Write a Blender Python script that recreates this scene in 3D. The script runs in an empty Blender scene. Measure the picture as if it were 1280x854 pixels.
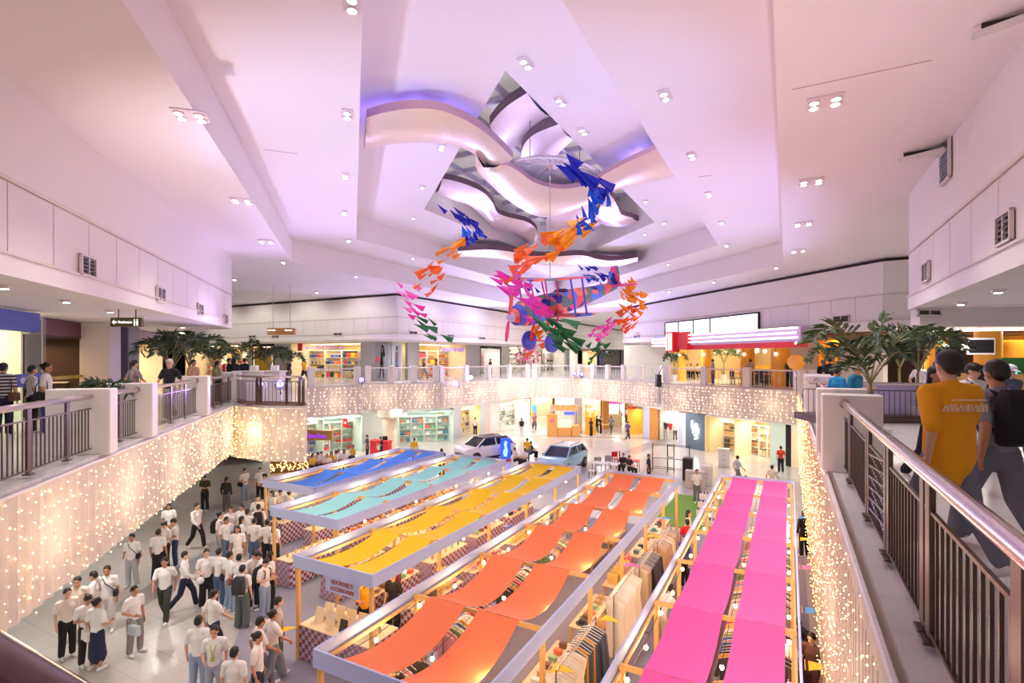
import bpy, bmesh, math, random
from mathutils import Vector, Matrix, Quaternion
sc = bpy.context.scene
COL = sc.collection
R = random.Random(7)
PI = math.pi
# ---------------------------------------------------------------- camera frame (photo 1280 x 854)
F, HZ, EYE = 650.0, 447.0, 7.2          # focal length in photo pixels, horizon row, eye height over the ground floor
Z2 = 5.4                                # upper walkway level
def P(px, py, z):                       # point of the plan at height z
    Y = F * (EYE - z) / (py - HZ)
    return Vector(((px - 640) / F * Y, Y, z))
def at(px, py, Y):                      # point at depth Y
    return Vector(((px - 640) / F * Y, Y, EYE - (py - HZ) / F * Y))
A28 = math.radians(28); A17 = math.radians(-17)
UU = Vector((math.sin(A28), math.cos(A28), 0)); VV = Vector((math.cos(A28), -math.sin(A28), 0))
def UV(u, v, z=0): return UU * u + VV * v + Vector((0, 0, z))
ROT_U = -A28                            # rotation that takes local +Y to UU, local +X to VV
cam = bpy.data.cameras.new('camera'); camo = bpy.data.objects.new('camera', cam); COL.objects.link(camo)
camo.location = (0, 0, EYE); camo.rotation_euler = (PI / 2, 0, 0)
cam.sensor_width = 36; cam.lens = 36 * F / 1280; cam.shift_y = (HZ - 427) / 1280
cam.clip_start = .02; cam.clip_end = 400
sc.camera = camo
sc.view_settings.view_transform = 'Standard'; sc.view_settings.look = 'None'
sc.view_settings.gamma = 1; sc.view_settings.use_curve_mapping = False
# ---------------------------------------------------------------- materials
def lin(c):
    return tuple(((x / 255) / 12.92 if x / 255 <= .04045 else ((x / 255 + .055) / 1.055) ** 2.4) for x in c)
MATS = {}
def mat(name, rgb, rough=.5, metal=0, emit=0, var=.05, scale=3.0, alpha=1, trans=0, ecol=None, coat=0, bump=0):
    if name in MATS: return MATS[name]
    m = bpy.data.materials.new(name); m.use_nodes = True
    nt = m.node_tree; b = nt.nodes['Principled BSDF']
    c = lin(rgb)
    if var > 0:
        tc = nt.nodes.new('ShaderNodeTexCoord'); n = nt.nodes.new('ShaderNodeTexNoise'); n.inputs['Scale'].default_value = scale
        n.inputs['Detail'].default_value = 3
        nt.links.new(tc.outputs['Object'], n.inputs['Vector'])
        mx = nt.nodes.new('ShaderNodeMix'); mx.data_type = 'RGBA'
        mx.inputs[6].default_value = tuple(x * (1 - var) for x in c) + (1,)
        mx.inputs[7].default_value = tuple(min(1, x * (1 + var)) for x in c) + (1,)
        nt.links.new(n.outputs['Fac'], mx.inputs[0]); nt.links.new(mx.outputs[2], b.inputs['Base Color'])
        if bump:
            bp = nt.nodes.new('ShaderNodeBump'); bp.inputs['Strength'].default_value = bump
            nt.links.new(n.outputs['Fac'], bp.inputs['Height']); nt.links.new(bp.outputs[0], b.inputs['Normal'])
    else:
        b.inputs['Base Color'].default_value = c + (1,)
    b.inputs['Roughness'].default_value = rough; b.inputs['Metallic'].default_value = metal
    if emit:
        b.inputs['Emission Color'].default_value = (lin(ecol) if ecol else c) + (1,); b.inputs['Emission Strength'].default_value = emit
        m.cycles.emission_sampling = 'NONE'
    if alpha < 1: b.inputs['Alpha'].default_value = alpha
    if trans: b.inputs['Transmission Weight'].default_value = trans
    if coat: b.inputs['Coat Weight'].default_value = coat; b.inputs['Coat Roughness'].default_value = .05
    MATS[name] = m
    return m
def two_tone(name, a, b_, kind, scale, rough=.5, coord='Object', rot=0, sx=1, sy=1, sz=1, mortar=.006, bw=.5, rh=.5):
    """checker / brick / wave patterned paint"""
    m = bpy.data.materials.new(name); m.use_nodes = True; nt = m.node_tree; b = nt.nodes['Principled BSDF']
    tc = nt.nodes.new('ShaderNodeTexCoord'); mp = nt.nodes.new('ShaderNodeMapping')
    mp.inputs['Rotation'].default_value = (0, 0, rot); mp.inputs['Scale'].default_value = (sx, sy, sz)
    nt.links.new(tc.outputs[coord], mp.inputs[0])
    if kind == 'checker':
        t = nt.nodes.new('ShaderNodeTexChecker'); t.inputs['Scale'].default_value = scale
        t.inputs[1].default_value = lin(a) + (1,); t.inputs[2].default_value = lin(b_) + (1,)
    elif kind == 'brick':
        t = nt.nodes.new('ShaderNodeTexBrick'); t.offset = 0; t.inputs['Scale'].default_value = scale
        ca = lin(a)
        t.inputs['Color1'].default_value = ca + (1,); t.inputs['Color2'].default_value = tuple(x * .93 for x in ca) + (1,)
        t.inputs['Mortar'].default_value = lin(b_) + (1,); t.inputs['Mortar Size'].default_value = mortar
        t.inputs['Brick Width'].default_value = bw; t.inputs['Row Height'].default_value = rh
    else:
        t = nt.nodes.new('ShaderNodeTexVoronoi'); t.inputs['Scale'].default_value = scale
        nt.links.new(mp.outputs[0], t.inputs['Vector'])
        rp = nt.nodes.new('ShaderNodeValToRGB'); rp.color_ramp.interpolation = 'CONSTANT'
        cols = a
        while len(rp.color_ramp.elements) < len(cols): rp.color_ramp.elements.new(.5)
        for i, c in enumerate(cols):
            rp.color_ramp.elements[i].position = i / len(cols); rp.color_ramp.elements[i].color = lin(c) + (1,)
        sep = nt.nodes.new('ShaderNodeSeparateColor'); nt.links.new(t.outputs['Color'], sep.inputs[0])
        nt.links.new(sep.outputs[0], rp.inputs[0]); nt.links.new(rp.outputs[0], b.inputs['Base Color'])
        b.inputs['Roughness'].default_value = rough; MATS[name] = m
        return m
    nt.links.new(mp.outputs[0], t.inputs['Vector']); nt.links.new(t.outputs['Color'], b.inputs['Base Color'])
    b.inputs['Roughness'].default_value = rough; MATS[name] = m
    return m
# ---------------------------------------------------------------- mesh builder
class MB:
    def __init__(s): s.v = []; s.f = []; s.mi = []; s.cur = 0
    def add(s, vs, fs):
        o = len(s.v); s.v += [tuple(v) for v in vs]
        for f in fs: s.f.append(tuple(o + i for i in f)); s.mi.append(s.cur)
        return s
    def box(s, c, d, rz=0, M=None):
        x, y, z = d[0] / 2, d[1] / 2, d[2] / 2
        vs = [Vector((a, b, e)) for a in (-x, x) for b in (-y, y) for e in (-z, z)]
        if M is None: M = Matrix.Rotation(rz, 3, 'Z')
        c = Vector(c)
        return s.add([M @ v + c for v in vs], [(0, 1, 3, 2), (4, 6, 7, 5), (0, 4, 5, 1), (2, 3, 7, 6), (0, 2, 6, 4), (1, 5, 7, 3)])
    def rbox(s, c, d, b=.01, rz=0, M=None):      # box with chamfered vertical and top edges
        x, y, z = d[0] / 2, d[1] / 2, d[2] / 2; b = min(b, x * .9, y * .9, z * .9)
        if M is None: M = Matrix.Rotation(rz, 3, 'Z')
        c = Vector(c)
        def ring(ix, iy, zz):
            pts = [(-x + ix + b, -y + iy), (x - ix - b, -y + iy), (x - ix, -y + iy + b), (x - ix, y - iy - b), (x - ix - b, y - iy), (-x + ix + b, y - iy), (-x + ix, y - iy - b), (-x + ix, -y + iy + b)]
            return [M @ Vector((p[0], p[1], zz)) + c for p in pts]
        return s.loft([ring(b, b, -z), ring(0, 0, -z + b), ring(0, 0, z - b), ring(b, b, z)])
    def loft(s, rings, caps=True, closed=True):
        n = len(rings[0]); vs = [v for r in rings for v in r]; fs = []
        for i in range(len(rings) - 1):
            for j in range(n if closed else n - 1):
                k = (j + 1) % n
                fs.append((i * n + j, i * n + k, (i + 1) * n + k, (i + 1) * n + j))
        if caps and closed:
            fs.append(tuple(range(n - 1, -1, -1))); fs.append(tuple((len(rings) - 1) * n + j for j in range(n)))
        return s.add(vs, fs)
    def prism(s, poly, z0, z1):
        return s.loft([[Vector((p[0], p[1], z0)) for p in poly], [Vector((p[0], p[1], z1)) for p in poly]])
    def tube(s, path, r, n=8, caps=True, closed=False):
        path = [Vector(p) for p in path]; rings = []
        rr = r if isinstance(r, (list, tuple)) else [r] * len(path)
        prev = None
        for i, p in enumerate(path):
            if closed: t = path[(i + 1) % len(path)] - path[i - 1]
            else: t = (path[min(i + 1, len(path) - 1)] - path[max(i - 1, 0)])
            t.normalize()
            if prev is None:
                a = Vector((0, 0, 1)) if abs(t.z) < .9 else Vector((1, 0, 0))
                u = t.cross(a).normalized()
            else:
                u = (prev - t * prev.dot(t)); u.normalize()
            prev = u; w = t.cross(u)
            rings.append([p + (u * math.cos(2 * PI * k / n) + w * math.sin(2 * PI * k / n)) * rr[i] for k in range(n)])
        if closed: rings.append(rings[0]); caps = False
        return s.loft(rings, caps)
    def cyl(s, c, r, h, n=16, r2=None):       # upright, c = base centre
        c = Vector(c); r2 = r if r2 is None else r2
        return s.loft([[c + Vector((math.cos(2 * PI * k / n) * q, math.sin(2 * PI * k / n) * q, z)) for k in range(n)] for q, z in ((r, 0), (r2, h))])
    def lathe(s, c, prof, n=16):
        c = Vector(c)
        return s.loft([[c + Vector((math.cos(2 * PI * k / n) * q, math.sin(2 * PI * k / n) * q, z)) for k in range(n)] for q, z in prof])
    def ell(s, c, r, M=None, nu=10, nv=7):
        c = Vector(c); r = (r, r, r) if not isinstance(r, (list, tuple)) else r
        rings = []
        for i in range(nv + 1):
            a = PI * i / nv; a = min(max(a, .02), PI - .02)
            ring = []
            for k in range(nu):
                p = Vector((math.sin(a) * math.cos(2 * PI * k / nu) * r[0], math.sin(a) * math.sin(2 * PI * k / nu) * r[1], -math.cos(a) * r[2]))
                ring.append((M @ p if M else p) + c)
            rings.append(ring)
        return s.loft(rings)
    def cap(s, p, q, r1, r2, n=10, flat=1, side=None):   # tapered capsule
        p, q = Vector(p), Vector(q); t = (q - p)
        if t.length < 1e-6: t = Vector((0, 0, 1e-3))
        L = t.length; t.normalize()
        a = Vector(side) if side is not None else (Vector((1, 0, 0)) if abs(t.x) < .9 else Vector((0, 1, 0)))
        u = (a - t * a.dot(t)).normalized(); w = t.cross(u)
        rings = []
        for d, r in ((-.98, .2), (-.7, .71), (0, 1)): rings.append((p + t * (d * r1), r1 * r))
        for d, r in ((0, 1), (.7, .71), (.98, .2)): rings.append((q + t * (d * r2), r2 * r))
        return s.loft([[c + (u * math.cos(2 * PI * k / n) + w * math.sin(2 * PI * k / n) * flat) * r for k in range(n)] for c, r in rings])
    def grid(s, fn, nu, nv, flip=False):       # open surface fn(i/nu, j/nv)
        vs = [fn(i / nu, j / nv) for i in range(nu + 1) for j in range(nv + 1)]
        fs = []
        for i in range(nu):
            for j in range(nv):
                a = i * (nv + 1) + j; q = (a, a + nv + 1, a + nv + 2, a + 1)
                fs.append(q[::-1] if flip else q)
        return s.add(vs, fs)
    def sheet(s, fn, nu, nv, th=.01, axis=(0, 0, 1)):  # closed thin solid
        a = Vector(axis) * th
        top = [Vector(fn(i / nu, j / nv)) for i in range(nu + 1) for j in range(nv + 1)]
        N = len(top); vs = top + [p - a for p in top]; fs = []
        W = nv + 1
        for i in range(nu):
            for j in range(nv):
                k = i * W + j
                fs.append((k, k + W, k + W + 1, k + 1)); fs.append((N + k, N + k + 1, N + k + W + 1, N + k + W))
        for i in range(nu):
            for j, d in ((0, 1), (nv, -1)):
                k = i * W + j; q = (k, N + k, N + k + W, k + W); fs.append(q if d > 0 else q[::-1])
        for j in range(nv):
            for i, d in ((0, -1), (nu, 1)):
                k = i * W + j; q = (k, N + k, N + k + 1, k + 1); fs.append(q if d > 0 else q[::-1])
        return s.add(vs, fs)
    def mesh(s, name, mats, smooth=False, fix=False):
        me = bpy.data.meshes.new(name); me.from_pydata(s.v, [], s.f)
        for m in (mats if isinstance(mats, (list, tuple)) else [mats]): me.materials.append(m)
        me.polygons.foreach_set('material_index', s.mi)
        if smooth:
            me.polygons.foreach_set('use_smooth', [True] * len(me.polygons))
        me.update()
        if smooth != 'all' and smooth:
            try: me.set_sharp_from_angle(angle=math.radians(40))
            except Exception: pass
        return me
    def build(s, name, mats, parent=None, loc=(0, 0, 0), rz=0, smooth=False):
        return link(name, s.mesh(name, mats, smooth), parent, loc, rz)
def link(name, me, parent=None, loc=(0, 0, 0), rz=0):
    o = bpy.data.objects.new(name, me); COL.objects.link(o)
    o.location = loc; o.rotation_euler = (0, 0, rz)
    if parent: o.parent = parent
    return o
def tag(o, label=None, cat=None, group=None, kind=None):
    if label: o['label'] = label
    if cat: o['category'] = cat
    if group: o['group'] = group
    if kind: o['kind'] = kind
    return o
def empty(name, loc=(0, 0, 0), rz=0, label=None, cat=None, group=None):
    o = bpy.data.objects.new(name, None); COL.objects.link(o)
    o.location = loc; o.rotation_euler = (0, 0, rz); o.empty_display_size = .1
    return tag(o, label, cat, group)
def struct(o, label=None): return tag(o, label, None, None, 'structure')
KIDS = {}
def dup(o, parent=None, loc=None, rz=None):
    c = o.copy(); COL.objects.link(c)
    if parent is not None: c.parent = parent
    if loc is not None: c.location = loc
    if rz is not None: c.rotation_euler = (0, 0, rz)
    for ch in list(o.children): dup(ch, c)
    return c
def text_mesh(name, body, size, m, parent=None, loc=(0, 0, 0), rot=(PI / 2, 0, 0), depth=.006, align='CENTER', bold=0):
    cu = bpy.data.curves.new(name, 'FONT'); cu.body = body; cu.size = size; cu.extrude = depth; cu.align_x = align; cu.align_y = 'CENTER'; cu.offset = bold
    o = bpy.data.objects.new('tmp', cu); COL.objects.link(o)
    dg = bpy.context.evaluated_depsgraph_get()
    me = bpy.data.meshes.new_from_object(o.evaluated_get(dg)); me.materials.clear(); me.materials.append(m); me.name = name
    bpy.data.objects.remove(o)
    t = link(name, me, parent, loc); t.rotation_euler = rot
    return t
def face_fill(outer, holes, z, up=True):
    """flat polygon with holes as a bmesh-triangulated mesh (verts, faces)"""
    bm = bmesh.new(); es = []
    for loop in [outer] + holes:
        vs = [bm.verts.new((p[0], p[1], z)) for p in loop]
        es += [bm.edges.new((vs[i], vs[(i + 1) % len(vs)])) for i in range(len(vs))]
    bmesh.ops.triangle_fill(bm, edges=es, use_beauty=True)
    bm.verts.index_update()
    V = [v.co.copy() for v in bm.verts]; Fs = []
    for f in bm.faces:
        idx = [v.index for v in f.verts]
        if (f.normal.z > 0) != up: idx.reverse()
        Fs.append(tuple(idx))
    bm.free(); return V, Fs
def offset_line(pts, d):
    """polyline offset to the left by d"""
    out = []
    for i, p in enumerate(pts):
        a = (pts[i] - pts[i - 1]).normalized() if i > 0 else None
        b = (pts[i + 1] - pts[i]).normalized() if i < len(pts) - 1 else None
        a = a or b; b = b or a
        na = Vector((-a.y, a.x, 0)); nb = Vector((-b.y, b.x, 0)); n = (na + nb)
        n.normalize(); k = max(.4, n.dot(na))
        out.append(p + n * (d / k))
    return out
def head_of(a, b):      # rotation that takes local +X onto a->b
    d = b - a; return math.atan2(d.y, d.x)
# ================================================================ SETTING
V2 = lambda x, y: Vector((x, y, 0))
def ray_line(px, py, a, b):             # pixel ray against the vertical plane through a, b
    dx = (px - 640) / F; d = b - a
    Y = (a.x * d.y - a.y * d.x) / (dx * d.y - d.x)
    return Vector((dx * Y, Y, EYE - (py - HZ) / F * Y))
M_white = mat('wall_paint', (238, 232, 230), .55, var=.02)
M_panel = mat('panel_paint', (234, 226, 225), .45, var=.02)
M_ceil = mat('ceiling_paint', (240, 234, 236), .6, var=.015, scale=.6)
M_trim = mat('cream_trim', (226, 214, 205), .4, var=.03)
M_gap = mat('dark_gap', (70, 55, 52), .7)
M_grey = mat('grey_column', (205, 205, 210), .5, var=.03)
M_dark = mat('dark_metal', (38, 36, 38), .4, .3)
M_brown = mat('bronze_metal', (92, 74, 66), .35, .55)
M_steel = mat('polished_steel', (205, 190, 190), .18, .9, var=.02)
M_tile = two_tone('floor_tile', (200, 194, 190), (172, 167, 163), 'brick', 1.0, .22, sx=1, sy=1, mortar=.008, bw=.9, rh=.9, rot=A28)
M_tile2 = two_tone('upper_floor_tile', (228, 224, 224), (205, 200, 200), 'brick', 1.0, .18, mortar=.006, bw=.6, rh=.6, rot=A28)
M_band = mat('floor_band', (150, 146, 146), .3, var=.05)
r0, r1 = UV(.65, .61), UV(32.8, .61)
D0, C1, C0, B2, B1, B0, A1, A0 = V2(10.7, 37), V2(10.95, 38.5), V2(5.8, 47), V2(1.73, 47), V2(-5.26, 38), V2(-10.4, 36.5), V2(-9.93, 34.5), V2(-12.8, 32.5)
L2, L1 = V2(-7.56, 19.2), V2(-10.9, 20.3)
dL = Vector((math.sin(A17), math.cos(A17), 0)); nL = Vector((-math.cos(A17), math.sin(A17), 0))
L0 = L1 - dL * 17.2
u_front = .65
t = (u_front - L0.dot(UU)) / dL.dot(UU); L0 = L0 + dL * t
VOID = [r0, r1, D0, C1, C0, B2, B1, B0, A1, A0, L2, V2(-9.2, 19.35), L1, L0]
BIG = [V2(-60, -8), V2(60, -8), V2(60, 110), V2(-60, 110)]
# floors
mb = MB(); mb.add([(-60, -8, 0), (60, -8, 0), (60, 110, 0), (-60, 110, 0)], [(0, 1, 2, 3)])
struct(mb.build('floor', M_tile))
def band(a, b, w):
    n = Vector((-(b - a).y, (b - a).x, 0)).normalized() * w / 2
    return [a + n, b + n, b - n, a - n][::-1]
mb = MB()
for a, b, w in ((P(150, 765, 0), P(430, 590, 0), .9), (P(250, 640, 0), P(345, 612, 0), .8), (P(520, 543, 0), P(700, 545, 0), .8), (P(700, 545, 0), P(830, 549, 0), .7), (P(790, 566, 0), P(830, 549, 0), 1.2)):
    mb.prism(band(a, b, w), .001, .004)
struct(mb.build('trim_1', M_band))
V, Fs = face_fill(BIG, [VOID], Z2, True)
mb = MB().add(V, Fs); V, Fs = face_fill(BIG, [VOID], 3.75, False); mb.add(V, Fs)
n = len(VOID)
for i in range(n):
    a, b = VOID[i], VOID[(i + 1) % n]
    mb.add([(a.x, a.y, 3.75), (b.x, b.y, 3.75), (b.x, b.y, Z2), (a.x, a.y, Z2)], [(0, 3, 2, 1)])
struct(mb.build('floor_upper', M_tile2))
# ceiling : flat soffit, two stepped coffers, kite shaped skylight
Z_a, Z_b, Z_c = 11.3, 12.25, 13.27
K1 = [V2(-1.75, -3), V2(11.9, 22.8), V2(4.2, 47.9), V2(-9.4, 22.2)]
K2 = [V2(-1.08, 3.98), V2(9.25, 23.35), V2(3.7, 41.7), V2(-6.65, 22.2)]
K3 = [V2(-.14, 11), V2(6.4, 23.3), V2(3.1, 34), V2(-3.6, 21.3)]
def kite_wall(mb, K, z0, z1):
    for i in range(4):
        a, b = K[i], K[(i + 1) % 4]
        mb.add([(a.x, a.y, z0), (b.x, b.y, z0), (b.x, b.y, z1), (a.x, a.y, z1)], [(0, 1, 2, 3)])
mb = MB()
for out, K, z in ((BIG, K1, Z_a), (K1, K2, Z_b), (K2, K3, Z_c)):
    V, Fs = face_fill(out, [K], z, False); mb.add(V, Fs)
kite_wall(mb, K1, Z_a, Z_b); kite_wall(mb, K2, Z_b, Z_c)
struct(mb.build('ceiling', M_ceil))
Z_sky = 15.4
mb = MB(); kite_wall(mb, K3, Z_c, Z_sky)
struct(mb.build('wall_skylight', M_ceil))
# hairline access seams in the ceiling
mb = MB()
for a, b in (((330, 187), (372, 192)), ((990, 112), (1165, 75)), ((872, 221), (890, 219))):
    p, q = P(a[0], a[1], Z_a if a[0] > 900 else Z_b), P(b[0], b[1], Z_a if a[0] > 900 else Z_b)
    mb.tube([p - Vector((0, 0, .002)), q - Vector((0, 0, .002))], .008, 5)
struct(mb.build('trim_2', mat('seam', (190, 160, 165), .7)))
# upper bulkheads -------------------------------------------------------------------
def bulkhead(name, pts, z0=8.4, z1=11.3, zt=9.85, gap=True, panel=1.25, th=.35):
    """pts run so that the visible face is on the left of the path"""
    mb = MB()
    top = z1 - (.16 if gap else 0)
    back = offset_line(pts, -th)
    def strip(off, za, zb, mi):
        o = offset_line(pts, off); mb.cur = mi
        mb.loft([[Vector((p.x, p.y, za)), Vector((p.x, p.y, zb)), Vector((q.x, q.y, zb)), Vector((q.x, q.y, za))] for p, q in zip(o, back)])
    strip(0, zt, top, 0)
    strip(.035, zt - .06, zt, 2)
    strip(-.02, z0 + .35, zt - .06, 3)
    strip(.02, z0, z0 + .35, 0); strip(.05, z0 + .31, z0 + .35, 2)
    if gap: strip(-.25, top, z1, 3)  # dark brown backing, standing for the shade inside the gap
    mb.cur = 1
    for a, b in zip(pts[:-1], pts[1:]):          # inset panels with fine joints
        L = (b - a).length; n = max(1, round(L / panel)); d = (b - a) / n; nn = Vector((-d.y, d.x, 0)).normalized()
        for i in range(n):
            p = a + d * (i + .5)
            mb.box((p.x - nn.x * .012, p.y - nn.y * .012, (z0 + .35 + zt - .06) / 2), (d.length - .02, .03, zt - .06 - z0 - .37), math.atan2(d.y, d.x))
    return struct(mb.build(name, [M_white, M_panel, M_trim, M_gap]))
BL = V2(-11.7, 21.7); BL_n = BL - dL * 27
bulkhead('wall_left', [BL_n, BL, BL + UU.cross(Vector((0, 0, 1))) * -16][::-1], gap=False)
BR = V2(10.0, 13.1); BR_n = BR - UU * 19
bulkhead('wall_right', [BR_n, BR, BR + VV * 16], gap=False)
BK = V2(-7.3, 33); BKL = BK - VV * 22; BKF = BK + UU * 62
bulkhead('wall_back', [BKL, BK, BKF][::-1])
RF, RN = V2(9.1, 42.6), V2(15.2, 21.3); RB = RF + UU * 50; RN2 = RN + VV * 14
bulkhead('wall_far', [RB, RF, RN, RN2][::-1])
# end wall of the far corridor
E0, E1 = BKF - VV * 7, BKF + VV * 11
mb = MB().box(((E0 + E1) / 2 + Vector((0, 0, 8.35))), ((E1 - E0).length, .3, 5.9), head_of(E0, E1)); struct(mb.build('wall_end', M_white))
# soffits of the upper shops at bulkhead height
mb = MB()
for poly in ([BL_n, BL, BL - VV * 16, V2(-40, -8)], [BR_n, V2(40, -8), BR + VV * 16, BR], [BKL, BK, BKF, BKF - VV * 25, BKL + UU * 14], [RF, RN, RN2, RN2 + UU * 40, RB]):
    mb.prism(poly[::-1], 8.42, 8.5)
struct(mb.build('ceiling_walkway', M_ceil))
# triangular ceiling brackets above the right bulkhead
def bracket(px, py, L):
    p = P(px, py, 11.22); mb = MB()
    mb.prism([p, p + VV * L, p + VV * L - UU * .55][::1], 11.1, 11.2)
    mb.cur = 1; mb.prism([p + VV * .1 + UU * .02, p + VV * L + UU * .02, p + VV * L + UU * .5], 11.22, 11.3)
    return mb
for i, (px, py, L) in enumerate(((1122, 197, 1.2), (1214, 39, 1.3))):
    struct(bracket(px, py, L).build('trim_%d' % (3 + i), [M_white, M_gap]))
# outer enclosure
mb = MB()
for a, b in ((V2(-45, -7), V2(-45, 100)), (V2(58, -7), V2(58, 100)), (V2(-45, 100), V2(58, 100))):
    mb.box((a + b) / 2 + Vector((0, 0, 5.65)), ((b - a).length, .3, 11.3), head_of(a, b))
struct(mb.build('wall_outer', M_white))
# grilles ------------------------------------------------------------------------------
M_grille = mat('grille_metal', (105, 98, 100), .5, .2); M_gframe = mat('grille_frame', (228, 218, 214), .5)
def grille(px, py, a, b, w, h, label, big=False, n=(2, 3)):
    p = ray_line(px, py, a, b); d = (b - a).normalized(); nn = Vector((-d.y, d.x, 0))
    if nn.dot(-p) < 0: nn = -nn
    rz = math.atan2(-nn.x, nn.y) + PI      # local -Y faces outwards
    e = empty('wall_vent', p + nn * .045, rz, label, 'vent', None)
    f = MB()
    for s in (-1, 1): f.box((s * w / 2, 0, 0), (.035, .05, h + .035)); f.box((0, 0, s * h / 2), (w + .035, .05, .035))
    if not big: f.box((0, 0, 0), (.03, .04, h))
    f.build('frame', M_gframe, e)
    MB().box((0, .02, 0), (w, .01, h)).build('backing', M_dark, e)
    s = MB(); k = 14 if big else 5
    for i in range(k): s.box((0, 0, -h / 2 + (i + .5) * h / k), (w, .035, h / k * .35), M=Matrix.Rotation(.6, 3, 'X'))
    s.build('louvers', M_grille, e)
GV = [(107, 333, BL_n, BL, .55, .36, 'pale grille in the left bulkhead, the nearest and largest of its row'), (199, 368, BL_n, BL, .55, .36, 'pale grille in the left bulkhead, second of its row from the near end'),
      (249, 387, BL_n, BL, .55, .36, 'pale grille in the left bulkhead above the palms'), (281, 399, BL_n, BL, .5, .36, 'pale grille in the left bulkhead right at its far corner'),
      (1260, 285, BR_n, BR, .55, .4, 'pale grille low on the right bulkhead, nearer one'), (1160, 340, BR_n, BR, .55, .4, 'pale grille low on the right bulkhead by its far corner'),
      (423, 418, BKL, BK, .8, .2, 'small slotted grille on the back wall above the toy shop'), (345, 421, BKL, BK, .8, .2, 'small slotted grille on the back wall behind the wooden hanging sign'), (316, 421, BKL, BK, .8, .2, 'small slotted grille on the back wall left of the hanging sign'),
      (516, 416, BK, BKF, .8, .2, 'small slotted grille on the corridor wall next to the corner'), (563, 420, BK, BKF, .8, .2, 'small slotted grille on the corridor wall above the second lit shop sign'), (602, 423, BK, BKF, .9, .2, 'small slotted grille on the corridor wall left of the plane propeller'),
      (796, 421, RF, RN, .8, .25, 'small slotted grille on the wall left of the neon diner sign'), (1052, 399, RF, RN, .8, .3, 'small slotted grille on the wall above the big palm')]
for g in GV: grille(*g)
grille(1185, 193, BR_n, BR, .62, 1.0, 'tall dark louvred air grille high on the right bulkhead', True)
# ---------------------------------------------------------------- piers and railings of the upper level
M_pier = mat('pier_paint', (240, 234, 232), .5, var=.02)
def pier(p, rz, w=.34, d=.95, h=1.22):     # local +Y points away from the void
    return struct(MB().rbox((0, d / 2 - .3, h / 2), (w, d, h), .015).build('trim_pier', M_pier, None, (p.x, p.y, Z2), rz))
GR = {}
def railing(a, b, label, group=None, posts=None, rail_r=.05, gap=.115, hi=False, cat='railing', inset=.14, toe=True):
    """guard rail from a to b (void edge points, void on the left of a->b is NOT assumed: inset given already)"""
    d = b - a; L = d.length; rz = head_of(a, b)
    e = empty('guard_rail', (a.x, a.y, Z2), rz, label, cat, group)
    n = 16 if hi else 8
    h = MB().tube([(0, 0, 1.08), (L, 0, 1.08)], rail_r, n)
    h.build('handrail', M_steel, e, smooth=True)
    for x in (0, L):
        MB().tube([(x - .012, 0, 1.08), (x + .012, 0, 1.08)], rail_r * 1.45, n).build('rail_collar', M_steel, e, smooth=True)
    if posts is None:
        k = max(1, round(L / 1.25)); posts = [L * (i + .5) / k for i in range(k)] if k > 1 else [L / 2]
    key = ('post', hi)
    pm = GR.get(key)
    for x in posts:
        if pm is None: pm = GR[key] = MB().rbox((0, 0, .56), (.115, .035, .95), .006).rbox((0, .0, .06), (.14, .1, .02), .004).mesh('post', M_brown)
        o = link('post', pm, e, (x, 0, 0))
        if hi: link('post', pm, e, (x + .16, 0, 0))
    z0, z1 = .12, .86
    MB().box((L / 2, 0, z0), (L, .028, .022)).build('bottom_bar', M_brown, e)
    MB().box((L / 2, 0, z1), (L, .022, .022)).build('top_bar', M_brown, e)
    nb = int(L / gap); bm_ = GR.get('bal')
    if bm_ is None: bm_ = GR['bal'] = MB().box((0, 0, (z0 + z1) / 2), (.016, .016, z1 - z0)).mesh('baluster', M_brown)
    if nb <= 100 and not (L > 14):
        for i in range(1, nb):
            x = L * i / nb
            if min(abs(x - q) for q in posts) > .06: link('baluster', bm_, e, (x, 0, 0))
    return e
def along(a, b, s): return a + (b - a).normalized() * s
# right side: railing plane v=.75, from near to far, with paired piers
def UVr(u): return UV(u, .77)
def u_px(px, v=.77):                              # u on the plane v for a pixel column
    k = (px - 640) / F; return (v * VV.x - k * v * VV.y) / (k * UU.y - UU.x)
segs = [(0.62, 9.55, 'long brown balustrade with polished handrail beside the near right walkway'), (9.95, 11.3, 'very short balustrade length between the two big white piers on the right'), (11.7, 19.0, 'brown balustrade just beyond the paired white piers on the right walkway'),
        (19.4, 20.7, 'very short balustrade length between the farther pair of piers on the right'), (21.1, 29.0, 'brown balustrade running to the far end of the right walkway')]
for a, b, lb in segs:
    ps = [u_px(p) - a for p in (1049.5, 1064, 1087, 1112, 1163)] + [u_px(1300) - a, u_px(1420) - a] if a < 1 else None
    e = railing(UVr(a), UVr(b), lb, hi=(a < 1), posts=ps)
    if a < 1:                                     # woven lattice bay
        x0, x1 = ps[3] + .1, ps[2] - .1; k = MB()
        for i in range(6):
            z = .2 + i * .115; k.tube([(x0, 0, z), (x1, 0, z + .1)], .009, 6).tube([(x0, .012, z + .1), (x1, .012, z)], .009, 6)
        k.build('lattice', M_brown, e)
for u in (9.75, 11.5, 19.2, 20.9, 29.2): pier(UVr(u), ROT_U - PI / 2, d=.8)
# front rail under the camera
fr = railing(UV(.5, .7), UV(.5, -6.0), 'dark polished handrail crossing the near bottom corner of the view', posts=[1.5, 3, 4.5], rail_r=.062, hi=True)
for c_ in fr.children:
    if c_.name.startswith(('handrail', 'rail_collar')): c_.data.materials[0] = mat('dark_polished_rail', (112, 90, 98), .16, .85, var=.02)
k = MB()
for i in range(150): k.ell((.05 + i * .042, .045, 1.035), .0035, None, 5, 3)
tag(k.build('bulbs', mat('cool_led', (150, 150, 255), .3, emit=8, var=0), fr), kind='stuff')
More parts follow.
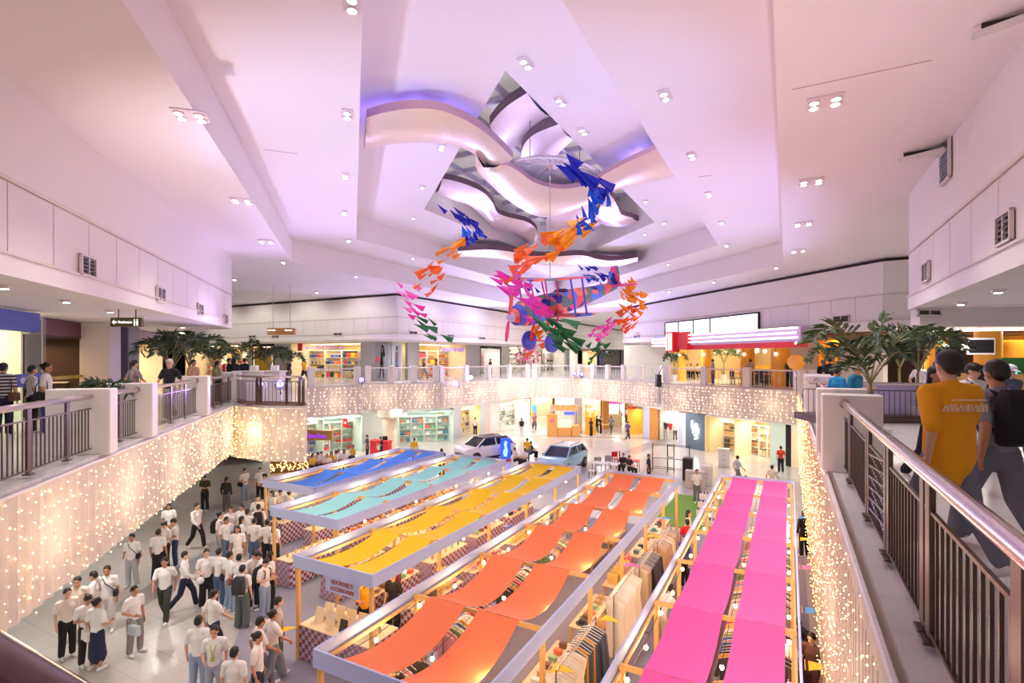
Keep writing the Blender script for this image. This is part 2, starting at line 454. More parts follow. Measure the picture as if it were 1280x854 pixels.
# left side
def Lp(s): return L0 + dL * s - nL * -.14          # s metres along the left edge
def rl(px):                                       # s for a pixel column on the left rail plane
    p = ray_line(px, 500, Lp(0), Lp(10)); p.z = 0
    return (p - Lp(0)).dot(dL)
s_ = {k: rl(k) for k in (112, 136, 171, 243, 288)}
sa, sb, sc_, sd = rl(119), rl(175), rl(248), rl(291)
railing(Lp(sa - 6.2), Lp(sa - .15), 'brown balustrade nearest on the left walkway', posts=[.4, 1.7, 3.0, 4.1, 5.2], hi=False)
railing(Lp(sa + .2), Lp(sb - .2), 'short brown balustrade between the two nearest white piers on the left')
railing(Lp(sb + .2), Lp(sc_ - .2), 'brown balustrade in front of the man in black on the left walkway', posts=[.25, 1.9, 3.1, 4.6])
railing(Lp(sc_ + .2), Lp(sd - .2), 'short brown balustrade between the two farther white piers on the left')
for q in (sa, sb, sc_, sd): pier(Lp(q), math.atan2(nL.y, nL.x) - PI / 2, d=1.0)
# rounded bay
bay = [Lp(sd + .25), V2(-10.1, 19.75), V2(-9.1, 19.45), V2(-7.75, 19.3)]
e = empty('bay_railing', (0, 0, Z2), 0, 'brown railing rounding the bay at the end of the left walkway', 'railing')
MB().tube([p + Vector((0, 0, 1.08)) for p in bay], .045, 10).build('handrail', M_steel, e, smooth=True)
for z, nm in ((.14, 'bottom_bar'), (.9, 'top_bar')): MB().tube([p + Vector((0, 0, z)) for p in bay], .016, 6).build(nm, M_brown, e)
MB().tube([p + Vector((0, 0, .05)) - UU * -.1 for p in bay], .1, 6).build('kerb', mat('wood_kerb', (140, 110, 100), .6), e)
for a, b in zip(bay[:-1], bay[1:]):
    n = max(2, int((b - a).length / .14))
    for i in range(n):
        p = a + (b - a) * (i / n); link('baluster', GR['bal'], e, (p.x, p.y, .02))
for p in (V2(-9.6, 19.6), V2(-9.45, 19.55), V2(-8.4, 19.38), V2(-7.75, 19.3), V2(-7.9, 19.31)): link('post', GR[('post', False)], e, (p.x, p.y, 0), head_of(bay[1], bay[2]))
# far railings with white posts
def far_rail(a, b, label, nposts, inset=.2, glass=True):
    d = (b - a).normalized(); n = Vector((-d.y, d.x, 0))
    if n.dot(a) < 0: n = -n
    a2, b2 = a + n * inset, b + n * inset
    L = (b - a).length; rz = head_of(a, b)
    a2 = a2 + d * .28; L -= .56
    e = empty('guard_rail', (a2.x, a2.y, Z2), rz, label, 'railing')
    MB().tube([(0, 0, 1.05), (L, 0, 1.05)], .04, 8).build('handrail', M_white, e, smooth=True)
    MB().box((L / 2, 0, .1), (L, .03, .03)).build('bottom_bar', M_grey, e)
    pm = MB().rbox((0, 0, .6), (.42, .3, 1.2), .02).mesh('pillar', M_pier)
    for i in range(nposts + 1): link('pillar', pm, e, (L * i / nposts, 0, 0))
    nb = min(99, int(L / .3)); bm_ = MB().box((0, 0, .57), (.02, .02, .92)).mesh('baluster', M_grey)
    for i in range(nb): link('baluster', bm_, e, (L * (i + .5) / nb, 0, 0))
far_rail(A0, A1, 'white railing along the walkway below the toy shop', 1)
far_rail(B0, B1, 'white railing in front of the fashion posters on the far left walkway', 3)
far_rail(B1, B2, 'white railing along the far left walkway up to the flower display', 4)
far_rail(B2, C0, 'white railing at the far middle of the upper walkway', 1)
far_rail(C0, C1, 'white railing along the far right walkway by the corridor', 5)
far_rail(D0, r1, 'white railing in front of the neon lit diner', 3)
# ================================================================ LIGHT CURTAINS
def voile(name, rgb):
    m = bpy.data.materials.new(name); m.use_nodes = True; nt = m.node_tree
    b = nt.nodes['Principled BSDF']; b.inputs['Base Color'].default_value = lin(rgb) + (1,); b.inputs['Roughness'].default_value = .8
    tl = nt.nodes.new('ShaderNodeBsdfTranslucent'); tl.inputs[0].default_value = lin(rgb) + (1,)
    mx = nt.nodes.new('ShaderNodeMixShader'); n = nt.nodes.new('ShaderNodeTexNoise'); n.inputs['Scale'].default_value = 2
    mr = nt.nodes.new('ShaderNodeMapRange'); mr.inputs['To Min'].default_value = .25; mr.inputs['To Max'].default_value = .45
    nt.links.new(n.outputs['Fac'], mr.inputs[0]); nt.links.new(mr.outputs[0], mx.inputs[0])
    nt.links.new(b.outputs[0], mx.inputs[1]); nt.links.new(tl.outputs[0], mx.inputs[2]); nt.links.new(mx.outputs[0], nt.nodes['Material Output'].inputs[0])
    return m
M_voile = voile('cream_voile', (250, 240, 232))
M_fairy = mat('warm_fairy_bulb', (255, 214, 130), .4, emit=14, var=0)
M_fairy_far = mat('pale_fairy_bulb', (255, 232, 190), .4, emit=7, var=0)
M_wire = mat('clear_wire', (225, 200, 170), .5, var=0)
CURT = []
def curtain(pts, zb, label, step=.2, row=.13, r=.014, wl=.28, amp=.035, far=False, strings=True, group=None, off=.07, zt=5.3, density=.8, sheet=True):
    """light curtain along pts hung off the slab edge; void on the left of the path"""
    pts = offset_line(pts, off)
    seg = []; L = 0
    for a, b in zip(pts[:-1], pts[1:]):
        seg.append((L, a, (b - a).normalized(), (b - a).length)); L += (b - a).length
    def pos(s):
        for l0, a, d, n in reversed(seg):
            if s >= l0 - 1e-6: break
        return a + d * (s - l0), Vector((-d.y, d.x, 0))
    e = empty('light_curtain', pts[0] + Vector((0, 0, zb)), 0, label, 'light curtain', group); o = e.location
    if sheet:
        n = max(4, int(L / (wl / 4)))
        def fn(i, j):
            p, nn = pos(i * L); z = zb + (zt - zb) * (1 - j)
            return p + nn * (amp * math.sin(i * L / wl * 2 * PI) * (.4 + .6 * j)) + Vector((0, 0, z)) - o
        nv = 3; mb = MB().sheet(fn, n, nv, .006, axis=tuple(pos(L / 2)[1])); mb.build('voile', M_voile, e, smooth=True)
        MB().tube([p + Vector((0, 0, zt + .02)) - o for p in pts], .025, 6).build('hanging_rod', M_white, e)
    b = MB(); wr = MB(); s = step * .5
    while s < L:
        p, nn = pos(s); p = p + nn * (amp + .03) - o
        if strings: wr.add([p + Vector((0, 0, zt)) + nn * .002, p + Vector((.005, 0, zt)), p + Vector((.005, 0, zb + .05)), p + Vector((0, 0, zb + .05)) + nn * .002], [(0, 1, 2, 3)])
        z = zt - (R.random() * row if not far else row * .5)
        while z > zb:
            if R.random() < density:
                q = p + Vector((R.uniform(-.3, .3) * step, 0, z + (R.uniform(-.02, .02) if far else 0))) + nn * .01; rr = r * R.uniform(.6, 1.35)
                b.add([q + Vector(v) * rr for v in ((1, 0, 0), (-1, 0, 0), (0, 1, 0), (0, -1, 0), (0, 0, 1), (0, 0, -1))], [(0, 2, 4), (2, 1, 4), (1, 3, 4), (3, 0, 4), (2, 0, 5), (1, 2, 5), (3, 1, 5), (0, 3, 5)])
            z -= row * (1 if far else R.uniform(.6, 1.4))
        s += step * R.uniform(.8, 1.2)
    tag(b.build('bulbs', M_fairy_far if far else M_fairy, e), kind='stuff')
    if strings: tag(wr.build('strings', M_wire, e), kind='stuff')
    CURT.append((pts, zb))
    return e
curtain([r0 + UU * -.0, UV(31.6, .61)], 2.1, 'tall curtain of dense golden fairy lights hanging below the near right balustrade', .19, .14, .0075, density=.8)
curtain([L1, L0][::1], 3.55, 'long pleated cream curtain sprinkled with fairy lights below the left walkway', .2, .17, .012)
curtain([L2 + V2(.02, .0), V2(-9.2, 19.33), L1 + V2(0, -.02)], 3.35, 'cream fairy light curtain wrapping the rounded bay of the left walkway', .22, .2, .016, far=False, density=.85)
curtain([A1, A0], 3.45, 'fairy light curtain on the far left step of the balcony below the toy shop', .32, .22, .019, .5, .018, far=True, strings=False, density=.95)
curtain([B1, B0], 3.5, 'fairy light curtain below the fashion posters, facing the camera', .32, .22, .019, .5, .018, far=True, strings=False, density=.95)
curtain([B2, B1], 3.55, 'fairy light curtain slanting away on the far left side of the void', .34, .24, .021, .5, .018, far=True, strings=False, density=.95)
curtain([C0, B2], 3.55, 'short fairy light curtain at the far middle of the void', .34, .24, .022, .5, .018, far=True, strings=False, density=.95)
curtain([C1, C0], 3.55, 'fairy light curtain slanting on the far right side up to the corner speaker', .34, .24, .021, .5, .018, far=True, strings=False, density=.95)
curtain([r1, D0], 3.5, 'fairy light curtain below the neon lit diner on the right', .28, .2, .019, .5, .018, far=True, strings=False, density=.95)
# ================================================================ MARKET STALLS
M_wood = mat('pine_wood', (228, 178, 112), .55, var=.12, scale=6)
M_fasc = mat('periwinkle_board', (190, 202, 250), .6, var=.07, scale=5)
M_bulb = mat('market_bulb', (255, 226, 170), .3, emit=18, var=0)
M_cord = mat('black_cord', (40, 36, 34), .6)
M_check = two_tone('brown_lavender_check', (150, 70, 48), (205, 195, 232), 'checker', 9.5, .7)
CLOTH = {k: mat(k + '_canopy', c, .8, var=.04, scale=2) for k, c in dict(blue=(84, 150, 255), mint=(160, 234, 226), yellow=(255, 206, 20), orange=(243, 126, 78), pink=(248, 90, 172)).items()}
M_counter = mat('counter_top', (236, 214, 178), .5, var=.06)
STALL = {}
def stall(color, u0, u1, v0, v1, bays, strips, label, sag=.24, posts=(True, True)):
    W, L = v1 - v0, u1 - u0
    e = empty('market_stall', UV(u0, v0), ROT_U, label, 'stall'); STALL[color] = e
    ys = [L * i / bays for i in range(bays + 1)]
    pm = MB().rbox((0, 0, 1.19), (.085, .085, 2.38), .008).mesh('post', M_wood)
    for y in ys:
        yy = min(max(y, .06), L - .06)
        for x in (.08, W - .08): link('post', pm, e, (x, yy, 0))
        MB().rbox((W / 2, yy, 2.36), (W - .1, .05, .09), .006).build('cross_beam', M_wood, e)
    fz, fh = 2.36, .3
    for x in (0, W): MB().rbox((x, L / 2, fz), (.035, L, fh), .006).build('fascia_board', M_fasc, e)
    for y in (0, L): MB().rbox((W / 2, y, fz), (W + .035, .035, fh), .006).build('fascia_board', M_fasc, e)
    for x in (.06, W - .06): MB().rbox((x, L / 2, 2.27), (.04, L - .1, .07), .004).build('top_rail', M_wood, e)
    for i in range(bays):
        for (xa, xb) in strips:
            a, b = ys[i] + .01, ys[i + 1] - .01; sg = sag * R.uniform(.85, 1.15); k = R.uniform(-.02, .02)
            fn = lambda s, t: (xa + (xb - xa) * s, a + (b - a) * t, 2.42 - sg * 4 * t * (1 - t) * (1 - .12 * math.cos(s * PI)) + k * math.sin(s * 7) * t * (1 - t))
            MB().sheet(fn, 6, 14, .006).build('canopy_strip', CLOTH[color], e, smooth=True)
    bm_ = MB().lathe((0, 0, -.11), [(.004, 0), (.03, .02), (.036, .045), (.026, .075), (.014, .09)], 10); bm_.cur = 1; bm_.cyl((0, 0, -.025), .016, .05, 8)
    me = bm_.mesh('light_bulb', [M_bulb, M_cord], True)
    cd = MB()
    for x in (.16, W - .16, strips[0][1] + (strips[1][0] - strips[0][1]) / 2):
        pts = []
        for i in range(bays * 2 + 1):
            y = L * i / (bays * 2); z = 2.26 - (.09 if i % 2 else 0); pts.append((x, y, z))
            if 0 < i < bays * 2 and not (x > .2 and x < W - .2 and i % 2 == 0): link('light_bulb', me, e, (x, y, z - .02))
        cd.tube(pts, .006, 5)
    cd.build('light_cord', M_cord, e)
    return e
stall('blue', 13.2, 21.2, -17.9, -15.1, 3, ((.45, 1.3), (1.55, 2.4)), 'market stall row with sagging blue canopy strips, farthest to the left')
stall('mint', 10.9, 21.0, -14.4, -11.5, 4, ((.45, 1.3), (1.6, 2.45)), 'market stall row with pale mint canopy strips')
stall('yellow', 8.5, 21.2, -10.4, -7.93, 5, ((.35, 1.1), (1.4, 2.15)), 'market stall row with yellow canopy strips and checked counter', .2)
stall('orange', 5.9, 21.0, -6.75, -3.78, 6, ((.42, 1.26), (1.56, 2.42)), 'market stall row with orange canopy strips in the middle', .3)
stall('pink', 5.6, 22.4, -2.38, .17, 7, ((.42, 1.3), (1.52, 2.33)), 'market stall row with hot pink canopy strips on the right', .12)
# pennants clipped to posts
def pennant(color, u, v, z, label, ang=0, size=.42):
    m = mat(color + '_pennant', dict(yellow=(250, 200, 20), pink=(245, 110, 180), blue=(70, 150, 220), violet=(90, 90, 210), green=(110, 200, 140))[color], .7)
    p = UV(u, v, z); e = empty('pennant', p, ROT_U + ang, label, 'pennant')
    MB().sheet(lambda s, t: (size * t, (s - .5) * size * .75 * (1 - t), .03 * math.sin(t * 3)), 4, 6, .008).build('flag', m, e)
    MB().tube([(-.05, -size * .4, 0), (-.05, size * .4, 0)], .01, 6).build('rod', M_wood, e)
for a in (('yellow', 7.9, -10.2, 1.0, 'yellow pennant low at the front corner between the yellow and orange stalls', .9), ('yellow', 8.4, -3.66, 1.75, 'yellow pennant on the orange stall post above the tan trousers', .1), ('yellow', 11.0, -3.6, 1.5, 'yellow pennant beside the cream dresses rack', -.2),
          ('pink', 13.0, -3.66, 1.95, 'pink pennant on the orange stall above white dresses', .0), ('blue', 17.3, -3.66, 1.95, 'blue pennant on the orange stall toward its far end', .0), ('yellow', 15.4, -3.66, 1.95, 'yellow pennant on the orange stall above the dark jackets', 0),
          ('violet', 14.2, -7.8, 1.95, 'violet pennant on the yellow stall above the aisle', 0), ('yellow', 10.8, -7.8, 1.85, 'yellow pennant on the near right post of the yellow stall', 0), ('blue', 19.5, .3, 1.95, 'blue pennant on the pink stall near its far end', 0), ('yellow', 17.2, .3, 1.95, 'yellow pennant on the right side of the pink stall', 0),
          ('pink', 14.9, .3, 1.95, 'pink pennant on the right side of the pink stall', 0), ('blue', 12.4, .3, 1.95, 'blue pennant on the right side of the pink stall above a shopper', 0), ('yellow', 10.2, .3, 1.95, 'yellow pennant on the right side of the pink stall, nearest', 0)):
    pennant(*a)
# counters, racks and goods
def counter(u, v, du, dv, label, cloth=True, h=.85):
    e = empty('counter', UV(u, v), ROT_U, label, 'counter')
    MB().rbox((dv / 2, du / 2, h - .02), (dv, du, .04), .008).build('top', M_counter, e)
    sk = MB()
    if cloth:
        for c, d in (((dv / 2, 0.01, h / 2), (dv, .02, h - .06)), ((dv / 2, du - .01, h / 2), (dv, .02, h - .06)), ((.01, du / 2, h / 2), (.02, du, h - .06)), ((dv - .01, du / 2, h / 2), (.02, du, h - .06))): sk.box(c, d)
        sk.build('checked_cloth', M_check, e)
    else:
        for x in (.05, dv - .05):
            for y in (.05, du - .05): MB().rbox((x, y, (h - .04) / 2), (.05, .05, h - .04), .005).build('leg', M_wood, e)
        MB().rbox((dv / 2, du / 2, .25), (dv - .1, du - .1, .03), .005).build('lower_shelf', M_wood, e)
    return e
G = {}
def goods_protos():
    def hat(): return MB().lathe((0, 0, 0), [(.15, 0), (.155, .008), (.085, .015), (.08, .09), (.05, .11), (.002, .115)], 14)
    def box(): return MB().rbox((0, 0, .05), (.16, .11, .1), .008).rbox((0, 0, .1), (.17, .12, .03), .006)
    def frame():
        b = MB(); M = Matrix.Rotation(-.25, 3, 'X')
        b.box((0, 0, .13), (.2, .012, .26), M=M); b.cur = 0
        for s in (-1, 1): b.box(M @ Vector((s * .1, 0, 0)) + Vector((0, 0, .13)), (.014, .022, .27), M=M); b.box(M @ Vector((0, 0, s * .13)) + Vector((0, 0, .13)), (.21, .022, .014), M=M)
        return b.box((0, .07, .07), (.02, .12, .01), M=Matrix.Rotation(.9, 3, 'X'))
    def basket(): return MB().lathe((0, 0, 0), [(.08, 0), (.13, .09), (.135, .1), (.12, .1), (.075, .02), (.001, .02)], 14).tube([(.12 * math.cos(a), 0, .1 + .12 * math.sin(a)) for a in [PI * i / 8 for i in range(9)]], .008, 6)
    def tote():
        b = MB().loft([[Vector((sx * w, sy * d, z)) for sx, sy in ((-1, -1), (1, -1), (1, 1), (-1, 1))] for w, d, z in ((.13, .05, 0), (.16, .06, .1), (.16, .045, .24), (.15, .02, .27))])
        for y in (-.02, .02): b.tube([(-.08, y, .26), (-.05, y, .38), (.05, y, .38), (.08, y, .26)], .008, 6)
        return b
    def folded(): 
        b = MB()
        for i in range(3): b.rbox((R.uniform(-.01, .01), R.uniform(-.01, .01), .02 + i * .04), (.26, .2, .038), .015)
        return b
    def bottle(): return MB().lathe((0, 0, 0), [(.03, 0), (.034, .01), (.034, .12), (.014, .16), (.014, .19), (.001, .195)], 12)
    def card(): 
        b = MB(); 
        return b.box((0, 0, .16), (.28, .012, .32), M=Matrix.Rotation(-.3, 3, 'X')).box((0, .08, .1), (.2, .01, .22), M=Matrix.Rotation(.5, 3, 'X'))
    def slipper():
        return MB().loft([[Vector((x * w + .0, y, z)) for x, z in ((-1, 0), (1, 0), (1, h), (-1, h))] for y, w, h in ((-.13, .025, .02), (-.1, .04, .022), (0, .032, .022), (.1, .042, .05), (.13, .02, .045))])
    for n, f in dict(sun_hat=hat, gift_box=box, picture_frame=frame, basket=basket, tote_bag=tote, folded_shirts=folded, bottle=bottle, display_card=card, slipper=slipper).items(): G[n] = f()
goods_protos()
PAL = [(232, 120, 90), (245, 205, 120), (240, 235, 225), (120, 90, 70), (90, 140, 160), (210, 90, 130), (60, 60, 70), (190, 160, 120), (150, 190, 150), (235, 180, 190)]
GM = {}
def good(kind, p, rz, label, cat, group, col=None):
    c = col or R.choice(PAL); key = (kind, c)
    if key not in GM: GM[key] = G[kind].mesh(kind, mat('goods_%d_%d_%d' % c, c, .6, var=.08, scale=8), True)
    o = link(kind, GM[key], None, p, rz); return tag(o, label, cat, group)
def lay(kind, u0, u1, v0, v1, z, nu, nv, label, cat, group, cols=None, rz=0):
    for i in range(nu):
        for j in range(nv):
            u = u0 + (u1 - u0) * (i + .5) / nu; v = v0 + (v1 - v0) * (j + .5) / nv
            good(kind, UV(u, v, z), ROT_U + rz + R.uniform(-.2, .2), label, cat, group, R.choice(cols) if cols else None)
# yellow stall : jewellery counter at its front, checked cloth
counter(8.55, -10.3, 1.0, 2.2, 'front counter of the yellow stall skirted with brown and lavender checked cloth')
lay('display_card', 8.75, 9.3, -10.15, -8.3, .85, 2, 5, 'cream jewellery display card on the yellow stall front counter', 'display card', 'display cards on the yellow front counter', [(246, 226, 190), (250, 236, 210)])
good('picture_frame', UV(8.8, -9.1, .85), ROT_U, 'dark double picture frame standing on the yellow stall front counter', 'frame', None, (60, 50, 40))
for k, (u, n) in enumerate(((10.4, 'second'), (13.0, 'third'), (15.6, 'fourth'), (18.2, 'fifth'))):
    counter(u, -8.75, 2.0, .6, 'counter on the aisle side of the yellow stall, %s from the front' % n)
    lay(['basket', 'gift_box', 'sun_hat', 'tote_bag'][k], u + .1, u + 1.9, -8.7, -8.2, .85, 6, 2, ['small basket', 'small box', 'straw sun hat', 'cloth bag'][k] + ' on the %s aisle counter of the yellow stall' % n, ['basket', 'box', 'hat', 'bag'][k], 'goods on the %s yellow counter' % n, None if k != 2 else [(240, 200, 120)])
    counter(u, -10.3, 2.0, .6, 'counter on the far side of the yellow stall, %s from the front' % n)
    lay(['folded_shirts', 'bottle', 'gift_box', 'basket'][k], u + .1, u + 1.9, -10.2, -9.8, .85, 5, 2, ['folded shirt pile', 'small bottle', 'gift box', 'round basket'][k] + ' on the %s far side counter of the yellow stall' % n, ['clothes', 'bottle', 'box', 'basket'][k], 'far side goods on the %s yellow counter' % n)
# mint stall
for k, (u, n) in enumerate(((11.0, 'front'), (13.5, 'second'), (16.0, 'third'), (18.5, 'last'))):
    counter(u, -14.3 if k else -14.3, 2.1, .65, '%s counter on the left side of the mint stall' % n)
    counter(u, -12.3, 2.1, .65, '%s counter on the right side of the mint stall' % n)
    for v, sd in ((-14.2, 'left'), (-12.2, 'right')):
        kd, nm, ct = (('basket', 'snack basket', 'basket'), ('bottle', 'jar', 'jar'), ('gift_box', 'food box', 'box'), ('sun_hat', 'round hat', 'hat'))[(k + (sd == 'left')) % 4]
        lay(kd, u + .1, u + 2, v, v + .5, .85, 6, 2, '%s on the %s %s counter of the mint stall' % (nm, n, sd), ct, '%ss on the %s %s mint counter' % (nm, n, sd), [(240, 180, 70), (250, 210, 120), (220, 120, 60), (200, 150, 90)])
for k, (u, n) in enumerate(((13.4, 'front'), (16.0, 'second'), (18.6, 'last'))):
    counter(u, -17.8, 2.1, .7, '%s counter of the blue stall on its outer side' % n); counter(u, -15.9, 2.1, .65, '%s counter of the blue stall on its mint side' % n)
    lay('gift_box', u + .1, u + 2, -17.7, -17.2, .85, 5, 2, 'small parcel on the %s outer counter of the blue stall' % n, 'box', 'parcels on the %s blue counter' % n)
# stall name board
e = empty('name_board', UV(8.62, -8.95, 1.98), ROT_U, 'periwinkle board with brown lettering hanging at the front of the yellow stall', 'sign')
MB().rbox((0, 0, 0), (1.05, .03, .36), .006).build('board', M_fasc, e)
M_letter = mat('brick_letter', (176, 92, 78), .6)
text_mesh('lettering', "ADORNEL'S", .13, M_letter, e, (0, -.017, .07), bold=.004); text_mesh('lettering', "ACCESSORIES", .12, M_letter, e, (0, -.017, -.08), bold=.004)
for x in (-.45, .45): MB().tube([(x, 0, .18), (x, 0, .3)], .006, 5).build('hook', M_cord, e)
# ---------------------------------------------------------------- clothes racks
GARM = {}
def garment_mesh(kind):
    """garment hanging, bar along local y, seen edge-on as a thin slab; local x is the shoulder direction"""
    if kind in GARM: return GARM[kind]
    prof = dict(dress=[(.2, 0, .02), (.19, -.06, .03), (.15, -.3, .035), (.19, -.6, .05), (.23, -1.0, .055)], shirt=[(.2, 0, .02), (.22, -.06, .03), (.21, -.35, .04), (.21, -.66, .035)],
                jacket=[(.21, 0, .03), (.24, -.07, .045), (.23, -.4, .05), (.23, -.85, .045)], trousers=[(.16, 0, .03), (.17, -.08, .035), (.18, -.5, .03), (.17, -1.0, .025)])[kind]
    rings = []
    for w, z, d in [(.05, .05, .012)] + prof:
        rings.append([Vector((math.cos(a) * w, math.copysign(abs(math.sin(a)) ** .7, math.sin(a)) * d * (1 + .35 * math.sin(5 * a)), z)) for a in [2 * PI * i / 14 for i in range(14)]])
    b = MB().loft(rings)
    if kind in ('shirt', 'jacket'):
        L = .3 if kind == 'shirt' else .62
        for s in (-1, 1): b.cap((s * .2, 0, -.04), (s * .27, 0, -.04 - L), .035, .04, 8)
    hg = MB().tube([(-.2, 0, .0), (0, 0, .07), (.2, 0, .0)], .007, 5).tube([(0, 0, .07), (0, 0, .12), (.03, 0, .15), (.0, 0, .175), (-.025, 0, .155)], .005, 5)
    GARM[kind] = b; GARM['hanger'] = hg
    return b
GMM = {}
def garment(kind, loc, rz, col, label, group):
    key = (kind, col)
    if key not in GMM:
        GMM[key] = garment_mesh(kind).mesh(kind, mat('fabric_%d_%d_%d' % col, col, .85, var=.06, scale=5), True)
    if 'hanger' not in GMM: GMM['hanger'] = GARM['hanger'].mesh('hanger', M_white)
    o = link('hanging_' + kind, GMM[key], None, loc, rz); tag(o, label, {'dress': 'dress', 'shirt': 'shirt', 'jacket': 'jacket', 'trousers': 'trousers'}[kind], group)
    link('hanger', GMM['hanger'], o)
    if 'aisle' in label: o.scale = (1.2, 1.15, 1.22)
    return o
def rack(u, v, L, h, where, mix, dv=0, sp=.085, across=False):
    """clothes rack along u (or across, along v)"""
    rz = ROT_U - (PI / 2 if across else 0)
    e = empty('clothes_rack', UV(u, v), rz, 'metal rack ' + where, 'clothes rack')
    MB().tube([(0, 0, h), (0, L, h)], .014, 8).build('hanging_bar', M_steel, e)
    for y in (0, L):
        MB().tube([(0, y, .05), (0, y, h)], .016, 8).build('upright', M_steel, e)
        MB().tube([(-.25, y, .04), (.25, y, .04)], .016, 8).build('foot', M_steel, e)
    MB().tube([(0, 0, .12), (0, L, .12)], .012, 8).build('lower_bar', M_steel, e)
    Mx = Matrix.Rotation(rz, 3, 'Z'); n = int((L - .1) / sp); tot = sum(m[2] for m in mix); acc = 0; i = 0
    for kind, cols, share, lab in mix:
        k = round(n * share / tot)
        for q in range(k):
            y = .08 + i * sp; i += 1
            if y > L - .05: break
            p = Mx @ Vector((0, y, h - (.2 if 'aisle' in where else .165))) + UV(u, v)
            garment(kind, p, rz + R.uniform(-.12, .12), R.choice(cols), lab + ' ' + where, lab + ' ' + where)
    return e
CR = [(250, 240, 225), (245, 230, 205), (252, 246, 238)]
DK = [(52, 50, 56), (40, 40, 46), (66, 64, 72)]
TN = [(200, 160, 120), (170, 130, 95), (150, 140, 130), (220, 200, 170)]
MX = [(210, 60, 70), (240, 170, 60), (70, 110, 170), (60, 60, 66), (240, 235, 230), (120, 150, 100), (200, 140, 160)]
rack(8.3, -3.55, 2.1, 1.78, 'in the orange stall aisle, nearest', [('dress', CR, 5, 'cream dress on the rack'), ('trousers', [(225, 150, 50), (90, 110, 80), (80, 90, 110), (160, 110, 70)], 4, 'coloured trousers on the rack'), ('jacket', [(70, 80, 100), (90, 95, 105)], 2, 'blue grey jacket on the rack')], sp=.1)
rack(11.5, -3.5, 1.8, 1.78, 'in the orange stall aisle, second', [('dress', CR, 1, 'white dress on the rack')], sp=.075)
rack(13.6, -3.45, 1.6, 1.75, 'in the orange stall aisle, third', [('trousers', TN, 2, 'tan trousers on the rack'), ('jacket', DK, 4, 'dark jacket on the rack')], sp=.1)
rack(15.5, -3.4, 2.0, 1.75, 'in the orange stall aisle, fourth', [('jacket', TN, 1, 'tan jacket on the rack')], sp=.12)
for k, (u, n) in enumerate(((6.4, 'first'), (8.9, 'second'), (11.4, 'third'), (13.9, 'fourth'))):
    rack(u, -6.36, 1.9, 1.5, 'inside the orange stall, %s bay' % n, [('shirt', MX, 1, 'mixed shirt on the rack')], sp=.13)
for k, (u, n) in enumerate(((16.4, 'fifth'), (18.8, 'last'))):
    counter(u, -6.4, 1.9, .7, 'table in the %s bay of the orange stall' % n, False); lay('folded_shirts', u + .1, u + 1.8, -6.3, -5.8, .85, 5, 2, 'pile of folded shirts in the %s bay of the orange stall' % n, 'clothes', 'folded shirts in the %s orange bay' % n)
for k, (u, n) in enumerate(((6.3, 'front'), (8.9, 'second'), (11.5, 'third'), (14, 'fourth'), (16.5, 'fifth'), (19, 'last'))):
    counter(u, -4.6, 1.9, .5, 'low table on the aisle side of the orange stall, %s bay' % n, False); lay(['tote_bag', 'gift_box', 'sun_hat'][k % 3], u + .1, u + 1.8, -4.55, -4.15, .85, 6, 1, ['cloth tote', 'printed box', 'sun hat'][k % 3] + ' on the low table in the %s bay of the orange stall' % n, ['bag', 'box', 'hat'][k % 3], 'things on the low table, %s orange bay' % n)
for k, (u, n) in enumerate(((6.0, 'first'), (8.4, 'second'), (10.8, 'third'), (13.2, 'fourth'), (15.6, 'fifth'), (18.0, 'sixth'))):
    rack(u, -.98, 1.8, 1.5, 'in the middle of the pink stall, %s bay' % n, [('shirt', MX, 1, 'bright shirt on the rack')], sp=.12)
    if k < 5:
        rack(u + .2, -.08, 1.7, 1.5, 'right in the pink stall, %s bay' % n, [('dress' if k % 2 else 'trousers', [(60, 58, 64), (235, 230, 225), (90, 80, 80), (200, 190, 185)], 1, 'black or white garment on the rack')], sp=.15)
    counter(u + .1, -2.2, 1.7, .5, 'narrow table on the left side of the pink stall, %s bay' % n, False)
    lay(['bottle', 'folded_shirts', 'tote_bag'][k % 3], u + .2, u + 1.7, -2.15, -1.8, .85, 5, 1, ['small bottle', 'folded clothing', 'cloth bag'][k % 3] + ' on the narrow table in the %s bay of the pink stall' % n, ['bottle', 'clothes', 'bag'][k % 3], 'things on the narrow table, %s pink bay' % n)
# shoe stand on green mat between orange and pink
MB_ = MB(); p = UV(17.4, -3.3); MB_.prism([UV(22.7, -5.2), UV(22.7, -2.5), UV(28.2, -2.5), UV(28.2, -5.2)][::-1], .013, .03)
o = MB_.build('green_mat', mat('turf_green', (120, 165, 70), .9, var=.15, scale=30)); tag(o, 'green turf mat on the floor beyond the orange and pink stalls', 'mat')
e = empty('shoe_stand', UV(23.6, -3.5, .03), ROT_U, 'stepped stand of dark slippers on the green mat', 'shoe stand')
for i in range(4): MB().box((.35, .0 + i * .42, .12 + i * .13), (.8, .4, .24 + i * .26)).build('step', M_white, e)
for i in range(4):
    for j in range(6): good('slipper', UV(23.6 + i * .42, -3.5 + .0 + j * .135, .27 + i * .26), ROT_U + .1, 'dark slipper on the stepped stand by the pink stall', 'slipper', 'slippers on the stepped stand', R.choice([(40, 44, 60), (60, 60, 70), (70, 90, 130)]))

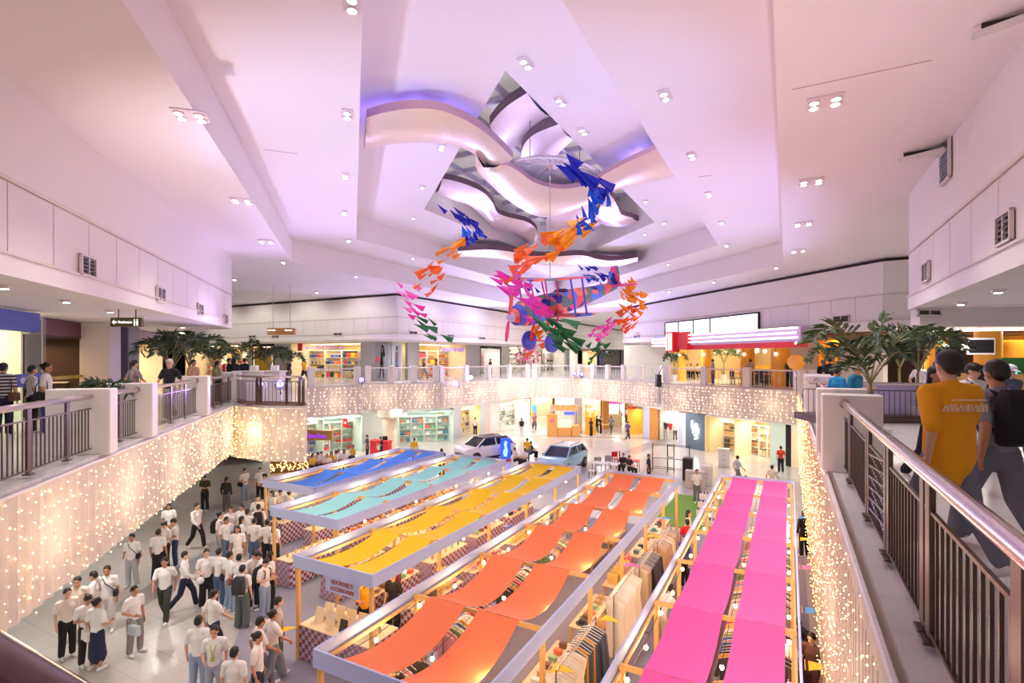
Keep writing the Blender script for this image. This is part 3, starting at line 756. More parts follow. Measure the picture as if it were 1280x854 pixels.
e = empty('dress_form', UV(11.6, .02), ROT_U, 'white dress form with dark skirt at the right edge of the pink stall', 'dress form')
MB().lathe((0, 0, 0), [(.2, 0), (.2, .03), (.03, .05), (.025, .8)], 14).build('stand', M_wood, e, smooth=True)
MB().lathe((0, 0, .78), [(.3, 0), (.22, .15), (.15, .32)], 18).build('skirt', mat('fabric_52_50_56', (52, 50, 56), .85), e, smooth=True)
MB().lathe((0, 0, 1.08), [(.14, 0), (.13, .05), (.18, .22), (.19, .32), (.12, .42), (.05, .46), (.045, .53), (.005, .54)], 18).build('torso', M_white, e, smooth=True)
# ================================================================ PEOPLE
def union_mesh(mb, name, voxel, smooth=4, dec=0):
    """one continuous skin from overlapping closed volumes"""
    me = mb.mesh(name, []); o = bpy.data.objects.new('tmp', me); COL.objects.link(o)
    md = o.modifiers.new('r', 'REMESH'); md.mode = 'VOXEL'; md.voxel_size = voxel; md.use_smooth_shade = True
    sm = o.modifiers.new('s', 'SMOOTH'); sm.iterations = smooth; sm.factor = .5
    if dec: d = o.modifiers.new('d', 'DECIMATE'); d.ratio = dec
    dg = bpy.context.evaluated_depsgraph_get(); dg.update()
    out = bpy.data.meshes.new_from_object(o.evaluated_get(dg)); out.name = name
    bpy.data.objects.remove(o)
    out.polygons.foreach_set('use_smooth', [True] * len(out.polygons))
    return out
def jl(**k): return {a: Vector(b) for a, b in k.items()}
def pose(name):
    """joints of a 1.70 m figure facing -Y"""
    J = jl(pel=(0, 0, .93), waist=(0, -.005, 1.08), chest=(0, .005, 1.28), nb=(0, .015, 1.43), neck=(0, .0, 1.50), head=(0, -.015, 1.585),
           hipL=(.085, 0, .9), hipR=(-.085, 0, .9), kneeL=(.1, -.015, .49), kneeR=(-.1, -.015, .49), ankL=(.11, .02, .085), ankR=(-.11, .02, .085), toeL=(.13, -.14, .03), toeR=(-.13, -.14, .03),
           shL=(.175, .01, 1.39), shR=(-.175, .01, 1.39), elL=(.225, .03, 1.11), elR=(-.225, .03, 1.11), wrL=(.235, -.04, .87), wrR=(-.235, -.04, .87))
    hd = {'L': Vector((0, -.1, -1)), 'R': Vector((0, -.1, -1))}
    if name == 'walk':
        J.update(jl(kneeL=(.09, -.2, .53), ankL=(.09, -.27, .12), toeL=(.1, -.42, .1), kneeR=(-.09, .1, .5), ankR=(-.09, .38, .16), toeR=(-.1, .27, .04), elL=(.23, .14, 1.13), wrL=(.22, .08, .89), elR=(-.23, -.1, 1.13), wrR=(-.2, -.28, .97)))
        hd['R'] = Vector((.05, -.5, -.7)); hd['L'] = Vector((0, -.25, -1))
    elif name == 'phone':
        J.update(jl(elL=(.23, .03, 1.12), wrL=(.12, -.24, 1.14), elR=(-.23, .03, 1.12), wrR=(-.1, -.25, 1.16), head=(0, -.05, 1.57)))
        hd['L'] = Vector((-.5, -.7, .25)); hd['R'] = Vector((.5, -.7, .25))
    elif name == 'hold':
        J.update(jl(elR=(-.24, .04, 1.12), wrR=(-.14, -.2, 1.05), elL=(.22, .05, 1.11), wrL=(.22, -.03, .87), kneeL=(.12, -.04, .49), ankL=(.15, .02, .085), toeL=(.2, -.12, .03)))
        hd['R'] = Vector((.4, -.8, .1))
    elif name == 'lean':
        J.update(jl(waist=(0, -.06, 1.07), chest=(0, -.17, 1.24), nb=(0, -.27, 1.36), neck=(0, -.31, 1.42), head=(0, -.37, 1.49), shL=(.175, -.23, 1.32), shR=(-.175, -.23, 1.32), elL=(.25, -.3, 1.06), elR=(-.25, -.3, 1.06), wrL=(.17, -.5, 1.0), wrR=(-.17, -.5, 1.0)))
        hd['L'] = hd['R'] = Vector((0, -.95, -.15))
    elif name == 'sit':
        J = {k: v - Vector((0, -.02, .44)) for k, v in J.items()}
        J.update(jl(hipL=(.09, -.02, .5), hipR=(-.09, -.02, .5), kneeL=(.12, -.42, .5), kneeR=(-.12, -.42, .5), ankL=(.12, -.4, .09), ankR=(-.12, -.4, .09), toeL=(.14, -.57, .03), toeR=(-.14, -.57, .03), elL=(.23, -.04, .7), elR=(-.23, -.04, .7), wrL=(.12, -.28, .68), wrR=(-.12, -.28, .68)))
        hd['L'] = Vector((-.3, -.9, -.1)); hd['R'] = Vector((.3, -.9, -.1))
    return J, {k: v.normalized() for k, v in hd.items()}
def body_mesh(name):
    J, hd = pose(name); b = MB()
    up = (J['head'] - J['neck']).normalized(); fw = Vector((0, -1, 0)); fw = (fw - up * fw.dot(up)).normalized(); sd = Vector((1, 0, 0))
    M = Matrix((sd, -fw, up)).transposed()
    h = J['head']
    b.ell(h + up * .035 - fw * .008, (.074, .092, .092), M, 14, 10)                 # cranium
    b.ell(h - up * .03 + fw * .02, (.058, .066, .078), M, 12, 8)                    # face and jaw
    b.cap(h + fw * .083 + up * .012, h + fw * .098 - up * .022, .008, .014, 8)     # nose
    b.ell(h + fw * .078 - up * .052, (.024, .012, .009), M, 8, 6)                   # lips
    for s in (-1, 1): b.ell(h + sd * s * .077 - up * .005, (.011, .02, .031), M, 8, 6)  # ears
    b.cap(J['nb'] - Vector((0, 0, .03)), J['head'] - up * .04, .056, .05, 12)
    b.cap(J['pel'], J['waist'], .125, .112, 14, .72, (1, 0, 0)); b.cap(J['waist'], J['chest'], .115, .14, 14, .7, (1, 0, 0)); b.cap(J['chest'], J['nb'] - Vector((0, 0, .04)), .14, .09, 14, .68, (1, 0, 0))
    b.cap(J['shL'], J['shR'], .056, .056, 12)
    for s, k in (('L', 1), ('R', -1)):
        b.cap(J['hip' + s], J['knee' + s], .088, .058, 12); b.cap(J['knee' + s], J['ank' + s], .056, .036, 12); b.cap(J['knee' + s].lerp(J['ank' + s], .2) + Vector((0, .012, 0)), J['knee' + s].lerp(J['ank' + s], .45) + Vector((0, .01, 0)), .05, .046, 10)
        b.cap(J['ank' + s] + Vector((0, .02, -.03)), J['toe' + s], .036, .03, 10)
        b.cap(J['sh' + s], J['el' + s], .05, .038, 10); b.cap(J['el' + s], J['wr' + s], .038, .025, 10)
        w = J['wr' + s]; d = hd[s]; side = Vector((-k, 0, 0)) if abs(d.x) < .35 else Vector((0, 0, 1)); side = (side - d * side.dot(d)).normalized()
        q = side.cross(d) * (1 if s == 'L' else -1); fwd = Vector((0, -1, 0)); fwd = fwd - d * fwd.dot(d)
        if abs(d.z) > .6: acr = fwd.normalized(); nrm = Vector((-k, 0, 0))
        else: acr = Vector((0, 0, 1)); acr = (acr - d * acr.dot(d)).normalized(); nrm = d.cross(acr) * (-k)
        b.cap(w, w + d * .075, .028, .036, 10, .5, acr)                             # palm
        for i, (o, L) in enumerate(((.03, .066), (.011, .075), (-.009, .07), (-.027, .055))):
            a = w + d * .085 + acr * o; m_ = a + d * L * .55 + nrm * .012; e_ = a + d * L * .9 + nrm * .034
            b.cap(a, m_, .0105, .0095, 7); b.cap(m_, e_, .0095, .008, 7)
        a = w + d * .03 + acr * .033; b.cap(a, a + d * .035 + acr * .022 + nrm * .012, .012, .011, 7); b.cap(a + d * .035 + acr * .022 + nrm * .012, a + d * .062 + acr * .02 + nrm * .024, .011, .009, 7)
    return union_mesh(b, 'body', .0105, 3, .45)
def top_mesh(name, kind):
    J, hd = pose(name); b = MB(); g = .018
    lowz = -.02 if kind != 'crop' else .06
    b.cap(J['pel'] + Vector((0, 0, lowz)), J['waist'], .148, .132, 16, .78, (1, 0, 0)); b.cap(J['waist'], J['chest'], .135, .156, 16, .75, (1, 0, 0)); b.cap(J['chest'], J['nb'] - Vector((0, 0, .05)), .156, .1, 16, .72, (1, 0, 0))
    k = 1.12 if kind == 'loose' else 1
    dz = Vector((0, 0, .006)); b.cap(J['nb'] - dz * 3, J['shL'] - dz, .068, .066, 12); b.cap(J['nb'] - dz * 3, J['shR'] - dz, .068, .066, 12)
    if kind == 'loose': b.cap(J['pel'] - Vector((0, 0, .14)), J['chest'], .19, .18, 16, .74, (1, 0, 0))
    b.cap(J['nb'] - Vector((0, 0, .06)), J['nb'] + Vector((0, 0, .012)), .08, .064, 12)
    for s in 'LR':
        e = J['sh' + s].lerp(J['el' + s], dict(long=1, loose=.95).get(kind, .7))
        b.cap(J['sh' + s] - dz, e, .066 * k, .06 * k, 12)
        if kind == 'long': b.cap(J['el' + s], J['el' + s].lerp(J['wr' + s], .9), .052, .038, 10)
    return union_mesh(b, 'shirt', .014, 3, .6)
def bottom_mesh(name, kind):
    J, hd = pose(name); b = MB()
    b.cap(J['pel'] + Vector((0, 0, .03)), J['pel'] - Vector((0, 0, .05)), .138, .145, 16, .8, (1, 0, 0))
    if kind == 'skirt':
        c = (J['kneeL'] + J['kneeR']) / 2
        b.cap(J['pel'], c + Vector((0, 0, -.16)), .14, .2, 16, .85, (1, 0, 0))
        b.cap(J['hipL'], J['kneeL'] + (J['ankL'] - J['kneeL']) * .3, .1, .1, 10); b.cap(J['hipR'], J['kneeR'] + (J['ankR'] - J['kneeR']) * .3, .1, .1, 10)
    else:
        wk, wa = {'slim': (.07, .052), 'wide': (.095, .1), 'straight': (.08, .07)}[kind]
        for s in 'LR':
            b.cap(J['hip' + s], J['knee' + s], .102, wk, 12); b.cap(J['knee' + s], J['ank' + s] + (J['knee' + s] - J['ank' + s]) * .05, wk, wa, 12)
    return union_mesh(b, 'trousers', .014, 3, .6)
def shoe_mesh(name):
    J, hd = pose(name); b = MB()
    for s in 'LR':
        a, t = J['ank' + s], J['toe' + s]; d = (t - a); d.z = 0; d.normalize()
        b.cap(a + Vector((0, 0, -.03)) - d * .035, t + Vector((0, 0, .012)), .044, .036, 10); b.cap(a + Vector((0, 0, .01)), a + Vector((0, 0, -.03)), .045, .046, 10)
    return union_mesh(b, 'shoes', .013, 2, .6)
def hair_mesh(name, kind):
    J, hd = pose(name); b = MB()
    up = (J['head'] - J['neck']).normalized(); fw = Vector((0, -1, 0)); fw = (fw - up * fw.dot(up)).normalized(); sd = Vector((1, 0, 0)); M = Matrix((sd, -fw, up)).transposed(); h = J['head']
    b.ell(h + up * .052 - fw * .022, (.084, .096, .09), M, 14, 10)
    b.ell(h + up * .01 - fw * .055, (.078, .062, .08), M, 12, 8)
    if kind == 'long':
        b.cap(h - fw * .06, h - fw * .085 - Vector((0, 0, .26)), .075, .07, 12, .6, (1, 0, 0))
        for s in (-1, 1): b.cap(h + sd * s * .068 - fw * .03 + up * .03, h + sd * s * .08 - fw * .04 - Vector((0, 0, .2)), .03, .03, 8)
    elif kind == 'bun': b.ell(h - fw * .12 + up * .05, .046, None, 10, 8)
    elif kind == 'tail': b.ell(h - fw * .115 + up * .03, .035, None, 8, 6); b.cap(h - fw * .13 + up * .02, h - fw * .14 - Vector((0, 0, .2)), .034, .02, 10)
    elif kind == 'cap':
        b.ell(h + up * .06 - fw * .005, (.09, .104, .08), M, 14, 10); b.cap(h + fw * .1 + up * .045, h + fw * .15 + up * .035, .05, .045, 12, .22, (1, 0, 0))
    return union_mesh(b, 'hair' if kind != 'cap' else 'cap', .011, 3, .6)
def eye_mesh(name):
    J, hd = pose(name); b = MB(); h = J['head']; up = (J['head'] - J['neck']).normalized(); fw = Vector((0, -1, 0)); fw = (fw - up * fw.dot(up)).normalized()
    for s in (-1, 1):
        b.ell(h + Vector((s * .03, 0, 0)) + fw * .074 + up * .012, (.012, .007, .007)); b.cap(h + Vector((s * .017, 0, 0)) + fw * .08 + up * .033, h + Vector((s * .045, 0, 0)) + fw * .07 + up * .033, .004, .003, 6)
    return b.mesh('eyes', [], True)
def pack_mesh(name, kind):
    J, hd = pose(name); b = MB(); c = J['chest']
    if kind == 'backpack':
        b.loft([[c + Vector((x * w, .13 + d * y, z)) for x, y in ((-.9, 0), (.9, 0), (1, .3), (.85, .9), (.5, 1), (-.5, 1), (-.85, .9), (-1, .3))] for z, w, d in ((-.3, .14, .09), (-.27, .17, .15), (-.05, .175, .17), (.12, .16, .14), (.18, .11, .07))])
        for s in (-1, 1): b.tube([c + Vector((s * .09, .15, .12)), c + Vector((s * .1, .02, .17)), c + Vector((s * .11, -.12, .08)), c + Vector((s * .12, -.1, -.1)), c + Vector((s * .11, .12, -.2))], .016, 6)
    elif kind == 'shoulder':
        p = J['pel'] + Vector((-.22, .04, .02))
        b.loft([[p + Vector((x * d, y * w, z)) for x, y in ((-1, -1), (1, -1), (1, 1), (-1, 1))] for z, w, d in ((-.12, .13, .04), (-.1, .15, .055), (.06, .14, .05), (.09, .11, .02))])
        b.tube([p + Vector((0, -.11, .08)), p.lerp(J['shR'], .5) + Vector((-.02, -.09, 0)), J['shR'] + Vector((.03, -.02, .065)), p.lerp(J['shR'], .5) + Vector((-.02, .12, 0)), p + Vector((0, .11, .08))], .011, 6)
    elif kind == 'cross':
        p = J['pel'] + Vector((.2, -.02, .08))
        b.rbox(p, (.09, .22, .17), .02)
        b.tube([p + Vector((0, -.08, .08)), J['chest'] + Vector((0, -.14, .02)), J['shR'] + Vector((.05, -.02, .075)), J['chest'] + Vector((-.02, .14, 0)), p + Vector((0, .08, .08))], .01, 6)
    elif kind == 'hand':
        p = J['wrR'] + Vector((0, 0, -.12))
        b.loft([[p + Vector((x * d, y * w, z)) for x, y in ((-1, -1), (1, -1), (1, 1), (-1, 1))] for z, w, d in ((-.34, .14, .04), (-.32, .16, .06), (-.1, .15, .05))]); b.tube([p + Vector((0, -.1, -.1)), p + Vector((0, -.03, .03)), p + Vector((0, .03, .03)), p + Vector((0, .1, -.1))], .008, 6)
    elif kind == 'lanyard':
        b.tube([J['nb'] + Vector((.06, .03, .02)), c + Vector((.055, -.1, .06)), c + Vector((.01, -.137, -.14))], .008, 5).tube([J['nb'] + Vector((-.06, .03, .02)), c + Vector((-.055, -.1, .06)), c + Vector((-.01, -.137, -.14))], .008, 5).box(c + Vector((0, -.142, -.2)), (.07, .006, .1))
    elif kind == 'phone':
        b.rbox((J['wrL'] + J['wrR']) / 2 + Vector((.01, -.09, .05)), (.07, .14, .012), .004, M=Matrix.Rotation(.5, 3, 'X'))
    elif kind == 'ball_cap':
        p = J['wrR'] + Vector((-.06, -.08, -.12)); b.ell(p, (.1, .1, .1), None, 12, 8)
    return b.mesh(kind, [], True)
PM = {}
def pm(fn, *a):
    if (fn.__name__,) + a not in PM:
        me = fn(*a); me.materials.clear(); me.materials.append(None); PM[(fn.__name__,) + a] = me
    return PM[(fn.__name__,) + a]
SKIN = [mat('skin_%d' % i, c, .5, var=.04) for i, c in enumerate(((214, 160, 128), (196, 140, 106), (226, 178, 148)))]
HAIR = mat('black_hair', (30, 24, 24), .45); HAIRW = mat('white_hair', (215, 212, 210), .5); M_eye = mat('dark_eye', (25, 20, 20), .3)
FAB = {}
def fab(c):
    if c not in FAB:
        FAB[c] = mat('cloth_%d_%d_%d' % c, c, .85, var=.05, scale=7, bump=.35)
    return FAB[c]
W_, BK_, JN, LJ, NV, GY, LG, KH = (244, 240, 238), (36, 34, 38), (92, 118, 156), (150, 168, 196), (40, 44, 72), (120, 122, 132), (176, 178, 186), (190, 160, 120)
def part(me, m, root, sub=None):
    o = link(me.name, me, root); o.material_slots[0].link = 'OBJECT'; o.material_slots[0].material = m
    return o
def person(loc, face, label, top=W_, bot=JN, ps='stand', hair='short', bag=None, bagc=BK_, H=1.66, kt='tee', kb='straight', shoe=(235, 235, 235), group=None, hairm=None):
    """face: heading the figure looks to, degrees, 0 = towards the camera side, 90 = to the right of the photo"""
    e = empty('person', loc, math.radians(face), label, 'person', group); e.scale = (H / 1.70,) * 3
    part(pm(body_mesh, ps), R.choice(SKIN), e)
    part(pm(top_mesh, ps, kt), fab(top), e); part(pm(bottom_mesh, ps, kb), fab(bot), e)
    part(pm(shoe_mesh, ps), fab(shoe), e); part(pm(hair_mesh, ps, hair), hairm or HAIR, e); part(pm(eye_mesh, ps), M_eye, e)
    if bag: o = part(pm(pack_mesh, ps, bag), fab(bagc), e)
    return e
def head_px(px, py, H, z=0):               # standing point from the pixel of the top of the head
    p = P(px, py, z + H * 1.0); return Vector((p.x, p.y, z))
def gp(px, py, *a, H=1.66, **k): return person(head_px(px, py, H), *a, H=H, **k)
def up(px, Y, *a, **k): return person(Vector(((px - 640) / F * Y, Y, Z2)), *a, **k)
# ground floor, crowd on the left
gp(256, 594, 0, 'person in dark olive shirt and black trousers by the left ground floor wall', (70, 60, 40), BK_, 'phone', H=1.7)
gp(283, 597, 180, 'person in dark jacket and grey trousers walking away near the left wall', (50, 44, 48), (96, 92, 100), 'stand', 'tail', kt='long')
gp(306, 586, 60, 'person in white shirt and jeans standing behind the crowd, holding a bag', W_, LJ, 'hold', bag='shoulder')
gp(325, 585, 20, 'person in white shirt at the outer corner of the blue stall, farther one', W_, BK_, 'stand', 'bun')
gp(332, 592, -60, 'person in white shirt with dark strap at the blue stall corner, nearer one', W_, NV, 'phone', 'tail', 'cross')
gp(211, 630, 20, 'person in white top half hidden by the hanging golden lights, farthest of that knot', W_, KH, 'stand', 'long')
gp(207, 652, -30, 'person in white top with black bag under the hanging lights, looking down', W_, BK_, 'phone', 'bun', 'shoulder')
gp(219, 648, -60, 'person in white shirt and blue jeans holding something beside the hanging lights', W_, (56, 74, 116), 'phone', 'short')
gp(198, 662, 190, 'person in white tee and wide black trousers seen from behind near hanging lights', W_, BK_, 'stand', 'bun', kb='wide')
gp(246, 630, 70, 'person in white shirt and black trousers striding alone across the open floor', W_, BK_, 'walk', kt='long', H=1.7)
gp(165, 668, 10, 'person in pale grey trousers standing alone behind the curtain of lights', W_, LG, 'hold', 'short', 'cross')
gp(275, 641, 100, 'person in white top with black backpack and light jeans, left end of the queue', W_, LJ, 'stand', 'bun', 'backpack')
gp(283, 647, 60, 'person in white tee and mid blue jeans second in the queue by the mint stall', W_, JN, 'stand', 'short')
gp(288, 634, 30, 'person in white tee in the middle of the queue facing left', W_, JN, 'hold', 'short')
gp(302, 631, -10, 'person in white polo facing the camera at the back of the queue', W_, NV, 'stand', 'short')
gp(297, 658, 10, 'long haired person in white dress carrying a straw bag in the queue', W_, (230, 224, 220), 'stand', 'long', 'hand', (232, 210, 180), kb='skirt')
gp(302, 646, 120, 'person in white tee with long dark hair turned right in the queue', W_, GY, 'stand', 'long')
gp(309, 637, 190, 'person in white tee with short hair seen from behind in the queue', W_, JN, 'stand', 'short')
gp(318, 648, 180, 'person in white tee and jeans with a pink bag, facing the mint stall', W_, JN, 'stand', 'bun', 'hand', (240, 170, 180))
gp(322, 620, 30, 'person in white polo with dark sling among the queue by the blue stall', W_, NV, 'stand', 'short', 'cross')
gp(323, 631, 200, 'long sleeved person in white with dark backpack at the mint stall', W_, BK_, 'stand', 'short', 'backpack', kt='long')
gp(340, 614, -40, 'person in white blouse leaning over the blue stall front', W_, JN, 'stand', 'long')
gp(350, 612, 40, 'person in white shirt just under the blue stall fascia, head bent', W_, BK_, 'phone', 'short')
gp(362, 614, 150, 'person in pale shirt browsing under the corner of the blue stall', (230, 214, 210), GY, 'stand', 'bun')
gp(334, 650, 200, 'person in white shirt and black trousers with dark bag at the mint stall front', W_, BK_, 'stand', 'short', 'shoulder')
gp(343, 652, 160, 'person in white top with black skirt pressed against the mint stall counter', W_, BK_, 'stand', 'long', kb='skirt')
# group at the lower left edge
gp(97, 722, 20, 'person in white top leftmost of the group under the long curtain', (246, 226, 210), KH, 'stand', 'bun')
gp(117, 715, -70, 'person in white tee and dark skirt in the group under the long curtain', W_, BK_, 'hold', 'short', kb='skirt')
gp(134, 708, 20, 'tall person in white shirt and pale trousers in the group under the curtain', W_, (232, 226, 224), 'stand', 'short', 'cross', H=1.72)
gp(109, 743, 60, 'person in white top holding a round white bag in the lower left group', W_, BK_, 'phone', 'bun', 'hand', W_)
gp(121, 748, 170, 'person in white tee and long navy skirt seen from behind, nearest of the group', W_, NV, 'hold', 'bun', kb='skirt')
gp(84, 736, 60, 'person in pale top mostly hidden by the curtain lights at lower left', (248, 230, 215), BK_, 'stand', 'short')
# walkers in the middle
gp(168, 733, 70, 'person in white polo and grey trousers carrying a pale bag, walking alone', W_, (150, 140, 140), 'hold', 'short', 'hand', (200, 214, 220))
gp(206, 698, 20, 'person in white polo and dark trousers striding toward the camera in the open', W_, (60, 64, 60), 'walk', 'short', H=1.74)
gp(231, 690, 110, 'person in white shirt and navy jeans walking right of the striding person', W_, NV, 'walk', 'short', kt='long')
gp(258, 687, 40, 'person in white top and wide black trousers holding a white cap', W_, BK_, 'hold', 'bun', 'ball_cap', W_, kb='wide')
gp(274, 686, 170, 'person in white tee and jeans with a black shoulder bag seen from behind', W_, (86, 108, 140), 'stand', 'bun', 'shoulder')
gp(287, 690, 150, 'person in white shirt with a brown bag at the centre of the near crowd', W_, LJ, 'hold', 'short', 'shoulder', (150, 100, 80))
gp(299, 693, 190, 'person in white tee and pale jeans seen from behind, centre of the near crowd', W_, LJ, 'stand', 'short')
gp(303, 707, 180, 'person in white tee with small dark backpack and wide green grey trousers', W_, (92, 104, 106), 'stand', 'short', 'backpack', (50, 52, 58), kb='wide')
gp(317, 688, 60, 'person in white shirt bowed over a phone in the near crowd', W_, NV, 'phone', 'short', 'phone')
gp(325, 689, -60, 'person in white polo and black trousers facing the phone user in the near crowd', W_, BK_, 'phone', 'short')
gp(331, 698, 75, 'person in white polo and light grey trousers with big black backpack', W_, LJ, 'phone', 'short', 'backpack')
gp(338, 690, 140, 'person in white blouse half hidden behind the big black backpack', W_, BK_, 'stand', 'long')
gp(267, 738, 150, 'person in white tee and navy trousers walking, between the crowd and the front group', W_, NV, 'walk', 'short')
gp(248, 771, 190, 'person in long white shirt and pale jeans seen from behind at the bottom', W_, LJ, 'stand', 'short', H=1.7)
gp(268, 783, 15, 'person in white polo with green lanyard and grey jeans facing the camera', W_, (166, 172, 186), 'hold', 'short', 'lanyard', (170, 200, 60))
gp(293, 810, 180, 'person in white tee seen from behind at the very bottom of the view', W_, NV, 'stand', 'short')
gp(322, 791, 100, 'person in white tee and navy trousers with tied dark hair in profile', W_, NV, 'stand', 'bun')
gp(325, 772, 130, 'person in pale pinkish shirt walking toward the checked counter', (240, 224, 222), GY, 'walk', 'short')
gp(341, 763, 140, 'person in white tee and wide grey jeans walking past the checked counter', W_, (138, 142, 154), 'walk', 'bun', kb='wide')
gp(348, 747, 120, 'person in grey top with a brown bag beside the yellow stall post', (190, 180, 180), (104, 108, 122), 'stand', 'short', 'shoulder', (140, 110, 90))
# vendors and shoppers around the stalls
person(UV(9.9, -9.5), 20, 'vendor in yellow top behind the yellow stall front counter', (250, 176, 40), BK_, 'phone', 'bun', H=1.6)
person(UV(10.4, -9.0), -20, 'vendor in black standing inside the yellow stall', BK_, BK_, 'stand', 'short')
person(UV(10.9, -9.3), -70, 'shopper in maroon inside the yellow stall behind the name board', (120, 40, 60), BK_, 'stand', 'long')
person(UV(7.6, -3.25), 170, 'person with long hair, dark brown top and tan trousers between the orange stall and racks', (80, 66, 54), (196, 140, 70), 'stand', 'long')
person(UV(12.9, -2.75), 120, 'blurred shopper in white bending among the aisle racks', W_, (220, 200, 190), 'lean', 'short')
person(UV(18.5, -3.05), 170, 'shopper in red top and pale trousers in the aisle right of the orange stall', (222, 40, 44), LG, 'stand', 'short')
person(UV(19.6, -3.2), 60, 'shopper in long cream dress by the far end of the orange stall', (244, 230, 214), (244, 230, 214), 'stand', 'long', kb='skirt')
person(UV(16.8, -2.85), -60, 'shopper in purple shirt beside the green mat', (92, 84, 160), BK_, 'hold', 'short')
person(UV(6.6, -3.35), 150, 'shopper in red top at the near right post of the orange stall', (225, 30, 36), BK_, 'stand', 'short')
person(UV(21.5, .5), 180, 'person with long dark hair at the far right corner of the pink stall', BK_, BK_, 'stand', 'long', kt='long')
person(UV(12.2, .42), -60, 'shopper in brown top at the right side of the pink stall', (104, 76, 68), (90, 60, 70), 'hold', 'short', H=1.58)
person(UV(13.2, .4), -70, 'shopper in black at the right side of the pink stall, farther one', BK_, BK_, 'lean', 'short', H=1.58)
person(UV(6.2, -5.9), 160, 'shopper in black among the racks inside the orange stall front bay', BK_, NV, 'stand', 'long')
person(UV(7.1, -6.0), 140, 'shopper in white among the racks inside the orange stall front bay', W_, NV, 'stand', 'short')
person(UV(7.9, -6.15), 150, 'shopper in dark top at the left rail of the orange stall', (50, 46, 50), NV, 'stand', 'short')
for px, py, lb, c in ((871, 577, 'person in white seen beyond the far end of the pink stall, left one', W_), (932, 585, 'person in pale shirt beyond the far end of the pink stall, right one', (240, 226, 220))):
    gp(px, py + 10, 0, lb, c, GY, 'stand', 'short')
gp(965, 582, 120, 'blurred person in cream walking right of the pink stall end', (230, 216, 200), (170, 170, 176), 'walk', 'short')
gp(976, 558, 170, 'person in red top standing before the dark screen on the right', (222, 70, 50), BK_, 'stand', 'short')
gp(922, 570, 90, 'person in pale blue walking past the white lit shop', (190, 200, 220), GY, 'walk')
# ground floor, far side
for px, py, f, lb, tc, bc, ps, kw in (
    (459, 544, 90, 'person in dark grey standing at the red booth', (90, 88, 96), BK_, 'stand', {}), (477, 546, -80, 'person in black behind the red booth', BK_, BK_, 'phone', {}), (518, 548, 180, 'person in yellow shirt seen from behind near the bright shop', (246, 190, 30), (150, 120, 90), 'stand', {}),
    (552, 561, 200, 'person in dark clothes alone left of the white car', BK_, BK_, 'stand', dict(hair='long')), (594, 522, 180, 'person in white top and black trousers entering the left shop', W_, BK_, 'stand', {}), (652, 523, 180, 'person carrying a dark round backpack on the far floor', (110, 80, 80), (230, 226, 220), 'stand', dict(bag='backpack')),
    (668, 517, 10, 'person in brown top walking on the far floor beside the backpack carrier', (150, 110, 100), (100, 90, 90), 'walk', {}), (659, 548, 160, 'person in yellow beside the blue standing sign', (250, 206, 40), GY, 'stand', {}), (664, 553, 120, 'person in dark jacket seated near the yellow shirt', (60, 60, 66), BK_, 'sit', {}),
    (633, 545, 0, 'person behind the blue standing sign', BK_, BK_, 'stand', {}), (644, 561, 60, 'person in white sitting in front of the blue standing sign, left one', W_, BK_, 'sit', {}), (656, 562, -40, 'person in white sitting in front of the blue standing sign, right one', W_, BK_, 'sit', {}),
    (764, 521, 150, 'person in grey walking in the food kiosk area', (112, 112, 124), (80, 84, 100), 'walk', {}), (775, 513, 180, 'person in warm brown top walking away between kiosks', (150, 110, 100), (100, 84, 80), 'walk', {}), (785, 527, 120, 'person in violet top with dark shorts near the orange shop', (104, 90, 170), (60, 60, 90), 'walk', {}),
    (783, 510, 60, 'person in white top by the orange lit shop front', (230, 230, 240), BK_, 'stand', {}), (796, 514, 200, 'person in pale grey at the orange lit shop doorway', (210, 210, 214), (190, 60, 40), 'stand', {}), (746, 520, 160, 'person in black in the kiosk queue, left one', BK_, BK_, 'stand', {}),
    (739, 523, 120, 'person in dark brown in the kiosk queue, middle one', (70, 50, 46), BK_, 'stand', {}), (751, 521, 100, 'person in black in the kiosk queue, right one', (40, 40, 46), BK_, 'stand', {}), (779, 568, -30, 'person in black at the red table beyond the orange stall', (40, 40, 60), BK_, 'sit', {}),
    (811, 568, 60, 'person in dark blue at the far end of the orange stall aisle', (40, 44, 70), BK_, 'stand', {}), (787, 571, 30, 'person with long hair at the red table beyond the orange stall', (60, 40, 50), BK_, 'sit', dict(hair='long'))):
    gp(px, py, f, lb, tc, bc, ps, H=1.2 if ps == 'sit' else 1.66, **kw)
for i, (px, py) in enumerate(((391, 569), (397, 567), (402, 566), (409, 569), (414, 566), (420, 565), (424, 563), (430, 564), (441, 558))):
    o = gp(px, py, R.uniform(-60, 60), 'person in white sitting in the row of seated visitors on the far left', W_ if i % 4 else (240, 200, 90), BK_, 'sit', R.choice(['bun', 'short', 'long']), H=1.2, group='seated visitors on the far left')
    if i % 4 == 0: o['label'] = 'person in yellow sitting in the row of seated visitors, ' + ['nearest', 'middle', 'far end'][i // 4]; del o['group']
for o in list(bpy.data.objects):
    if o.name.startswith('person') and o.type == 'EMPTY' and abs(o.scale.x - 1.2 / 1.7) < .001: o.scale = (1, 1, 1)
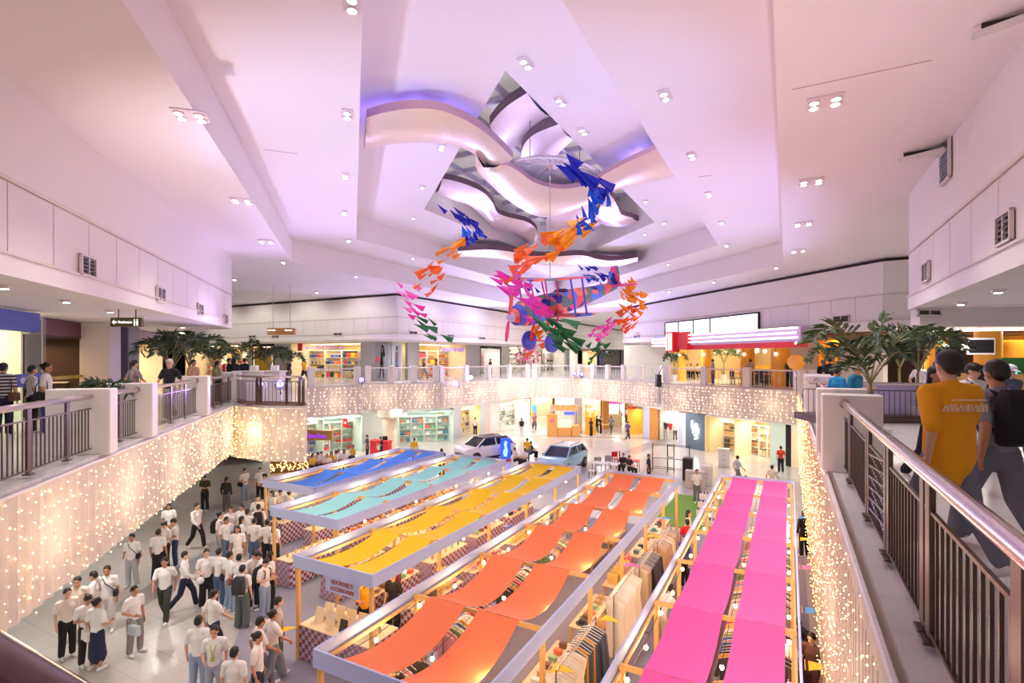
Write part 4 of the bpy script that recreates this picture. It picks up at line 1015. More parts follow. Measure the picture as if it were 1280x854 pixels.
# upper walkway
sp_ = up(4, 11.8, 200, 'person in black and white striped shirt with brown bag at the left edge of view', (226, 226, 230), NV, 'stand', 'bun', 'shoulder', (110, 74, 60))
for c_ in sp_.children:
    if c_.name.startswith('shirt'): c_.material_slots[0].material = two_tone('striped_jersey', (236, 236, 240), (44, 44, 52), 'checker', 26, .85, sx=0, sy=0)
up(40, 12.4, 150, 'person in white with dark sling leaning at the glass shop front on the left', W_, BK_, 'stand', 'short', 'cross', H=1.6)
up(58, 12.2, 120, 'person in white tee and jeans with dark bag in front of the glass shop', W_, (56, 70, 130), 'stand', 'bun', 'shoulder', H=1.66)
up(168, 16.2, 150, 'person in grey top with a red bag walking by the grey column', (150, 144, 150), GY, 'walk', 'tail', 'shoulder', (170, 20, 60), H=1.7)
up(212, 14.6, 0, 'person with white hair and black tee walking toward the balustrade', (34, 32, 40), (170, 160, 150), 'walk', 'short', H=1.74, hairm=HAIRW)
up(242, 19.5, 70, 'person in tan top blurred among the left palms', (214, 180, 140), KH, 'stand', 'short', H=1.7)
up(272, 20.5, 160, 'person in olive top and black trousers on the left walkway by the bay', (170, 165, 130), BK_, 'stand', 'tail')
up(286, 25.5, 120, 'person with bright pink backpack on the far left walkway', BK_, BK_, 'stand', 'short', 'backpack', (236, 30, 110), H=1.75)
up(292, 24.0, -160, 'person in black jacket next to the pink backpack', BK_, BK_, 'stand', 'long', kt='long', H=1.75)
up(306, 25.0, 180, 'person in black coat at the bakery counter on the left', (40, 40, 46), BK_, 'stand', 'short', kt='long', H=1.75)
up(380, 34.2, 80, 'person in yellow top and dark trousers walking below the toy shop', (236, 180, 30), NV, 'walk', 'tail', H=1.72)
up(361, 34.5, 150, 'person in navy in front of the pillar left of the toy shop', (44, 44, 84), GY, 'stand', 'short', H=1.7)
up(613, 46.5, 120, 'person in dark clothes at the far balcony left of the flowers', (80, 60, 60), BK_, 'stand', 'short')
up(530, 40, 90, 'person in dark top walking past the second toy shop', (60, 56, 60), GY, 'walk', 'short')
up(545, 41, -90, 'person in brown top walking past the second toy shop', (150, 90, 60), KH, 'walk', 'long')
# right side, diner guests
for px, Y, f, lb, tc, bc, ps in ((891, 34.2, -100, 'person in grey tee and jeans at the white railing before the diner', (150, 160, 176), (70, 90, 130), 'stand'), (938, 32.1, 170, 'person in beige top at the railing before the red tables', (190, 164, 140), (110, 80, 70), 'stand'),
        (970, 31.2, 120, 'person in white shirt sitting on at the diner table, by the right column', (236, 236, 240), BK_, 'stand'), (987, 30.1, 160, 'person in dark grey leaning at the rail by the round orange sign, left one', (80, 70, 70), BK_, 'stand'), (993, 29.8, 150, 'person in grey jeans leaning at the rail by the round orange sign, right one', (120, 120, 130), (100, 110, 140), 'stand')):
    up(px, Y, f, lb, tc, bc, ps, 'short', H=1.68)
for i, px in enumerate((858, 864, 872)): up(px, 44.6 + i * .2, 0, 'diner guest in white seated at the back tables, %s' % ['left', 'middle', 'right'][i], W_, BK_, 'sit', 'short', H=1.7)
up(1029, 21.0, 180, 'person in black seen behind the blue shirted pair, left one', BK_, BK_, 'stand', 'short', H=1.7); up(1037, 20.4, 170, 'person in black seen behind the blue shirted pair, right one', (40, 38, 50), BK_, 'stand', 'short', H=1.8)
up(1047, 11.9, 100, 'person in bright blue top behind the white pier on the right', (40, 150, 210), NV, 'stand', 'bun', H=1.58)
up(1070, 11.3, 30, 'person in teal tee and white cap looking down behind the white pier', (36, 130, 170), NV, 'phone', 'cap', H=1.66, hairm=mat('white_cap', (240, 240, 240), .7))
up(1168, 7.2, 10, 'person with long dark hair and brown top walking ahead of the yellow shirt', (84, 62, 58), BK_, 'walk', 'long', H=1.66)
up(1216, 8.0, 10, 'person in white shirt and cap with dark strap on the right walkway', W_, NV, 'walk', 'cap', 'cross', H=1.7, hairm=HAIR)
up(1262, 9.2, 0, 'person in white shirt and pale cap at the right edge of view, farther', (90, 90, 120), NV, 'walk', 'cap', H=1.66, hairm=LIGHTCAP if 'LIGHTCAP' in globals() else mat('pale_cap', (225, 225, 235), .7))
up(1170, 15.5, 160, 'person in dark red top by the purple lit planter on the right', (130, 40, 50), BK_, 'walk', 'short')
up(1226, 12.5, 170, 'person in dark clothes at the food court on the right', (60, 44, 44), BK_, 'stand', 'long', H=1.6)
up(1150, 16.5, 100, 'person in white blurred behind the palm leaves on the right', (236, 226, 226), KH, 'walk', 'short')
# the near figures : yellow shirt and big black backpack, both walking away
y = up(1186, 4.5, 178, 'person in loose yellow tee with pale back print walking away along the near walkway', (252, 172, 14), (120, 124, 140), 'walk', 'short', H=1.84, kt='loose')
M_print = mat('pale_print', (250, 225, 190), .7)
k = MB()
for i in range(9):
    x = -.15 + i * .0375
    k.tube([(x - .011, .158, 1.245), (x - .009, .158, 1.3), (x + .012, .158, 1.3 - .02 * (i % 3)), (x + .012, .158, 1.245)], .006, 5)
k.tube([(-.16, .16, 1.335), (.1, .16, 1.335)], .005, 5); k.build('back_print', M_print, y)
up(1246, 4.8, 182, 'person in grey clothes with a big black backpack walking beside the yellow shirt', (150, 150, 164), (120, 122, 136), 'walk', 'short', 'backpack', (22, 20, 24), H=1.76, kb='wide')
# ================================================================ CEILING ART
M_champ = mat('champagne_metal', (244, 226, 210), .3, .5, var=.06, scale=.8)
M_mauve = mat('mauve_metal', (214, 178, 188), .35, .45, var=.05)
M_mauve_d = mat('dark_mauve_rim', (120, 96, 108), .45, .3)
M_shaftp = mat('skylight_panel', (226, 204, 214), .35, .35, var=.05)
def plate(name, near, far, z, th, mats, label=None):
    """solid curved ceiling plate from two pixel edges laid at height z"""
    def dense(pts):
        out = []
        for i in range(len(pts) - 1):
            p0 = pts[max(i - 1, 0)]; p1, p2 = pts[i], pts[i + 1]; p3 = pts[min(i + 2, len(pts) - 1)]
            for k in range(5):
                t = k / 5; out.append(tuple(.5 * (2 * b + (c - a) * t + (2 * a - 5 * b + 4 * c - d) * t * t + (3 * b - a - 3 * c + d) * t ** 3) for a, b, c, d in zip(p0, p1, p2, p3)))
        return out + [pts[-1]]
    def resample(pts, n):
        L = [0]
        for a, b in zip(pts[:-1], pts[1:]): L.append(L[-1] + (b - a).length)
        out = []
        for i in range(n):
            s = L[-1] * i / (n - 1); k = 0
            while k < len(L) - 2 and L[k + 1] < s: k += 1
            out.append(pts[k].lerp(pts[k + 1], (s - L[k]) / max(1e-6, L[k + 1] - L[k])))
        return out
    A = resample([P(x, y, z) for x, y in dense(near)], 40); B = resample([P(x, y, z) for x, y in dense(far)], 40)
    c = (A[20] + B[20]) / 2; upv = Vector((0, 0, th)); mb = MB(); mb.cur = 0
    n = len(A)
    bot = []
    for a, b in zip(A, B): bot.append([a.lerp(b, t) - c - Vector((0, 0, .22 * 4 * t * (1 - t) * min(1, (b - a).length / 3))) for t in (0, .25, .5, .75, 1)])
    mb.add([p for r in bot for p in r], [(i * 5 + j, i * 5 + j + 1, (i + 1) * 5 + j + 1, (i + 1) * 5 + j) for i in range(n - 1) for j in range(4)])
    mb.add([p + upv for r in bot for p in (r[0], r[4])], [(i * 2, (i + 1) * 2, (i + 1) * 2 + 1, i * 2 + 1) for i in range(n - 1)])
    mb.cur = 1
    for e_ in (0, 4):
        vs = [r[e_] for r in bot] + [r[e_] + upv for r in bot]; mb.add(vs, [(i, i + 1, n + i + 1, n + i) for i in range(n - 1)])
    for r in (bot[0], bot[-1]): mb.add([r[0], r[4], r[4] + upv, r[0] + upv], [(0, 1, 2, 3)])
    o = mb.build(name, mats, None, c, smooth=True)
    return struct(o)
plate('ceiling_ribbon', [(458, 147), (480, 141), (510, 136), (545, 137), (575, 147), (600, 161), (622, 179), (641, 198)], [(455, 187), (480, 182), (510, 179), (545, 179), (570, 183), (592, 192), (603, 205), (612, 216)], 12.75, .2, [M_champ, M_mauve])
plate('ceiling_ribbon', [(613, 216), (628, 206), (645, 212), (668, 228), (700, 236), (735, 231), (757, 217), (790, 200), (815, 189), (834, 179)], [(595, 192), (596, 212), (612, 230), (640, 254), (680, 272), (730, 258), (770, 238), (812, 229), (853, 217)], 12.62, .14, [M_champ, M_mauve])
plate('ceiling_ribbon', [(572, 314), (610, 312), (640, 315), (662, 320), (690, 321), (725, 319), (748, 324), (770, 326), (797, 322)], [(574, 321), (610, 322), (640, 325), (665, 330), (700, 332), (735, 332), (760, 333), (780, 332), (798, 327)], 12.7, .28, [M_champ, M_mauve_d])
plate('ceiling_ribbon', [(612, 157), (622, 144), (636, 131), (659, 116)], [(632, 187), (648, 182), (672, 165), (689, 146)], 14.6, .3, [M_shaftp, M_mauve_d])
plate('ceiling_ribbon', [(651, 200), (654, 183), (668, 168), (699, 155)], [(690, 204), (694, 196), (702, 188), (717, 174)], 14.2, .3, [M_shaftp, M_mauve_d])
plate('ceiling_ribbon', [(553, 223), (578, 229), (603, 240), (616, 254), (622, 266), (637, 272), (658, 277), (670, 286), (672, 296)], [(545, 241), (566, 250), (585, 256), (598, 266), (608, 276), (622, 288), (640, 292), (655, 300), (664, 306)], 13.75, .22, [M_shaftp, M_mauve_d])
plate('ceiling_ribbon', [(682, 281), (684, 272), (700, 262), (725, 256), (740, 250)], [(690, 296), (715, 296), (740, 290), (752, 280), (758, 262)], 14.0, .25, [M_shaftp, M_mauve_d])
plate('ceiling_ribbon', [(757, 240), (765, 246), (772, 258), (777, 268), (790, 272)], [(742, 268), (752, 280), (770, 284), (790, 282), (800, 276)], 13.7, .22, [M_shaftp, M_mauve_d])
# pleated glass petal with ribs
c = P(694, 214, 13.0); a = (P(757, 217, 13.0) - P(631, 205, 13.0)) / 2; b_ = (P(694, 236, 13.0) - P(694, 196, 13.0)) / 2
M_petal = mat('frosted_petal', (232, 226, 246), .25, 0, alpha=.6, var=.03)
e = empty('glass_petal', c, 0, 'frosted ribbed glass disc hanging in the middle of the ceiling ribbons', 'ceiling feature')
mb = MB(); mb.loft([[a * math.cos(t) * r + b_ * math.sin(t) * r + Vector((0, 0, z)) for t in [2 * PI * i / 40 for i in range(40)]] for r, z in ((.02, .25), (.4, .2), (.75, .08), (1, -.12), (1.0, -.15), (.75, .05), (.4, .17), (.02, .22))], caps=False)
mb.build('disc', M_petal, e, smooth=True)
for i in range(18):
    t = 2 * PI * i / 18; d = a * math.cos(t) + b_ * math.sin(t)
    MB().tube([Vector((0, 0, .2)), d * .4 + Vector((0, 0, .15)), d * .75 + Vector((0, 0, .03)), d + Vector((0, 0, -.17))], .022, 6).build('rib', M_white, e, smooth=True)
MB().ell((0, 0, .2), .14).build('hub', M_white, e, smooth=True)
MB().tube([a * math.cos(t) + b_ * math.sin(t) + Vector((0, 0, -.14)) for t in [2 * PI * i / 40 for i in range(40)]], .035, 6, closed=True).build('rim', M_white, e, smooth=True)
for k in (-.5, .5): MB().tube([a * k + Vector((0, 0, .1)), a * k + Vector((0, 0, 2.35))], .012, 5).build('hanger', M_mauve_d, e)
# glazed roof
M_pane = mat('milky_roof_glass', (196, 192, 186), .4, var=.05, scale=.7, emit=.34); M_beam = mat('roof_steel', (196, 188, 214), .45, .1)  # roof panes given a faint glow of their own, standing for sky light
V, Fs = face_fill(K3, [], Z_sky, False); struct(MB().add(V, Fs).build('window_1', M_pane))
mb = MB(); cc = (K3[0] + K3[2]) / 2
for k in range(-10, 11):
    for d, n in ((UU, VV), (VV, UU)):
        p = cc + n * (k * 1.6)
        mb.box(p + Vector((0, 0, Z_sky - .12 - (.02 if d is UU else 0))), (30, .11, .18), head_of(Vector((0, 0, 0)), d))
# keep beams inside the shaft
bm = bmesh.new(); me = mb.mesh('tmpb', M_beam); bm.from_mesh(me)
for i in range(4):
    a_, b2 = K3[i], K3[(i + 1) % 4]; d = (b2 - a_); n = Vector((d.y, -d.x, 0)).normalized()
    bmesh.ops.bisect_plane(bm, geom=bm.verts[:] + bm.edges[:] + bm.faces[:], plane_co=a_, plane_no=n, clear_outer=True)
bm.to_mesh(me); bm.free(); me.name = 'trim_roof_beams'
struct(link('trim_8', me))
# ---------------------------------------------------------------- biplane
M_patch = two_tone('patchwork_paint', [(70, 110, 214), (240, 90, 70), (236, 70, 140), (110, 126, 116), (30, 30, 130), (250, 130, 100), (84, 130, 230), (236, 90, 96)], None, 'voronoi', 4.0, .5)
M_pb, M_pp, M_pr, M_lav = mat('plane_blue', (70, 84, 206), .45), mat('plane_pink', (232, 60, 140), .45), mat('plane_red', (238, 80, 50), .45), mat('plane_lavender', (200, 190, 240), .4)
nose = at(640, 393, 14.0); tail = at(771, 358, 17.0); fx = (nose - tail).normalized(); Lp_ = (nose - tail).length
sd = fx.cross(Vector((0, 0, 1))).normalized(); sd = (sd * math.cos(.1) + sd.cross(fx) * math.sin(.1)).normalized(); uz = sd.cross(fx).normalized()
pl = empty('model_biplane', (0, 0, 0), 0, 'colourful patchwork biplane hanging among the paper planes', 'model plane')
pl.matrix_world = Matrix((( fx.x, -sd.x, uz.x, tail.x), (fx.y, -sd.y, uz.y, tail.y), (fx.z, -sd.z, uz.z, tail.z), (0, 0, 0, 1)))
def ring(x, w, h, z, n=16, p=.8): return [Vector((x, math.copysign(abs(math.cos(t)) ** p, math.cos(t)) * w, z + math.copysign(abs(math.sin(t)) ** p, math.sin(t)) * h)) for t in [2 * PI * i / n for i in range(n)]]
MB().loft([ring(0, .05, .1, .02), ring(.6, .12, .16, 0), ring(1.7, .24, .27, -.02), ring(2.6, .31, .34, -.03), ring(3.6, .33, .37, -.05), ring(4.3, .33, .36, -.06), ring(Lp_ - .12, .22, .24, -.07), ring(Lp_, .1, .1, -.07)]).build('fuselage', M_patch, pl, smooth=True)
MB().loft([ring(Lp_ - .75, .345, .375, -.06), ring(Lp_ - .5, .34, .36, -.06), ring(Lp_ - .1, .24, .26, -.07)]).build('cowl', M_pb, pl, smooth=True)
MB().loft([ring(Lp_, .13, .13, -.07), ring(Lp_ + .12, .1, .1, -.07), ring(Lp_ + .2, .02, .02, -.07)]).build('spinner', M_lav, pl, smooth=True)
for k in range(2):
    a_ = .35 + PI * k; d = Vector((0, math.sin(a_), math.cos(a_)))
    MB().loft([[Vector((Lp_ + .12, 0, -.07)) + d * r + Vector((sx * .012, 0, 0)) + Vector((0, d.z, -d.y)) * (sy * w) for sx, sy in ((-1, -1), (1, -1), (1, 1), (-1, 1))] for r, w in ((.06, .03), (.3, .06), (.55, .06), (.72, .025))]).build('propeller_blade', M_pp if k else M_pr, pl, smooth=True)
def wing(name, x, z, c, half, dih):
    rings = []
    for i in range(-8, 9):
        y = half * i / 8; cw = c * (1 if abs(i) < 7 else .8 if abs(i) == 7 else .45); zz = z + abs(y) * dih
        rings.append([Vector((x + cw * q, y, zz + c * h)) for q, h in ((.5, .0), (.3, .05), (-.1, .05), (-.5, .01), (-.5, 0), (.3, -.015))])
    return MB().loft(rings).build(name, M_patch, pl, smooth=True)
wing('upper_wing', Lp_ - 1.35, .72, .62, 1.75, .03); wing('lower_wing', Lp_ - 1.45, -.32, .58, 1.6, .05)
for y in (-1.25, 1.25):
    for x in (-1.15, -1.6): MB().tube([(Lp_ + x, y, -.26), (Lp_ + x + .08, y, .78)], .026, 6).build('wing_strut', M_pb, pl)
for y in (-.3, .3):
    for x in (-1.15, -1.6): MB().tube([(Lp_ + x, y * .9, .2), (Lp_ + x + .05, y, .74)], .024, 6).build('cabane_strut', M_pp, pl)
for s in (-1, 1):
    MB().tube([(Lp_ - 1.1, s * .22, -.3), (Lp_ - .95, s * .42, -.95)], .04, 8).build('gear_leg', M_pr, pl); MB().tube([(Lp_ - 1.6, s * .22, -.3), (Lp_ - .97, s * .42, -.95)], .03, 8).build('gear_leg', M_pp, pl)
    w = MB(); w.loft([[Vector((Lp_ - .95 + math.cos(t) * r, s * .46 + y, -.98 + math.sin(t) * r)) for t in [2 * PI * i / 24 for i in range(24)]] for r, y in ((.1, -.06), (.24, -.06), (.28, -.03), (.28, .03), (.24, .06), (.1, .06))]).build('wheel', M_pb, pl, smooth=True)
MB().tube([(Lp_ - .95, -.42, -.95), (Lp_ - .95, .42, -.95)], .025, 8).build('axle', M_pp, pl)
MB().loft([[Vector((x, y * .03, z)) for x, y, z in ((b0, -1, z0), (b1, -1, z0), (b1, 1, z0), (b0, 1, z0))] for b0, b1, z0 in ((-.12, .5, .05), (-.16, .4, .35), (-.1, .2, .62), (-.02, .1, .68))]).build('tail_fin', M_patch, pl)
MB().loft([[Vector((x, y, z + .06)) for x, z in ((c1, -.015), (c1, .015), (-.12, .015), (-.12, -.015))] for y, c1 in ((-.75, .12), (-.5, .3), (0, .42), (.5, .3), (.75, .12))]).build('tailplane', M_pp, pl)
MB().lathe((Lp_ - 2.0, 0, .28), [(.2, 0), (.22, .04), (.17, .06), (.16, .02)], 14).build('cockpit_rim', mat('navy_leather', (34, 28, 90), .5), pl, smooth=True)
ctr = tail + fx * (Lp_ - 1.6) + uz * .7
o = MB().tube([(0, 0, 0), (0, 0, 12.9 - ctr.z)], .012, 5).build('hanging_cable', M_steel, None, ctr); tag(o, 'thin steel cable holding up the patchwork biplane', 'cable')
# ---------------------------------------------------------------- paper planes
def dart():
    b = MB(); t = .012
    for s in (-1, 1):
        A, B_, C_ = Vector((.5, 0, .0)), Vector((-.42, s * .34, .05)), Vector((-.42, s * .03, .0))
        vs = [A, B_, C_]; b.add(vs + [v - Vector((0, 0, t)) for v in vs], [(0, 1, 2), (5, 4, 3), (0, 3, 4, 1), (1, 4, 5, 2), (2, 5, 3, 0)])
        A2, B2_, C2 = Vector((.5, 0, 0)), Vector((-.42, s * .03, 0)), Vector((-.42, 0, -.2)); vs = [A2, B2_, C2]; n = Vector((0, s * t, 0))
        b.add(vs + [v - n for v in vs], [(0, 1, 2), (5, 4, 3), (0, 3, 4, 1), (1, 4, 5, 2), (2, 5, 3, 0)])
    return b
DART = dart()
PC = dict(navy=(12, 24, 168), blue=(20, 92, 206), amber=(255, 158, 8), orange=(252, 118, 34), coral=(255, 112, 72), pink=(250, 70, 190), rose=(255, 130, 200), green=(36, 116, 66))
DM = {k: DART.mesh('paper_plane', mat('paper_' + k, c, .6, var=.05)) for k, c in PC.items()}
def flock(cols, path, Y0, Y1, n, spread, size, where, heading):
    """n darts along a pixel path; heading = pixel direction the noses point to"""
    for i in range(n):
        t = (i + .5) / n * (len(path) - 1); k = min(int(t), len(path) - 2); f = t - k
        x = path[k][0] * (1 - f) + path[k + 1][0] * f + R.gauss(0, spread * 1.45); y = path[k][1] * (1 - f) + path[k + 1][1] * f + R.gauss(0, spread * 1.05)
        Y = Y0 + (Y1 - Y0) * i / n + R.uniform(-.5, .5); p = at(x, y, Y)
        d = Vector((heading[0] + R.uniform(-.25, .25), R.uniform(-.5, .3), -heading[1] + R.uniform(-.2, .2))).normalized()
        q = d.to_track_quat('X', 'Z'); c = R.choice(cols)
        o = link('hanging_paper_plane', DM[c], None, p); o.rotation_euler = (q @ Quaternion((1, 0, 0), R.uniform(-.9, .9))).to_euler(); o.scale = (size * .84 * R.uniform(.75, 1.2),) * 3
        nm = {'navy': 'blue', 'blue': 'blue', 'amber': 'yellow orange', 'orange': 'orange', 'coral': 'coral orange', 'pink': 'pink', 'rose': 'pink', 'green': 'green'}[c]
        lb = '%s paper plane %s' % (nm, where)
        tag(o, lb, 'paper plane', nm + ' paper planes ' + where)
UPL = (-.8, -.55)
flock(['navy'], [(556, 257), (572, 268), (586, 276), (596, 272)], 16, 16.5, 9, 3, .55, 'in the left hanging swirl', UPL)
flock(['blue', 'navy'], [(578, 276), (590, 285), (598, 292), (580, 296), (590, 305)], 16.5, 17, 14, 4, .42, 'in the left hanging swirl', (-.3, -.8))
flock(['amber'], [(588, 300), (568, 304), (555, 314), (575, 312), (550, 330)], 17, 17, 13, 4, .48, 'in the left hanging swirl', (.8, -.45))
flock(['orange'], [(545, 328), (534, 342), (545, 348), (528, 360)], 17, 16.5, 13, 5, .45, 'in the left hanging swirl', (.8, -.5))
flock(['rose', 'pink'], [(515, 358), (508, 372), (524, 372), (508, 392), (530, 390)], 16.5, 16, 17, 5, .4, 'in the left hanging swirl', (-.7, -.5))
flock(['green'], [(522, 395), (536, 410), (545, 416), (550, 426)], 16, 15.5, 9, 5, .52, 'in the left hanging swirl', (-.8, -.5))
flock(['navy'], [(708, 205), (725, 215), (740, 230), (752, 238)], 11.5, 12, 13, 5, .62, 'in the tall middle swirl', UPL)
flock(['blue'], [(735, 240), (748, 248), (728, 258), (742, 268), (732, 275)], 12, 12.5, 13, 6, .5, 'in the tall middle swirl', (-.3, -.8))
flock(['amber'], [(722, 272), (735, 284), (702, 290), (720, 298), (680, 300), (712, 308)], 12.5, 12.5, 17, 6, .58, 'in the tall middle swirl', (.8, -.5))
flock(['coral', 'orange'], [(690, 306), (672, 316), (660, 314), (655, 330), (645, 338)], 12.5, 12.5, 16, 6, .52, 'in the tall middle swirl', (.8, -.45))
flock(['rose', 'pink'], [(634, 342), (636, 356), (648, 360), (640, 366)], 12.5, 12.5, 14, 6, .46, 'in the tall middle swirl', (-.7, -.4))
flock(['blue', 'navy'], [(640, 338), (650, 348), (658, 360), (664, 370)], 13.5, 13.5, 8, 3, .28, 'in the tall middle swirl', (-.6, -.6))
flock(['pink'], [(660, 372), (668, 380), (680, 390), (672, 400)], 12.5, 12, 11, 5, .52, 'in the tall middle swirl', (-.8, -.4))
flock(['green'], [(684, 398), (696, 405), (692, 412), (710, 420), (700, 432), (716, 426)], 12, 12, 13, 5, .6, 'in the tall middle swirl', (-.8, -.5))
flock(['amber'], [(670, 412), (676, 424)], 15, 15, 4, 2, .4, 'in the tall middle swirl', (.6, -.6))
flock(['rose', 'coral'], [(680, 430), (665, 438), (652, 446)], 20, 21, 8, 4, .5, 'in the tall middle swirl', (.7, -.3))
flock(['navy', 'blue'], [(732, 336), (742, 342), (752, 346), (764, 354)], 20, 20, 24, 5, .42, 'in the right hanging swirl', (-.7, -.4))
flock(['amber'], [(781, 354), (786, 364), (793, 374), (780, 380), (794, 386)], 20, 19.5, 26, 5, .5, 'in the right hanging swirl', (-.6, -.6))
flock(['orange'], [(796, 386), (780, 394), (792, 398), (776, 406), (788, 408)], 19.5, 19, 18, 4, .46, 'in the right hanging swirl', (.7, -.5))
flock(['pink', 'rose'], [(770, 398), (760, 406), (764, 412), (748, 416), (744, 424)], 19, 19, 19, 4, .42, 'in the right hanging swirl', (.7, -.5))
flock(['green'], [(738, 430), (746, 434), (750, 442), (742, 446)], 19, 19, 11, 4, .42, 'in the right hanging swirl', (.6, -.5))
# ---------------------------------------------------------------- ceiling lamps
M_lens = mat('lamp_lens', (255, 250, 245), .3, emit=22, var=0)
M_plate = mat('lamp_plate', (236, 222, 224), .5)
def inside(p, K):
    s = None
    for i in range(4):
        a_, b2 = K[i], K[(i + 1) % 4]; c_ = (b2.x - a_.x) * (p.y - a_.y) - (b2.y - a_.y) * (p.x - a_.x)
        if s is None: s = c_ > 0
        elif s != (c_ > 0): return False
    return True
LAMPS = []
def lamp(px, py, n, label, z=None, group=None):
    if z is None:
        for zz, K in ((Z_c, K2), (Z_b, K1), (Z_a, None)):
            p = P(px, py, zz)
            if K is None or inside(p, K): z = zz; break
    p = P(px, py, z); e = empty('ceiling_downlight', p, ROT_U if px > 640 else -A17, label, 'ceiling light', group)
    offs = {1: [(0, 0)], 2: [(0, -.11), (0, .11)], 4: [(-.15, -.1), (.15, -.1), (-.15, .1), (.15, .1)]}[n]
    w = {1: (.2, .2), 2: (.22, .44), 4: (.52, .42)}[n]
    MB().rbox((0, 0, -.014), (w[0], w[1], .028), .008, M=None).build('housing', M_plate, e)
    for x, y in offs:
        MB().lathe((x, y, -.09), [(.03, .02), (.06, .028), (.068, .04), (.07, .065)], 14).build('lens', M_lens, e, smooth=True)
        MB().lathe((x, y, -.07), [(.072, .01), (.082, .01), (.086, .045), (.072, .045)], 14).build('ring', M_plate, e, smooth=True)
    LAMPS.append((p, n)); return e
LL = [(238, 143, 4, 'square cluster of four downlights high on the left ceiling border, nearest'), (302, 250, 4, 'square cluster of four downlights on the left ceiling border, second'), (333, 301, 4, 'square cluster of four downlights on the left ceiling border, farthest'),
      (354, 327, 2, 'twin downlight past the left corner of the outer ceiling step'), (432, 219, 2, 'twin downlight on the left raised ceiling band, middle'), (434, 142, 2, 'twin downlight on the left raised ceiling band beside the bronze ribbon end'), (430, 265, 2, 'twin downlight on the left raised ceiling band, farthest'), (436, 300, 2, 'twin downlight beneath the left ceiling step corner'),
      (445, 345, 2, 'twin downlight on the far left ceiling above the toy shop'), (396, 365, 2, 'twin downlight on the far left ceiling nearest the back wall'), (293, 349, 2, 'twin downlight beside the far corner of the left bulkhead'), (517, 272, 1, 'single small downlight left of the upper blue paper planes'), (528, 233, 1, 'single small downlight left of the roof opening'), (552, 183, 2, 'twin downlight just under the bronze ribbon'), (516, 322, 1, 'single downlight left of the orange paper planes'),
      (440, 3, 2, 'twin downlight cut by the top edge of view'), (657, 78, 2, 'twin downlight near the tip of the roof opening'), (701, 126, 2, 'brightest flaring downlight right of the roof opening'), (729, 163, 2, 'twin downlight between the flaring lamp and the bronze ribbon'), (831, 118, 2, 'twin downlight on the right raised ceiling band, nearest'),
      (865, 194, 2, 'twin downlight on the right raised ceiling band just past the ribbon end'), (886, 242, 2, 'twin downlight on the right raised ceiling band, third'), (902, 278, 2, 'twin downlight on the right raised ceiling band by the step corner'), (807, 251, 1, 'single downlight above the right tip of the roof opening'), (830, 278, 1, 'single downlight right of the roof opening tip'), (806, 292, 1, 'bright single lamp under the right tip of the roof opening'), (908, 306, 2, 'twin downlight below the step corner on the right'),
      (835, 330, 1, 'single downlight far right of the biplane tail'), (1031, 126, 4, 'square cluster of four downlights on the right ceiling border, nearest'), (1014, 226, 4, 'square cluster of four downlights on the right ceiling border, second'), (1004, 279, 4, 'square cluster of four downlights on the right ceiling border, third'), (998, 313, 4, 'square cluster of four downlights on the right ceiling border, fourth'),
      (970, 334, 2, 'twin downlight on the far right ceiling past the outer step'), (892, 352, 2, 'twin downlight on the far right ceiling above the diner'), (836, 364, 2, 'twin downlight on the far right ceiling near the corridor')]
for l in LL: lamp(*l)
for px, py, lb in ((5, 357, 'round downlight in the left walkway soffit, nearest'), (83, 375, 'round downlight in the left walkway soffit, second'), (138, 388, 'round downlight in the left walkway soffit, third'), (177, 396, 'round downlight in the left walkway soffit, above the olive sign'), (228, 408, 'round downlight in the left walkway soffit, above the palms'), (1248, 362, 'round downlight in the right walkway soffit, nearer'), (1201, 378, 'round downlight in the right walkway soffit, farther')):
    lamp(px, py, 1, lb, z=8.42)
# stage lamps on the balustrade
M_blue = mat('blue_lens', (70, 60, 255), .3, emit=20, var=0); M_wlens = mat('white_lens', (255, 245, 240), .3, emit=60, var=0)
PARS = []
def par(px, py, Y, label, m, aim, blue=True):
    p = at(px, py, Y); e = empty('stage_lamp', p, 0, label, 'stage lamp'); d = Vector(aim).normalized()
    q = d.to_track_quat('Z', 'Y').to_matrix()
    b = MB(); b.loft([[q @ Vector((math.cos(t) * r, math.sin(t) * r, z)) for t in [2 * PI * i / 16 for i in range(16)]] for r, z in ((.08, -.3), (.14, -.26), (.17, 0), (.17, .02))]); b.build('can', M_dark, e, smooth=True)
    MB().loft([[q @ Vector((math.cos(t) * r, math.sin(t) * r, z)) for t in [2 * PI * i / 16 for i in range(16)]] for r, z in ((.15, .022), (.13, .05), (.02, .06))]).build('lens', m, e, smooth=True)
    MB().tube([(-.2, 0, 0), (-.2, 0, -.22), (.2, 0, -.22), (.2, 0, 0)], .015, 6).build('yoke', M_dark, e); MB().tube([(0, 0, -.22), (0, .1, -.42)], .02, 6).build('clamp', M_dark, e)
    PARS.append((p, d)); return e
par(452, 475, 33.8, 'blue stage lamp clamped to the balcony edge below the toy shop', M_blue, (.1, -1, .3)); par(588, 472, 40.5, 'dazzling white stage lamp on the far left balustrade', M_wlens, (.02, -1, -.02))
par(571, 481, 39.4, 'small violet stage lamp just under the dazzling white one', M_blue, (.0, -1, .2))
par(718, 467, 46.3, 'blue stage lamp on the far middle balustrade, left of the pair', M_blue, (-.05, -1, .28)); par(727, 468, 46.2, 'blue stage lamp on the far middle balustrade, right of the pair', M_blue, (.05, -1, .28))
par(350, 480, 20.5, 'blue stage lamp behind the railing of the rounded bay', M_blue, (.35, -1, .3))
